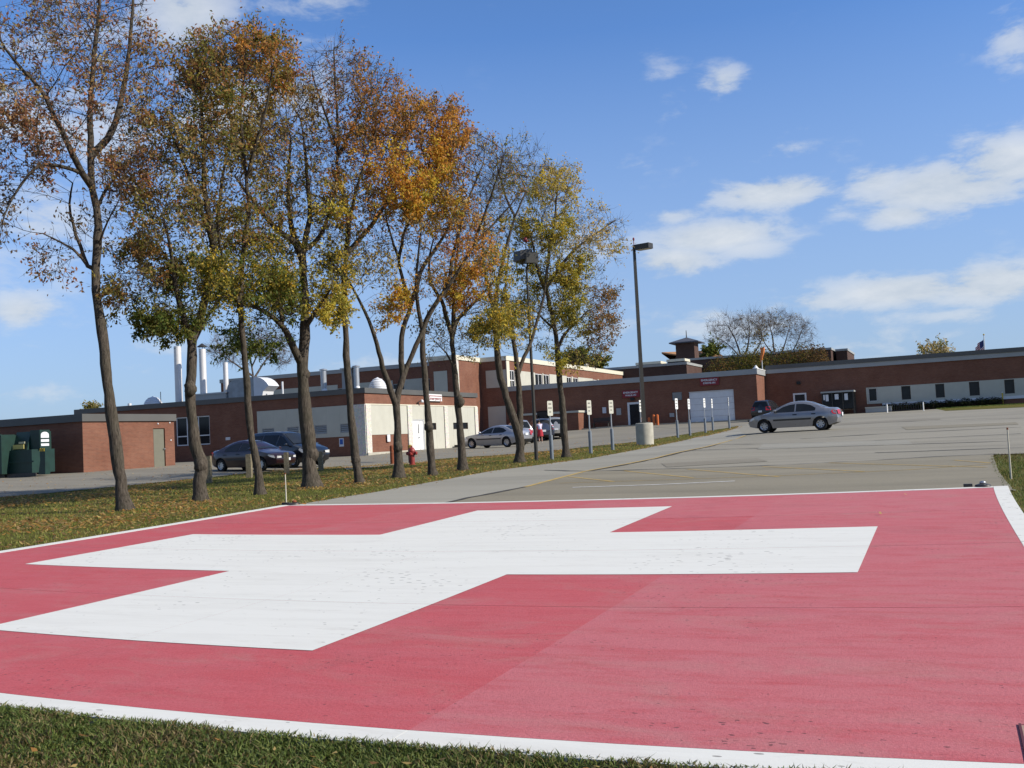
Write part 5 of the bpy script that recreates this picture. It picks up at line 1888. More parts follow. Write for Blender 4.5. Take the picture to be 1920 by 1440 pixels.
    if not open_hatch:
        screen('rear_window', S_['rear'], .10, M['glass'])
    else:
        # raised tailgate; a black sheet stands in for the shade inside the luggage space
        screen('luggage_shade', [(S_['rear'][0][0], S_['rear'][0][1] + .03), (xr + .02, .68)], .12, M['black'])
        hx, hz = S_['rear'][0][0] + .02, top - .01
        wd = hw(hx, hz) - .02
        L_ = 1.05
        mb = MB()
        n_ = 6
        for i in range(5):
            t_ = i / 4
            x, z = hx - L_ * .9 * t_, hz + .06 + .72 * t_ - .22 * t_ * t_
            for j in range(n_ + 1):
                y = -1 + 2 * j / n_
                mb.v.append((x, y * (wd + .08 * t_), z + .05 * (1 - y * y)))
        for i in range(4):
            for j in range(n_):
                k = i * (n_ + 1) + j
                mb.f.append((k, k + 1, k + n_ + 2, k + n_ + 1))
        k0 = len(mb.v)
        mb.v += [(x, y, z - .07) for x, y, z in mb.v[:k0]]
        mb.f += [tuple(reversed([q + k0 for q in f_])) for f_ in mb.f[:4 * n_]]
        tg = put('tailgate', mb, paint, root, smooth=True, sharp=40)
        mb2 = MB()
        for (x, y, z) in mb.v[:n_ + 1] + mb.v[2 * (n_ + 1):3 * (n_ + 1)]:
            mb2.v.append((x - .1, y * .85, z + .012))
        mb2.f = [(j, j + 1, j + n_ + 2, j + n_ + 1) for j in range(n_)]
        put('tailgate_window', mb2, M['glass'], tg)
    if plate:
        zz = .72 if kind == 'sedan' else .82 if kind == 'big_sedan' else .78
        xx = {'sedan': -2.225, 'big_sedan': -2.535, 'minivan': -2.475, 'suv': -2.33}[kind]
        mb = MB().box(xx - .01, xx, -.16, .16, zz - .08, zz + .08)
        put('licence_plate', mb, M['paper'], root)
        mb = MB().box(xf + .005, xf + .016, -.16, .16, .42, .54)
        put('licence_plate', mb, M['paper'], root)
    mb = MB().box(xf - .06, xf + .012, -.34, .34, .56, .66)
    put('grille', mb, M['black'], root)
    # wheels
    prof_t = [(wr * .62, -.10), (wr * .90, -.105), (wr, -.075), (wr, .075), (wr * .90, .105), (wr * .62, .10)]
    tm = MB().lathe(prof_t, 22, (0, 0, 0), 'y', False)
    rm = MB().lathe([(.02, .05), (wr * .16, .052), (wr * .18, .03)], 10, (0, 0, 0), 'y')
    rm.lathe([(wr * .52, .06), (wr * .655, .095), (wr * .66, .02), (wr * .52, .0)], 22, (0, 0, 0), 'y', False)
    for k in range(7):
        a = 2 * math.pi * k / 7
        c, s = math.cos(a), math.sin(a)
        w_ = wr * .10
        pts = []
        for (r_, q) in ((wr * .14, -1), (wr * .55, -1.2), (wr * .55, 1.2), (wr * .14, 1)):
            pts.append((c * r_ - s * q * w_, .035, s * r_ + c * q * w_))
        rm.poly_extrude(pts, (0, .022, 0))
    for xw in (x1, x2):
        for s in (1, -1):
            wh = put('wheel', tm, M['rubber'], root, smooth=True, sharp=40)
            wh.location = (xw, s * (W2 - .12), wr)
            r_ = put('rim', rm, M['rim'], wh, smooth=True, sharp=40)
            dk = put('brake_disc', MB().lathe([(.02, .0), (wr * .62, .0), (wr * .62, -.02)], 14, (0, 0, 0), 'y'), M['black'], wh)
            if s < 0:
                wh.rotation_euler = (0, 0, math.pi)
    return root


def ground_z(u, v, off=-.02):
    return P1(u, v) + off


def car_at(kind, label, px, py, heading_deg, color, lateral=0.0, ahead=0.0, **kw):
    """px, py: where the middle of the near side meets the ground"""
    g = gz(px, py, -.02)
    h = R(heading_deg)
    u, v = g.x - math.sin(h) * lateral + math.cos(h) * ahead, g.y + math.cos(h) * lateral + math.sin(h) * ahead
    return vehicle(kind, label, (u, v, ground_z(u, v)), h, color, **kw)


SILV = (.40, .41, .43)
car_at('sedan', 'grey four-door sedan standing alone in the open parking lot', 1486, 809.5, 177, (.27, .27, .28), -.80, group=None)
GR = 'cars parked in front of the emergency wing'
car_at('big_sedan', 'light silver sedan with a long nose, leftmost of the parked row', 918, 840, 166, (.34, .34, .36), -.85, group=GR, molding=M['dark_metal'])
car_at('minivan', 'silver minivan seen from behind, next to the silver sedan', 980, 833, 120, (.36, .36, .37), 0, ahead=2.4, group=GR, cat='van', name='parked_van')
car_at('suv', 'dark blue-grey car with its tailgate raised, a person behind it', 1021, 827, 120, (.06, .07, .10), 0, ahead=2.3, group=GR, open_hatch=True, name='parked_hatchback')
car_at('suv', 'pale tan-silver car at the right end of the parked row', 1044, 824, 118, (.40, .38, .34), 0, ahead=2.2, group=GR, name='parked_estate_car', cat='car')
car_at('sedan', 'dark maroon sedan parked behind the wooden posts', 452, 884, -10, (.022, .006, .009), .80, metal=.2)
car_at('minivan', 'dark blue-black minivan parked beyond the maroon sedan', 502, 878, -12, (.007, .008, .012), 1.2, metal=.2, cat='van', name='parked_van')
car_at('suv', 'black boxy vehicle seen from behind by the garage door', 1427, 789.5, 84, (.008, .008, .009), 0, ahead=2.2, metal=.2, name='parked_van', cat='van')

# ------------------------------------------------------------------ compactor at far left
u0, u1 = onv(-150, 850, 36.75)[0], onv(4, 850, 36.75)[0]
u2, u3 = onv(58, 850, 37.1)[0], onv(90, 850, 37.0)[0]
zb = P1(-46, 38.5) + .0
t = thing('waste_compactor', 'dark green steel waste compactor with control panel and stickers, at far left', 'compactor', (u1, 38.6, zb))
put('container', MB().box(u0 - u1, 0, -1.9, .0, .12, 2.05), M['green_steel'], t)
for x in np.arange(-3.2, -.1, .8):
    put('rib', MB().box(x, x + .1, -1.96, -1.902, .14, 2.0), M['green_steel'], t)
put('rail', MB().box(u0 - u1, .04, -1.97, -1.903, 2.0, 2.08).box(u0 - u1, .04, -1.97, -1.903, .1, .2), M['green_steel'], t)
put('corner_post', MB().box(-.02, .10, -1.98, .05, .1, 2.02), M['green_steel'], t)
w_ = u2 - u1
put('ram_housing', MB().box(.103, w_ + .05, -1.5, -.1, .1, 1.25), M['green_steel'], t)
put('hopper', MB().poly_extrude([(.103, -1.3, 1.253), (.103, .2, 1.253), (.103, .2, 2.15), (.103, -1.05, 2.15)], (w_ * .62, 0, 0)), M['green_steel'], t)
put('control_panel', MB().box(w_ * .62 + .12, w_ + .18, -1.1, -.5, 1.253, 2.2), M['green_steel'], t)
put('sticker', MB().box(.18, .9, -1.36, -1.325, 1.30, 1.52), plain('yellow_sticker', (.55, .48, .16), .6), t)
put('sticker', MB().box(.5, .9, -1.30, -1.27, 1.56, 1.66), plain('pale_sticker', (.5, .5, .34), .6), t)
x0 = w_ * .62 + .17
xp = w_ + .182
for (z0_, z1_) in ((1.40, 1.52), (1.60, 1.73)):
    put('label_plate', MB().box(xp, xp + .012, -1.05, -.56, z0_, z1_), M['paper'], t)
ap = [(xp, -1.05, 1.80), (xp, -.56, 1.80)] + [(xp, -.805 + .245 * math.cos(k * math.pi / 8), 1.95 + .15 * math.sin(k * math.pi / 8)) for k in range(9)]
put('label_plate', MB().poly_extrude(ap, (.012, 0, 0)), M['paper'], t)
put('skid_beam', MB().box(.0, w_ + .3, -1.62, -1.45, -.08, .097).box(u0 - u1, -.05, -1.7, -1.5, -.08, .117), M['dark_metal'], t)
put('cross_bar', MB().box(.11, w_ + .2, -1.56, -1.503, .62, .70), M['green_steel'], t)
px_ = u3 - u1
put('guide_post', MB().poly_extrude([(px_ - .5, -1.75, .0), (px_ - .05, -1.75, 0), (px_ - .02, -1.75, 1.28), (px_ - .38, -1.75, 1.28), (px_ - .36, -1.75, .7)], (0, .3, 0)), M['green_steel'], t)
for k in range(3):
    put('hazard_stripe', MB().box(px_ - .36 + k * .12, px_ - .30 + k * .12, -1.77, -1.752, 1.12, 1.27), M['yellow'], t)

# ------------------------------------------------------------------ posts, poles, signs
SG = 'white parking signs along the grass strip'
# px of the foot, foot y, sign top y, plate height px, plate turn (deg), wording of the label
signs = [(1035, 862, 752, 28, 19, 'white parking sign nearest the camera, right of the thin floodlight pole'),
         (1108, 851, 751, 27, 17, 'white parking sign standing alone right of the last yellow tree'),
         (1149, 844, 751, 25, 20, 'white parking sign halfway between the last yellow tree and the lamp drum'),
         (1204, 834, 751, 22, 16, 'white parking sign in front of the concrete lamp drum'),
         (1271, 821, 748, 20, 14, 'white parking sign under the wall vent, first beyond the lamp drum'),
         (1294, 817, 749, 19, 10, 'white parking sign at the left edge of the garage door'),
         (1323, 812, 748, 17, 9, 'white parking sign in front of the middle of the garage door'),
         (1337, 808, 749, 17, 2, 'parking sign seen nearly edge-on, second from the far end'),
         (1368, 804, 746, 16, -6, 'parking sign seen edge-on at the far end of the row')]
for i, (px, py, ty, ph, trn, lab) in enumerate(signs):
    p = gz(px, py, -.05)
    D = math.hypot(p.x, p.y)
    q = D / FPX
    H = (py - ty) * q
    t = thing('parking_sign', lab, 'sign', p, R(90 - trn), SG)
    hs = .95 if i != 4 else 1.0
    put('sleeve', MB().lathe([(.075, -.05), (.075, hs - .02), (.05, hs)], 12), M['sleeve'], t, smooth=True, sharp=40)
    put('post', MB().lathe([(.03, hs + .002), (.03, H - .03), (.01, H - .02)], 8), M['steel'], t, smooth=True, sharp=40)
    hgt = ph * q
    # plate front faces local -y
    mb = MB()
    c_ = .03
    wd = .155
    pts = [(-wd, H - hgt + c_), (-wd + c_, H - hgt), (wd - c_, H - hgt), (wd, H - hgt + c_), (wd, H - c_), (wd - c_, H), (-wd + c_, H), (-wd, H - c_)]
    pl_ = put('plate', mb.poly_extrude([(x, -.035, z) for x, z in pts], (0, -.004, 0)), M['panel'] if i < 3 else M['white'], t)
    for k, (fz, fw) in enumerate(((.80, .17), (.53, .22), (.27, .12))):
        m2 = MB()
        n_ = 4 if k < 2 else 2
        for a in range(n_):
            x0 = -fw / 2 + a * fw / n_
            m2.box(x0, x0 + fw / n_ * .7, -.0425, -.0395, H - hgt + hgt * fz - .035, H - hgt + hgt * fz + .03)
        put('print', m2, M['print'], pl_)

# lamp on the concrete drum
p = gz(1210, 834, -.05)
q = math.hypot(p.x, p.y) / FPX
t = thing('parking_lot_lamp', 'tall dark parking lot lamp on a concrete drum, one box head', 'street lamp', p)
put('drum', MB().lathe([(.415, -.05), (.425, .95), (.415, 1.03), (.38, 1.05)], 28), M['concrete'], t, smooth=True, sharp=40)
topz = 374 * q
put('base_plate', MB().box(-.2, .2, -.2, .2, 1.052, 1.09), M['dark_metal'], t)
pole = MB()
pole.tube([(0, 0, 1.092), (0, 0, topz)], [.125, .085], 4)
po = put('pole', pole, M['bronze'], t)
hd = put('lamp_head', MB().box(.14, .92, -.22, .22, topz - .27, topz - .02), M['bronze'], t)
put('arm', MB().box(.06, .139, -.05, .05, topz - .2, topz - .08), M['bronze'], t)
put('lens', MB().box(.24, .88, -.18, .18, topz - .29, topz - .272), plain('lamp_lens', (.55, .50, .36), .3), hd)
put('rod', MB().cyl((.0, 0, topz), (.0, 0, topz + .22), .02, n=6), M['red'], t)
put('finial', MB().lathe([(.02, 0), (.05, .04), (.05, .12), (.02, .16)], 8, (0, 0, topz + .22)), M['red'], t)
for o in (hd,):
    pass
t.rotation_euler = (0, 0, R(-14))

# floodlight pole among the trees
p = gz(1006, 864, -.05)
q = math.hypot(p.x, p.y) / FPX
t = thing('floodlight_pole', 'thin dark pole with boxy floodlights and a red beacon, among the trees', 'floodlight', p)
topz = 366 * q
put('pole', MB().tube([(0, 0, -.05), (0, 0, topz)], [.075, .042], 10), M['bronze'], t, smooth=True, sharp=40)
ang = R(-23)
cu, cs = math.cos(ang), math.sin(ang)
for k, (dx, dz, tl, yw) in enumerate(((-.27, .42, 8, 150), (.05, .40, 14, 200), (.30, .30, -10, 215))):
    fl = put('floodlight', MB().box(-.23, .23, -.2, .2, -.19, .19).box(-.26, .26, -.23, -.201, -.22, .22), M['fascia'], t)
    fl.location = (cu * dx, cs * dx - .02 * k, topz + dz)
    fl.rotation_euler = (R(tl), 0, R(yw))
    put('lens', MB().box(-.22, .22, -.24, -.2305, -.18, .18), plain('flood_lens', (.42, .42, .38), .25) if 'flood_lens' not in bpy.data.materials else bpy.data.materials['flood_lens'], fl)
    put('yoke', MB().tube([(0, 0, topz - .02), (cu * dx * .7, cs * dx * .7, topz + .06), (cu * dx, cs * dx, topz + dz - .17)], .022, 6), M['bronze'], t)
put('beacon_rod', MB().cyl((cu * .02, cs * .02, topz), (cu * .02, cs * .02, topz + .95), .016, n=6), M['dark_metal'], t)
put('beacon', MB().lathe([(.03, 0), (.09, .02), (.09, .14), (.05, .19), (.01, .2)], 10, (cu * .02, cs * .02, topz + .951)), M['red_paint'], t, smooth=True, sharp=50)

# wooden posts behind the trees, stakes by the pad
for px, py, ty, w_, lab in ((468, 896, 853, .10, 'square weathered wooden post in front of the maroon sedan door'), (392, 906, 857, .095, 'weathered wooden post tucked behind the second tree trunk'), (538, 889, 849, .085, 'weathered wooden post at the front of the maroon sedan'), (602, 883, 847, .09, 'weathered wooden post just right of the thick forked tree')):
    p = gz(px, py, -.05)
    H = (py - ty) * math.hypot(p.x, p.y) / FPX
    t = thing('wooden_post', lab, 'post', p, R(20), 'wooden posts between lawn and driveway')
    put('timber', MB().box(-w_, w_, -w_, w_, -.05, H - .02).box(-w_ * .9, w_ * .9, -w_ * .9, w_ * .9, H - .018, H), M['wood'], t)
for px, py, ty, lab in ((537, 948, 889, 'thin pale stake at the far left corner of the pad'), (1896, 899, 812, 'thin pale stake in the grass at the right edge')):
    p = gz(px, py, -.05)
    D = math.hypot(p.x, p.y)
    H = (py - ty) * D / FPX
    t = thing('marker_stake', lab, 'stake', p, 0, 'marker stakes by the pad')
    put('stake', MB().tube([(0, 0, -.1), (.0, 0, H * .96)], [.018, .012], 6), M['wood_pale'], t)
    put('tip', MB().lathe([(.016, 0), (.016, H * .04), (.006, H * .045)], 6, (0, 0, H * .962)), M['rust'], t)
for px, py, ty, col, lab in ((736, 871, 835, 'rust', 'rusty red steel bollard left of the fire hydrant, by a forked trunk'), (770, 869, 834, 'yellow', 'dark bollard with a dull yellow top right behind the hydrant')):
    p = gz(px, py, -.04)
    H = (py - ty) * math.hypot(p.x, p.y) / FPX
    t = thing('bollard', lab, 'bollard', p)
    put('post', MB().lathe([(.10, -.05), (.10, H * .62)], 14), M['rust'] if col == 'rust' else M['dark_metal'], t, smooth=True, sharp=40)
    put('cap', MB().lathe([(.102, H * .622), (.102, H - .05), (.06, H - .01), (.01, H)], 14), M['rust'] if col == 'rust' else plain('dull_yellow', (.36, .23, .05), .7), t, smooth=True, sharp=40)
for px, lab in ((1204, 'orange bollard left of the lamp pole by the emergency door'), (1218, 'short orange-red bollard just right of the lamp pole'), (1226.5, 'tall orange bollard with sunlit top, left of the rightmost pair'), (1233.5, 'rightmost orange bollard by the emergency wing')):
    vb = 95.3
    b = onv(px, 800, vb)
    z = P1(b[0], vb) - .02
    t = thing('bollard', lab, 'bollard', (b[0], vb, z), 0, 'orange bollards by the emergency door')
    h = 1.0 if px > 1222 else .75
    put('post', MB().lathe([(.13, -.05), (.13, h - .22)], 14), M['orange'], t, smooth=True, sharp=40)
    put('cap', MB().lathe([(.132, h - .218), (.132, h - .04), (.07, h), (.01, h + .02)], 14), M['orange'], t, smooth=True, sharp=40)
# hydrant
p = gz(773, 872, -.05)
t = thing('fire_hydrant', 'red fire hydrant at the lawn edge in front of the white door', 'hydrant', p)
put('barrel', MB().lathe([(.17, -.05), (.17, .03), (.12, .04), (.115, .42), (.15, .43), (.15, .47), (.13, .48), (.135, .58), (.16, .59), (.16, .62)], 16), M['red_paint'], t, smooth=True, sharp=40)
put('bonnet', MB().lathe([(.155, .622), (.14, .70), (.09, .76), (.04, .78), (.04, .84), (.02, .85)], 16), M['red_paint'], t, smooth=True, sharp=40)
put('outlet', MB().lathe([(.06, .0), (.06, .10), (.075, .10), (.075, .15), (.02, .17)], 12, (.10, 0, .52), 'x'), M['red_paint'], t, smooth=True, sharp=40)
put('outlet', MB().lathe([(.06, .0), (.06, -.10), (.075, -.10), (.075, -.15), (.02, -.17)], 12, (-.10, 0, .52), 'x'), M['red_paint'], t, smooth=True, sharp=40)
put('outlet', MB().lathe([(.075, .0), (.075, -.10), (.09, -.10), (.09, -.15), (.02, -.17)], 12, (0, -.10, .50), 'y'), M['red_paint'], t, smooth=True, sharp=40)
# timber stop by the panels, pad lights
p = onu(848, 842, PBU + .5)
t = tag(put('timber_stop', MB().box(-34.3, -34.0, 69.4, 71.4, P1(-34, 70) - .05, P1(-34, 70) + .18), M['dark_metal']), 'dark timber lying along the foot of the sunlit cream wall', 'timber')
for px, py, lab in ((552, 946, 'low dark edge light at the far left corner of the pad'), (1843, 912, 'low edge light with a pale lens at the far right corner of the pad')):
    p = gz(px, py, .004)
    t = thing('pad_edge_light', lab, 'light', p, 0, 'edge lights of the pad')
    put('base', MB().lathe([(.13, 0), (.12, .03), (.05, .05)], 12), M['dark_metal'], t, smooth=True, sharp=40)
    put('lens', MB().lathe([(.05, .0502), (.05, .075), (.03, .09), (.005, .095)], 12), M['steel'] if px > 900 else M['rust'], t, smooth=True)
    put('cable_box', MB().box(-.3, -.16, -.05, .05, 0, .05), M['black'] if px < 900 else M['dark_metal'], t)

# ------------------------------------------------------------------ the person at the open tailgate


def skin_mesh(name, nodes, edges, mat, parent, levels=2):
    me = bpy.data.meshes.new(name)
    me.from_pydata([n[:3] for n in nodes], edges, [])
    o = bpy.data.objects.new(name, me)
    COL.objects.link(o)
    o.modifiers.new('skin', 'SKIN')
    me.skin_vertices.new(name='') if not me.skin_vertices else None
    for i, n in enumerate(nodes):
        me.skin_vertices[0].data[i].radius = (n[3], n[4] if len(n) > 4 else n[3])
    me.skin_vertices[0].data[0].use_root = True
    o.modifiers.new('sub', 'SUBSURF').levels = levels
    o.modifiers['sub'].render_levels = levels
    dg = bpy.context.evaluated_depsgraph_get()
    bpy.context.view_layer.update()
    m2 = bpy.data.meshes.new_from_object(o.evaluated_get(dg))
    bpy.data.objects.remove(o)
    m2.name = name
    m2.materials.clear()
    m2.materials.append(mat)
    r = put(name, m2, None, parent, smooth=True)
    return r


p = gz(1014, 829.5, -.02)
pe = thing('person', 'person in a pale lavender top and red knee-length skirt leaning into the open tailgate', 'person', p, R(122))
# local +x is towards the car
nodes = [(0, 0, .90, .125, .15), (.03, 0, 1.02, .115, .14), (.12, 0, 1.20, .12, .15), (.22, 0, 1.36, .11, .15), (.29, 0, 1.45, .05), (.345, 0, 1.52, .06), (.39, 0, 1.59, .085, .075), (.40, 0, 1.67, .06),
         (.22, .17, 1.37, .055), (.36, .21, 1.14, .042), (.55, .16, 1.06, .033), (.62, .15, 1.05, .035),
         (.22, -.17, 1.37, .055), (.38, -.20, 1.15, .042), (.57, -.14, 1.08, .033), (.64, -.13, 1.07, .035),
         (0, .09, .86, .09), (.02, .10, .50, .06), (-.04, .11, .10, .04), (.05, .12, .035, .032), (.13, .125, .02, .025),
         (0, -.09, .86, .09), (.05, -.10, .50, .06), (.03, -.11, .10, .04), (.12, -.12, .035, .032), (.20, -.125, .02, .025)]
edges = [(0, 1), (1, 2), (2, 3), (3, 4), (4, 5), (5, 6), (6, 7), (3, 8), (8, 9), (9, 10), (10, 11), (3, 12), (12, 13), (13, 14), (14, 15), (0, 16), (16, 17), (17, 18), (18, 19), (19, 20), (0, 21), (21, 22), (22, 23), (23, 24), (24, 25)]
body = skin_mesh('body', nodes, edges, M['skin'], pe)
for s in (1, -1):
    for k in range(5):
        bx0 = (.635 + .01 * (k % 2), s * .145 + (k - 2) * .016, 1.045)
        ln = (.055, .075, .08, .072, .058)[k]
        put('finger', MB().tube([bx0, (bx0[0] + ln * .6, bx0[1] + s * .003, bx0[2] - .005), (bx0[0] + ln, bx0[1], bx0[2] - .025)], [.010, .009, .006], 6), M['skin'], body, smooth=True)
skin_mesh('top', [(.0, 0, .93, .14, .17), (.04, 0, 1.03, .135, .16), (.12, 0, 1.20, .14, .17), (.21, 0, 1.35, .12, .16), (.21, .18, 1.37, .07), (.30, .21, 1.22, .058), (.21, -.18, 1.37, .07), (.31, -.21, 1.22, .058)], [(0, 1), (1, 2), (2, 3), (3, 4), (4, 5), (3, 6), (6, 7)], M['lavender'], pe)
put('skirt', MB().lathe([(.155, .98), (.19, .86), (.215, .65), (.225, .46), (.20, .47), (.15, .90)], 18, (.01, 0, 0)), M['red_cloth'], pe, smooth=True, sharp=60)
hr = MB().lathe([(.01, .105), (.06, .09), (.095, .035), (.10, -.03), (.075, -.10), (.02, -.13)], 14, (0, 0, 0))
hr.v = [(.375 + x * 1.05, y * .92, 1.61 + z) for x, y, z in hr.v]
put('hair', hr, M['hair'], pe, smooth=True)
for s in (1, -1):
    put('eye', MB().lathe([(.002, -.012), (.012, 0), (.002, .012)], 8, (.472, s * .032, 1.60)), M['black'], body)
    put('shoe', MB().box(.02 if s > 0 else .09, .2 if s > 0 else .27, s * .12 - .04, s * .12 + .04, -.0, .05), M['white'], pe)

# ------------------------------------------------------------------ trees
LEAF_N, ATT_N = 2.05, 1.7
PALS = {
    'red': [(.27, .115, .06), (.22, .10, .05), (.31, .16, .07), (.18, .09, .05), (.24, .15, .06)],
    'brown': [(.21, .115, .035), (.26, .15, .045), (.17, .105, .03), (.23, .10, .035), (.15, .12, .03)],
    'rust': [(.38, .155, .03), (.32, .13, .03), (.27, .12, .03), (.36, .19, .04)],
    'orange': [(.46, .215, .025), (.40, .17, .025), (.48, .27, .04), (.33, .15, .03)],
    'olive': [(.135, .125, .025), (.11, .115, .022), (.17, .14, .03), (.10, .10, .02), (.19, .15, .03)],
    'green': [(.072, .10, .018), (.095, .115, .022), (.06, .085, .016), (.12, .12, .025)],
    'yellow': [(.44, .33, .04), (.38, .30, .045), (.46, .38, .07), (.30, .26, .04), (.25, .24, .04)],
    'gold': [(.46, .31, .035), (.42, .27, .03), (.36, .27, .04), (.28, .24, .035)],
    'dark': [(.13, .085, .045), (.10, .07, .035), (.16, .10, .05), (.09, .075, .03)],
    'straw': [(.34, .27, .12), (.30, .22, .10), (.26, .20, .08)],
}
PALS = {k: [tuple(min(.62, x * 1.42) for x in c) for c in v] for k, v in PALS.items()}


def make_tree(name, label, base, limbs, crowns, seed, group=None, D=None, dz0=-.08, leaf=(.075, .125), tip=.0052, twig_n=3.0, twig_len=(.28, .66), step=.25, kill=.30, bark=None, twigm=None, flare=1.6, maxit=80, rough_px=1.0, cat='tree', tw=.0055, burls=()):
    r_ = np.random.default_rng(seed)
    bark = bark or M['bark']
    twigm = twigm or M['twig']
    if D is None:
        b0 = np.array(gz(base[0], base[1], -.055))
    else:
        d = ray(base[0], base[1])
        b0 = d * (D / math.hypot(d[0], d[1]))
    f = np.array([b0[0], b0[1], 0.0])
    Dh = np.linalg.norm(f)
    f /= Dh
    q = Dh / FPX

    def P(px, py, dd=0.0):
        d = ray(px, py)
        return d * ((Dh + dd) / (d[0] * f[0] + d[1] * f[1]))

    pos, par, rad, trunk_flag = [], [], [], []

    def add_line(pts, r0, r1, parent, is_trunk):
        pts = [np.array(p) for p in pts]
        L_ = [0]
        for a, b in zip(pts[:-1], pts[1:]):
            L_.append(L_[-1] + np.linalg.norm(b - a))
        tot = L_[-1]
        n = max(2, int(tot / .25))
        last = parent
        # smooth through the control points
        for k in range(0 if parent is None else 1, n + 1):
            s = tot * k / n
            i = min(len(pts) - 2, max(0, int(np.searchsorted(L_, s) - 1)))
            t = (s - L_[i]) / max(1e-6, L_[i + 1] - L_[i])
            p0 = pts[max(i - 1, 0)]
            p1, p2 = pts[i], pts[i + 1]
            p3 = pts[min(i + 2, len(pts) - 1)]
            p = .5 * ((2 * p1) + (-p0 + p2) * t + (2 * p0 - 5 * p1 + 4 * p2 - p3) * t * t + (-p0 + 3 * p1 - 3 * p2 + p3) * t ** 3)
            fr = k / n
            rr = (r0 + (r1 - r0) * fr) * (.92 if D is None else 1)
            if is_trunk:
                if s < .55:
                    rr *= 1 + (flare - 1) * (1 - s / .55) ** 1.6
                rr *= 1 + .07 * math.sin(s * 2.7 + seed) + .05 * math.sin(s * 6.1 + seed * 2) * rough_px
            pos.append(p + r_.normal(0, .008, 3) * (k > 0))
            par.append(-1 if last is None else last)
            rad.append(rr)
            trunk_flag.append(is_trunk)
            last = len(pos) - 1
        return last

    for i, (pts, ra, rb, *dd) in enumerate(limbs):
        dep = dd[0] if dd else 0.0
        n = len(pts)
        if i == 0:
            pp = [b0] + [P(x, y, dep * k / n) for k, (x, y) in enumerate(pts[1:], 1)]
            add_line(pp, ra * q, rb * q, None, True)
        else:
            # join to the nearest existing node
            A = np.array(pos)
            s = P(pts[0][0], pts[0][1], 0)
            s_px = np.linalg.norm((A - s) - ((A - s) @ f)[:, None] * f, axis=1)
            j = int(np.argmin(s_px))
            off = (A[j] - s) @ f
            pp = [A[j]] + [P(x, y, off + dep * k / (n - 1)) for k, (x, y) in enumerate(pts[1:], 1)]
            add_line(pp, ra * q, rb * q, j, False)
    nskel = len(pos)
    # where the crown may grow
    att, aid = [], []
    for ci, c in enumerate(crowns):
        cx, cy, rx, ry, dz, na = c[:6]
        na = int(na * ATT_N) if D is None else na
        x = r_.normal(0, 1, (na, 3))
        x /= np.linalg.norm(x, axis=1)[:, None]
        x *= r_.random((na, 1)) ** .40
        for a in x:
            att.append(P(cx + a[0] * rx, cy + a[1] * ry, a[2] * dz + (c[8] if len(c) > 8 else 0)))
            aid.append(ci)
    att = np.array(att)
    aid = np.array(aid)
    zmin = b0[2] + 1.6
    A = np.array(pos)
    live = np.ones(len(att), bool)
    ok = np.array([p[2] > zmin for p in pos])
    dd_ = np.full(len(att), 1e9)
    nn = np.zeros(len(att), int)
    idxs = np.nonzero(ok)[0]
    dm = np.linalg.norm(att[:, None] - A[idxs][None], axis=2)
    k = dm.argmin(1)
    nn, dd_ = idxs[k], dm[np.arange(len(att)), k]
    for it in range(maxit):
        live &= dd_ > kill
        if not live.any():
            break
        li = np.nonzero(live)[0]
        dirs = {}
        PA = np.array(pos)
        v = att[li] - PA[nn[li]]
        v /= np.linalg.norm(v, axis=1)[:, None]
        S_ = np.zeros((len(pos), 3))
        cnt = np.zeros(len(pos))
        np.add.at(S_, nn[li], v)
        np.add.at(cnt, nn[li], 1)
        g = np.nonzero(cnt)[0]
        d = S_[g] / cnt[g][:, None]
        # keep some of the branch's own heading
        pv = np.array([PA[i] - PA[par[i]] if par[i] >= 0 else (0, 0, 1) for i in g])
        pv /= np.linalg.norm(pv, axis=1)[:, None] + 1e-9
        d = d + .35 * pv + np.array([0, 0, .10]) + r_.normal(0, .16, d.shape)
        d /= np.linalg.norm(d, axis=1)[:, None] + 1e-9
        new = PA[g] + d * step
        # skip growth that would repeat an existing node
        s0 = len(pos)
        for a, b in zip(g, new):
            pos.append(b)
            par.append(int(a))
            rad.append(None)
            trunk_flag.append(False)
        dm = np.linalg.norm(att[li][:, None] - new[None], axis=2)
        k = dm.argmin(1)
        m_ = dm[np.arange(len(li)), k]
        up = m_ < dd_[li]
        nn[li[up]] = s0 + k[up]
        dd_[li[up]] = m_[up]
        # attractors that cannot be approached are dropped
        live[li[~up]] &= r_.random((~up).sum()) > .07
        if len(pos) > 14000:
            break
    A = np.array(pos)
    N_ = len(A)
    par_a = np.array(par)
    kids = [[] for _ in range(N_)]
    for i in range(N_):
        if par_a[i] >= 0:
            kids[par_a[i]].append(i)
    cnt = np.zeros(N_)
    for i in range(N_ - 1, -1, -1):
        if not kids[i]:
            cnt[i] = 1
        if par_a[i] >= 0:
            cnt[par_a[i]] += cnt[i]
    R_ = np.zeros(N_)
    for i in range(N_):
        auto = tip * cnt[i] ** .44
        R_[i] = rad[i] if rad[i] is not None else auto
        if par_a[i] >= 0 and rad[i] is None:
            R_[i] = min(R_[i], R_[par_a[i]] * .95)
    tr, br = MB(), MB()
    starts = [0]
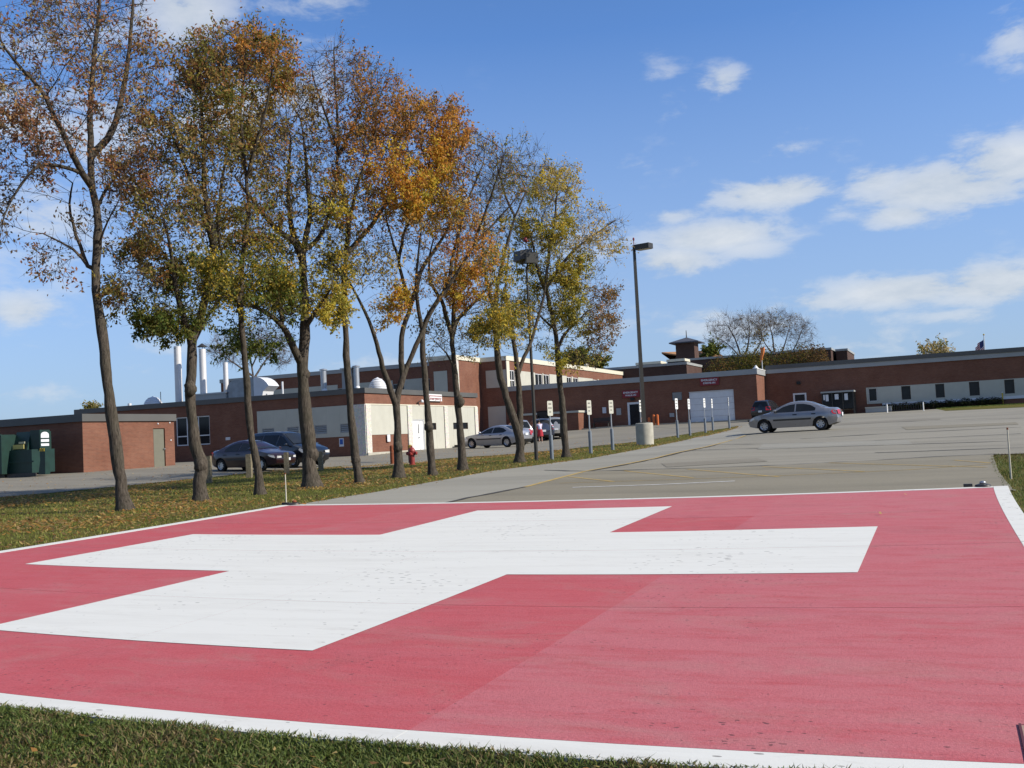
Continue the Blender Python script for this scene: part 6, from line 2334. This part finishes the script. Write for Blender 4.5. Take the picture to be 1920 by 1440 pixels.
    while starts:
        s = starts.pop()
        chain = [s]
        if par_a[s] >= 0:
            chain = [par_a[s], s]
        i = s
        while kids[i]:
            if trunk_flag[i] and any(trunk_flag[c] for c in kids[i]):
                m_ = [c for c in kids[i] if trunk_flag[c]][0]
            else:
                m_ = max(kids[i], key=lambda c: R_[c])
            for c in kids[i]:
                if c != m_:
                    starts.append(c)
            chain.append(m_)
            i = m_
        rr = [R_[c] for c in chain]
        if par_a[s] >= 0:
            rr[0] = min(rr[0], rr[1] * 1.15)
        top = max(rr)
        ns = 12 if trunk_flag[s] else 7 if top > .05 else 4 if top > .018 else 3
        if not trunk_flag[s] and top < .02 and len(chain) > 4:
            keep = list(range(0, len(chain), 2))
            if keep[-1] != len(chain) - 1:
                keep.append(len(chain) - 1)
            chain, rr = [chain[k] for k in keep], [rr[k] for k in keep]
        (tr if trunk_flag[s] else br).tube([A[c] for c in chain], rr, ns, cap=False)
    root = thing(name, label, cat, b0, 0, group)
    put('trunk', tr, bark, root, smooth=True, off=b0, fixn=False)
    for (bx_, by_, br_) in burls:
        c0 = P(bx_, by_) - b0
        bm_ = MB().lathe([(.05, -1.25), (.55, -.95), (.9, -.45), (1.0, .05), (.85, .5), (.5, .95), (.05, 1.2)], 11)
        bm_.v = [(c0[0] + x * br_ * q * (1 + .18 * math.sin(z * 5 + x * 3)), c0[1] + y * br_ * q * (1 + .18 * math.cos(z * 4 + y * 4)), c0[2] + z * br_ * q * 1.1) for x, y, z in bm_.v]
        put('burl', bm_, bark, root, smooth=True)
    # fine twigs
    small = np.nonzero((R_ < .03) & (np.arange(N_) >= nskel * 0))[0]
    small = small[small >= 1]
    isterm = np.array([len(kids[i]) == 0 for i in small])
    rep = r_.poisson(np.where(isterm, twig_n * 1.5, twig_n * .55))
    ti = np.repeat(small, rep)
    nt = len(ti)
    pv = A[ti] - A[np.maximum(par_a[ti], 0)]
    pv /= np.linalg.norm(pv, axis=1)[:, None] + 1e-9
    td = pv * .8 + r_.normal(0, .55, (nt, 3)) + np.array([0, 0, .22])
    td /= np.linalg.norm(td, axis=1)[:, None]
    tl = r_.uniform(*twig_len, nt)[:, None]
    T0 = A[ti]
    T1 = T0 + td * tl * .55
    T2 = T1 + (td + r_.normal(0, .25, (nt, 3)) + np.array([0, 0, .18])) * tl * .45
    sx = np.cross(td, [0.3, 0.2, 1.0])
    sx /= np.linalg.norm(sx, axis=1)[:, None] + 1e-9
    sy = np.cross(td, sx)
    w0 = tw
    tv = []
    for Tn, w in ((T0, w0), (T1, w0 * .7)):
        for k in range(3):
            a = 2.094 * k
            tv.append(Tn + (sx * math.cos(a) + sy * math.sin(a)) * w)
    tv.append(T2)
    Vs = np.stack(tv, 1).reshape(-1, 3)
    kk = np.arange(nt)[:, None] * 7
    Ft = np.concatenate([kk + np.array([[a, (a + 1) % 3, 3 + (a + 1) % 3]]) for a in range(3)] + [kk + np.array([[a, 3 + (a + 1) % 3, 3 + a]]) for a in range(3)] + [kk + np.array([[3 + a, 3 + (a + 1) % 3, 6]]) for a in range(3)])
    bo = len(br.v)
    put('branches', br, bark, root, smooth=True, off=b0, fixn=False)
    o = put('twigs', mesh_np('twigs', Vs - b0, Ft), twigm, root)
    o['kind'] = 'stuff'
    # leaves hang on the twigs; each crown patch has its own share and colouring
    if nt:
        cen = np.array([P(c[0], c[1]) for c in crowns])
        rt = np.array([-f[1], f[0], 0]) * -1
        rel = T1[:, None] - cen[None]
        dx = (rel @ np.array([f[1], -f[0], 0])) / (np.array([c[2] for c in crowns]) * q)
        dy = rel[..., 2] / (np.array([c[3] for c in crowns]) * q)
        dc = dx ** 2 + dy ** 2 + r_.normal(0, .12, dx.shape)
        own = dc.argmin(1)
        LV, LC = [], []
        for ci, c in enumerate(crowns):
            nl, palette = int(c[6] * LEAF_N), c[7]
            cand = np.nonzero(own == ci)[0]
            if not len(cand) or nl <= 0:
                continue
            wt = r_.random(len(cand)) ** 2.2 + .04
            cl = vnoise(T1[cand, 0] * 1.3 + T1[cand, 1] * .9 + seed, T1[cand, 2] * 1.5 + 20, seed + ci)
            wt *= np.clip((cl - .28) * 3, .08, 2)
            ch = r_.choice(cand, nl, p=wt / wt.sum())
            t = r_.uniform(.25, 1.15, nl)[:, None]
            base_ = T0[ch] * (1 - t) + T2[ch] * t + r_.normal(0, .055, (nl, 3))
            a = r_.uniform(0, 6.283, nl)
            e = r_.normal(-.55, .6, nl)
            ld = np.stack([np.cos(a) * np.cos(e), np.sin(a) * np.cos(e), np.sin(e)], -1)
            sd = np.cross(ld, r_.normal(0, 1, (nl, 3)))
            sd /= np.linalg.norm(sd, axis=1)[:, None] + 1e-9
            up = np.cross(sd, ld)
            Ls = r_.uniform(leaf[0], leaf[1], nl)[:, None]
            LV.append(np.stack([base_, base_ + ld * Ls * .5 + sd * Ls * .24 + up * Ls * .08, base_ + ld * Ls - up * Ls * .06, base_ + ld * Ls * .5 - sd * Ls * .24 + up * Ls * .08], 1).reshape(-1, 3))
            pa = np.array(PALS[palette] if isinstance(palette, str) else sum((PALS[x] for x in palette), []))
            tc_ = r_.integers(0, len(pa), nt)
            pick = np.where(r_.random(nl) < .6, tc_[ch], r_.integers(0, len(pa), nl))
            LC.append(np.repeat(pa[pick] * r_.uniform(.75, 1.25, (nl, 1)), 4, axis=0))
        if LV:
            LV = np.concatenate(LV) - b0
            LC = np.concatenate(LC)
            F = np.arange(len(LV) // 4)[:, None] * 4 + np.array([[0, 1, 2, 3]])
            o = put('foliage', mesh_np('foliage', LV, F, LC), M['leaf'], root)
            o['kind'] = 'stuff'
    return root, N_, nt


TG = 'row of autumn trees along the lawn'
ROW = [
    dict(label='tall red-brown tree with a leaning bare trunk, leftmost of the row', base=(235, 958), seed=3,
         limbs=[([(235, 958), (227, 910), (220, 860), (208, 770), (199, 690), (190, 610), (179, 525), (184, 440), (181, 390), (172, 345), (170, 290), (169, 200), (176, 110), (186, 10), (190, -80)], 12.5, 2.5, .4),
                ([(176, 352), (165, 341), (146, 311), (112, 240), (75, 165), (41, 131), (0, 75)], 7, 2, -1.2),
                ([(170, 290), (178, 285), (210, 247), (229, 180), (240, 112), (246, 40), (255, -50)], 7.5, 2, 1.0),
                ([(157, 330), (112, 311), (67, 315), (22, 372), (5, 420)], 4, 1.2, -.8),
                ([(180, 505), (165, 499), (146, 450), (131, 394), (136, 345)], 4.5, 1.5, .5),
                ([(165, 499), (140, 470), (110, 452), (80, 437)], 4, 1.2, -.5),
                ([(183, 385), (190, 372), (210, 338), (245, 298)], 4, 1.3, .9),
                ([(184, 470), (200, 420), (218, 385)], 3, 1, -.9)],
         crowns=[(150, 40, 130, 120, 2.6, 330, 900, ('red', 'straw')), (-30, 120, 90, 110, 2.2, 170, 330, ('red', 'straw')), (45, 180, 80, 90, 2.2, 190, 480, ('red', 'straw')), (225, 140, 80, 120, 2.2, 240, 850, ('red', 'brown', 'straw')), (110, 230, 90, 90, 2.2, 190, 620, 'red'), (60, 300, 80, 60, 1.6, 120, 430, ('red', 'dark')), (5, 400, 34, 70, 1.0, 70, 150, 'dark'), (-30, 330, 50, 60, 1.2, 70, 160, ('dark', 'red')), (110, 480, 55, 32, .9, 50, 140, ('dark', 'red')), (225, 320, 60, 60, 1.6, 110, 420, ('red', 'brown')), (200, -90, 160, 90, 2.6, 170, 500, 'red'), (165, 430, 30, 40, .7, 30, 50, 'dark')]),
    dict(label='dense tree with dark olive lower crown, second from left in the row', base=(376, 940), seed=5, burls=((376, 872, 12.5), (357, 728, 11.5)),
         limbs=[([(376, 940), (374, 905), (378, 868), (366, 835), (361, 790), (357, 740), (360, 690), (361, 640), (373, 600), (385, 559), (394, 517), (400, 465), (392, 400), (383, 350), (381, 280), (378, 200), (372, 130)], 12.5, 2.2, .5),
                ([(361, 640), (350, 612), (340, 580), (330, 540), (322, 480), (310, 420)], 8, 2, -1),
                ([(400, 465), (390, 430), (365, 360), (335, 280), (310, 230)], 5.5, 1.8, -.9),
                ([(400, 465), (408, 410), (415, 350), (425, 280)], 5, 1.8, 1),
                ([(361, 640), (385, 600), (415, 560), (440, 545)], 5, 1.5, .8)],
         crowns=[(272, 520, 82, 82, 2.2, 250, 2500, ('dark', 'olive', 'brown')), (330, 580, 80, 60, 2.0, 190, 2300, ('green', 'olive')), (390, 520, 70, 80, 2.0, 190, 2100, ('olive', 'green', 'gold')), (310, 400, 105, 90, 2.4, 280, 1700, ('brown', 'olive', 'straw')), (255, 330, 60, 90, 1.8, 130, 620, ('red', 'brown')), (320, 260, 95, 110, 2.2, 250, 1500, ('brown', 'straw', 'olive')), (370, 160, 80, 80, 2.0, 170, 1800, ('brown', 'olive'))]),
    dict(label='slim-trunked tree with a tall brown dense top, third from left', base=(488, 928), seed=7,
         limbs=[([(488, 928), (484, 885), (476, 840), (468, 790), (463, 720), (457, 650), (451, 585), (453, 530), (456, 470), (466, 390), (458, 300), (452, 220), (456, 160), (462, 90)], 8, 1.8, -.4),
                ([(451, 585), (440, 550), (428, 520), (415, 470), (408, 420)], 5, 1.5, -.8),
                ([(458, 300), (440, 250), (425, 200), (410, 140)], 4, 1.3, .7),
                ([(460, 330), (480, 270), (500, 200), (510, 130)], 4.5, 1.3, -.8)],
         crowns=[(480, 125, 75, 75, 2.0, 260, 3100, ('brown', 'rust', 'olive')), (410, 130, 60, 80, 1.8, 170, 1500, ('brown', 'red', 'olive')), (450, 270, 100, 95, 2.2, 260, 2100, ('brown', 'olive', 'straw')), (440, 400, 85, 80, 2.0, 190, 1600, ('brown', 'olive')), (460, 520, 80, 70, 1.8, 160, 1700, ('olive', 'gold', 'green'))]),
    dict(label='thick-trunked tree forking low, dark green skirt and yellow low branch', base=(585, 915), seed=9, burls=((584, 850, 13.5), (571, 700, 10.5)),
         limbs=[([(585, 915), (580, 875), (579, 830), (573, 780), (570, 735), (567, 690), (571, 645), (572, 600), (571, 550), (568, 500), (567, 478), (574, 440), (581, 400), (576, 340), (570, 260)], 15.5, 2.2, 0),
                ([(568, 690), (552, 655), (532, 615), (505, 590), (480, 577), (455, 570)], 9, 2.2, -1.2),
                ([(532, 615), (528, 590), (515, 560), (500, 530)], 6, 1.6, .8),
                ([(567, 478), (554, 457), (529, 438), (500, 409), (467, 367), (440, 330)], 8, 2, -1.4),
                ([(562, 465), (550, 440), (543, 396), (541, 340), (545, 260)], 6.5, 2, .9),
                ([(570, 470), (590, 455), (606, 430), (621, 388), (631, 340)], 6, 1.6, 1.2),
                ([(573, 612), (592, 584), (608, 560), (622, 540)], 6, 1.5, -1),
                ([(571, 560), (540, 590), (520, 560)], 3.5, 1.2, -1.4)],
         crowns=[(510, 570, 80, 55, 2.2, 220, 2900, ('green', 'olive')), (490, 640, 55, 30, 1.6, 90, 900, ('green',)), (605, 570, 45, 45, 1.5, 120, 1700, ('gold', 'yellow', 'olive')), (530, 430, 95, 85, 2.3, 230, 1250, ('olive', 'straw', 'gold')), (560, 320, 85, 95, 2.2, 240, 1100, ('brown', 'straw', 'olive')), (505, 250, 60, 80, 2.0, 150, 1300, ('brown', 'gold')), (615, 420, 45, 60, 1.5, 90, 620, ('olive', 'yellow')), (545, 205, 55, 60, 1.6, 110, 500, ('brown', 'straw')), (620, 500, 40, 35, 1.3, 60, 420, ('yellow', 'olive'))]),
    dict(label='straight dark-trunked tree with a nearly bare brown top, centre of the group', base=(675, 907), seed=11, burls=((667, 862, 9),),
         limbs=[([(675, 907), (666, 855), (659, 780), (651, 690), (648, 620), (645, 540), (648, 490), (653, 440), (652, 400), (640, 350), (632, 310), (634, 248), (629, 170), (626, 90)], 8.5, 1.4, 0),
                ([(649, 485), (668, 455), (690, 430), (715, 395), (740, 350), (770, 300)], 6, 1.5, 1),
                ([(650, 470), (655, 415), (665, 370), (680, 320), (700, 260)], 5, 1.4, -.9),
                ([(634, 300), (655, 250), (680, 200), (700, 160)], 4, 1, .9),
                ([(632, 270), (612, 220), (595, 170), (585, 130)], 3.5, 1, -.9),
                ([(646, 520), (632, 505), (615, 480)], 4, 1, -.6)],
         crowns=[(640, 155, 62, 72, 2.0, 280, 420, ('brown', 'red')), (700, 175, 50, 60, 1.8, 180, 650, ('brown', 'rust')), (590, 180, 52, 70, 1.8, 200, 160, ('brown', 'straw')), (670, 260, 80, 70, 2.1, 250, 1500, ('brown', 'rust', 'dark')), (720, 330, 70, 60, 1.9, 190, 1800, ('orange', 'rust', 'gold')), (650, 380, 66, 80, 1.9, 180, 1100, ('rust', 'dark', 'gold')), (640, 500, 36, 36, 1.2, 60, 600, ('gold', 'olive'))]),
    dict(label='three-stemmed forked tree with a bright orange crown', base=(748, 897), seed=13, burls=((746, 838, 9),),
         limbs=[([(748, 897), (746, 850), (745, 800), (743, 755), (750, 725), (758, 700), (775, 659), (790, 625), (806, 590), (825, 560), (840, 520)], 9.5, 2.2, .6),
                ([(743, 757), (730, 725), (718, 690), (711, 660), (702, 630), (687, 590), (666, 549), (648, 515)], 7, 1.6, -.8),
                ([(756, 705), (752, 670), (754, 627), (762, 596), (768, 570), (754, 519), (744, 477), (729, 429), (722, 390)], 6.5, 1.6, .3),
                ([(766, 572), (781, 540), (794, 498), (825, 456), (850, 404), (870, 350)], 5.5, 1.4, 1),
                ([(744, 477), (760, 430), (780, 380), (795, 320)], 4, 1.2, -.8)],
         crowns=[(770, 250, 75, 70, 2.1, 230, 2300, ('rust', 'orange', 'brown')), (835, 270, 42, 70, 1.8, 130, 1600, ('rust', 'orange')), (800, 330, 75, 55, 2.0, 190, 2700, ('orange', 'rust', 'gold')), (790, 390, 60, 45, 1.8, 140, 2300, ('gold', 'orange', 'yellow')), (745, 425, 66, 66, 1.7, 160, 900, ('orange', 'straw')), (700, 490, 66, 56, 1.5, 130, 480, ('straw', 'gold')), (745, 575, 34, 46, 1.2, 80, 950, ('orange', 'gold')), (820, 215, 40, 30, 1.5, 70, 600, ('rust', 'brown'))]),
    dict(label='slender tree with bare grey twigs spreading right, behind the orange crown', base=(812, 892), seed=17, burls=((804, 800, 9),),
         limbs=[([(812, 892), (808, 850), (804, 800), (800, 750), (796, 695), (792, 640), (800, 598), (820, 565), (842, 535), (862, 505), (890, 460), (930, 415), (970, 370)], 8.2, 1.4, .4),
                ([(794, 620), (785, 580), (780, 530), (784, 480), (790, 430)], 5, 1.4, -.7),
                ([(842, 535), (850, 480), (862, 430), (880, 370), (905, 310)], 4.5, 1.2, .8),
                ([(890, 460), (910, 400), (930, 340), (945, 290)], 3.5, 1, -.8)],
         crowns=[(850, 400, 60, 60, 1.9, 180, 650, ('orange', 'rust', 'straw')), (885, 310, 60, 75, 2.0, 320, 420, ('brown', 'straw')), (930, 340, 55, 60, 1.9, 220, 260, ('brown', 'olive')), (880, 470, 55, 50, 1.6, 130, 420, ('rust', 'orange')), (800, 520, 40, 50, 1.3, 80, 250, ('straw', 'orange'))]),
    dict(label='tree with swollen mid trunk and olive-orange lower leaves, fourth from the right', base=(868, 883), seed=19, burls=((862, 752, 9.5),),
         limbs=[([(868, 883), (865, 835), (861, 790), (857, 740), (852, 690), (848, 640), (850, 600), (851, 550), (854, 500), (862, 430)], 8.5, 1.6, .2),
                ([(848, 632), (836, 590), (829, 565), (808, 529), (805, 490), (812, 450)], 5.5, 1.4, -.8),
                ([(849, 628), (858, 600), (872, 584), (900, 556), (925, 530), (950, 500)], 5, 1.3, .9),
                ([(852, 690), (835, 660), (815, 640)], 3, 1, -.5)],
         crowns=[(880, 540, 68, 60, 1.7, 190, 2000, ('orange', 'gold', 'rust')), (905, 590, 62, 55, 1.6, 160, 1700, ('olive', 'gold')), (860, 450, 60, 60, 1.6, 150, 800, ('orange', 'straw')), (840, 640, 60, 45, 1.3, 90, 320, ('straw', 'dark', 'olive')), (918, 515, 44, 50, 1.5, 110, 750, ('olive', 'gold'))]),
    dict(label='tree split into two crossing stems from the ground, beside the parked silver sedan', base=(975, 868), seed=23,
         limbs=[([(975, 868), (975, 845), (974, 820), (963, 785), (948, 740), (936, 695), (931, 640), (929, 600), (930, 560), (938, 510), (950, 460), (965, 410), (985, 360)], 9.5, 1.5, -.3),
                ([(974, 815), (975, 765), (971, 710), (967, 665), (960, 620), (952, 575), (948, 530), (955, 470)], 7.5, 1.5, .6),
                ([(970, 705), (982, 672), (996, 640), (1006, 605), (1018, 565), (1024, 520), (1030, 470)], 4.5, 1.3, 1.0),
                ([(929, 590), (918, 550), (908, 500), (905, 450), (910, 400)], 5, 1.3, -.8),
                ([(965, 410), (945, 360), (930, 300)], 3, .9, .7)],
         crowns=[(970, 320, 60, 62, 1.9, 300, 420, ('straw', 'gold', 'olive'), 1.5), (1020, 350, 55, 50, 1.8, 190, 1050, ('gold', 'yellow', 'straw'), 2.6), (925, 380, 50, 60, 1.7, 160, 260, ('olive', 'straw')), (975, 430, 60, 50, 1.7, 160, 650, ('olive', 'gold'), 2.6), (945, 620, 60, 55, 1.5, 150, 1500, ('gold', 'olive', 'yellow')), (1000, 590, 45, 65, 1.3, 120, 1000, ('olive', 'gold'), 2.6), (920, 470, 40, 50, 1.4, 90, 330, ('olive', 'brown'))]),
    dict(label='bright yellow-leaved tree at the right end of the row', base=(1062, 858), seed=29,
         limbs=[([(1062, 858), (1058, 810), (1053, 750), (1048, 700), (1044, 645), (1037, 600), (1028, 560), (1024, 530), (1030, 470), (1040, 410), (1045, 350)], 7.8, 1.4, 0),
                ([(1024, 548), (1016, 530), (1005, 490), (995, 440)], 4.5, 1.2, -.8),
                ([(1026, 540), (1050, 500), (1085, 462), (1115, 440), (1150, 415)], 4.5, 1.1, .6),
                ([(1043, 650), (1060, 625), (1085, 600), (1105, 580)], 4, 1.1, .7),
                ([(1040, 620), (1020, 600), (1000, 580)], 3, 1, -.8)],
         crowns=[(1035, 430, 60, 60, 1.9, 190, 2300, ('yellow', 'gold', 'olive')), (1060, 510, 60, 60, 1.9, 190, 2700, ('yellow', 'olive', 'gold')), (1070, 590, 50, 50, 1.7, 150, 2100, ('yellow', 'olive')), (1125, 590, 34, 85, 1.5, 160, 1500, ('dark', 'brown')), (1115, 440, 62, 62, 1.8, 220, 800, ('straw', 'gold')), (1045, 345, 45, 40, 1.6, 110, 800, ('gold', 'straw')), (1010, 530, 45, 70, 1.5, 130, 1100, ('olive', 'yellow')), (1045, 670, 20, 36, .8, 40, 420, ('yellow',)), (1085, 670, 40, 30, 1.1, 60, 260, ('dark', 'yellow'))]),
]
import time as _t
t0 = _t.time()
for d in ROW:
    rr = make_tree('autumn_tree', d['label'], d['base'], d['limbs'], d['crowns'], d['seed'], TG, burls=d.get('burls', ()))
    print('tree', rr[1], rr[2], round(_t.time() - t0, 1))

# bare and half-bare trees beyond the buildings
FG = dict(bark=M['twig_far'], twigm=M['twig_far'], step=.5, kill=.6, tip=.012, twig_n=5, twig_len=(.7, 1.9), tw=.014, leaf=(.25, .4), flare=1.1)
make_tree('bare_tree', 'large leafless grey tree behind the rear block, left of the two', (1395, 720), [([(1395, 720), (1393, 690), (1388, 665), (1378, 635), (1365, 612)], 2.75, 0.70), ([(1392, 680), (1402, 650), (1405, 615), (1400, 595)], 2.20, 0.42, 1), ([(1390, 672), (1370, 650), (1345, 632)], 1.65, 0.35, -1), ([(1393, 690), (1412, 665), (1428, 635), (1425, 610)], 1.93, 0.35, -2)],
          [(1365, 625, 44, 36, 5, 420, 0, 'dark'), (1410, 612, 34, 30, 5, 380, 30, 'olive')], 41, 'bare trees behind the rear block', D=175, **FG)
make_tree('bare_tree', 'large leafless grey tree behind the rear block, right of the two', (1462, 720), [([(1462, 720), (1460, 690), (1452, 660), (1448, 630), (1440, 600)], 2.75, 0.63), ([(1460, 680), (1470, 650), (1480, 615)], 2.20, 0.35, 1), ([(1461, 690), (1488, 655), (1505, 615), (1508, 600)], 1.65, 0.35, -1), ([(1456, 670), (1435, 645), (1425, 620)], 1.65, 0.35, 1)],
          [(1455, 608, 40, 25, 5, 420, 50, ('olive', 'straw')), (1500, 625, 30, 32, 4, 300, 0, 'dark'), (1430, 635, 18, 18, 3, 60, 160, ('gold', 'olive'))], 43, 'bare trees behind the rear block', D=178, **FG)
make_tree('bare_tree', 'bare wide tree showing above the plant roof, behind the stacks', (478, 770), [([(478, 770), (477, 735), (474, 700), (468, 670), (455, 645)], 2.75, 0.70), ([(475, 712), (495, 680), (515, 655), (530, 645)], 2.20, 0.35, 1), ([(474, 708), (445, 685), (420, 668), (398, 655)], 2.20, 0.35, -1), ([(474, 690), (485, 660), (490, 635)], 1.65, 0.35, -1)],
          [(430, 655, 44, 32, 3.5, 340, 0, 'dark'), (480, 645, 40, 30, 3.5, 320, 0, 'dark'), (525, 660, 32, 32, 3.5, 280, 0, 'dark')], 47, None, D=88, bark=M['twig_far'], twigm=M['twig_far'], step=.32, kill=.5, tip=.012, twig_n=6, twig_len=(.4, 1.1), tw=.010, flare=1.1)
make_tree('far_tree', 'round pale yellow treetop peeping over the right wing roof', (1758, 730), [([(1758, 730), (1757, 690), (1756, 660)], 2.20, 0.70), ([(1757, 690), (1740, 668)], 1.10, 0.35), ([(1757, 690), (1774, 665)], 1.10, 0.35)],
          [(1757, 664, 28, 16, 4, 170, 600, ('straw', 'olive', 'straw'))], 51, None, D=160, **{**FG, 'leaf': (.3, .5)})
make_tree('far_tree', 'dark round leafy treetop behind the two-storey block', (1095, 740), [([(1095, 740), (1095, 710), (1094, 690)], 2.20, 0.70), ([(1095, 712), (1078, 690)], 1.10, 0.35), ([(1095, 712), (1112, 688)], 1.10, 0.35)],
          [(1085, 680, 26, 18, 4, 160, 2600, ('green', 'olive')), (1112, 684, 20, 12, 3.5, 90, 1300, ('green', 'olive'))], 53, None, D=190, **{**FG, 'leaf': (.4, .6)})
make_tree('far_tree', 'tiny dark conifer beside the tan pitched roof', (1333, 700), [([(1333, 700), (1333, 680), (1333.5, 640)], 2, .5)],
          [(1333, 668, 9, 12, 2, 60, 900, ('green',)), (1334, 652, 4, 10, 1, 20, 200, ('green',))], 57, None, D=172, **{**FG, 'leaf': (.4, .6)})
make_tree('far_tree', 'low straw-coloured treetops on the left horizon above the plant roof', (175, 800), [([(175, 800), (174, 785), (173, 768)], 1.38, 0.35), ([(174, 785), (162, 768)], 1.5, .7), ([(174, 785), (185, 767)], 1.5, .7)],
          [(174, 767, 16, 5, 5, 60, 260, ('straw', 'olive'))], 59, None, D=260, **{**FG, 'leaf': (.5, .8)})
# shrubs and young trees growing between the wings, seen over the roof
for k, (px, py, rx, rz, pl, lab) in enumerate(((1352, 694, 2.2, 1.6, ('brown', 'olive'), 'brownish courtyard shrub over the wing roof, leftmost of the clump'), (1385, 688, 2.6, 2.2, ('olive', 'green'), 'olive courtyard shrub left of the windsock'), (1412, 682, 2.2, 2.4, ('olive', 'gold'), 'yellow-flecked courtyard shrub just left of the windsock'), (1447, 681, 3.0, 2.4, ('brown', 'olive', 'green'), 'broad brown-green courtyard shrub right of the windsock'), (1487, 679, 2.6, 2.2, ('green', 'brown'), 'dark courtyard shrub third from the right of the clump'), (1516, 677, 2.2, 2.0, ('brown', 'dark'), 'thin brown courtyard shrub second from the right of the clump'), (1534, 676, 1.3, 1.7, ('brown', 'dark'), 'small brown courtyard shrub at the right end of the clump'))):
    p = onv(px, py, 119 + (k % 3) * 1.5)
    cols = sum((PALS[x] for x in pl), [])
    shrub('courtyard_shrub', lab, 'shrub', (p[0], p[1], p[2] - 2.2 - rz * .5), (rx, 1.6, (2.2 + rz) * .62), 2600, [tuple(x * .5 for x in c) for c in cols], .22, 90 + k, group='shrubs growing between the wings')
print('objects', len(bpy.data.objects))
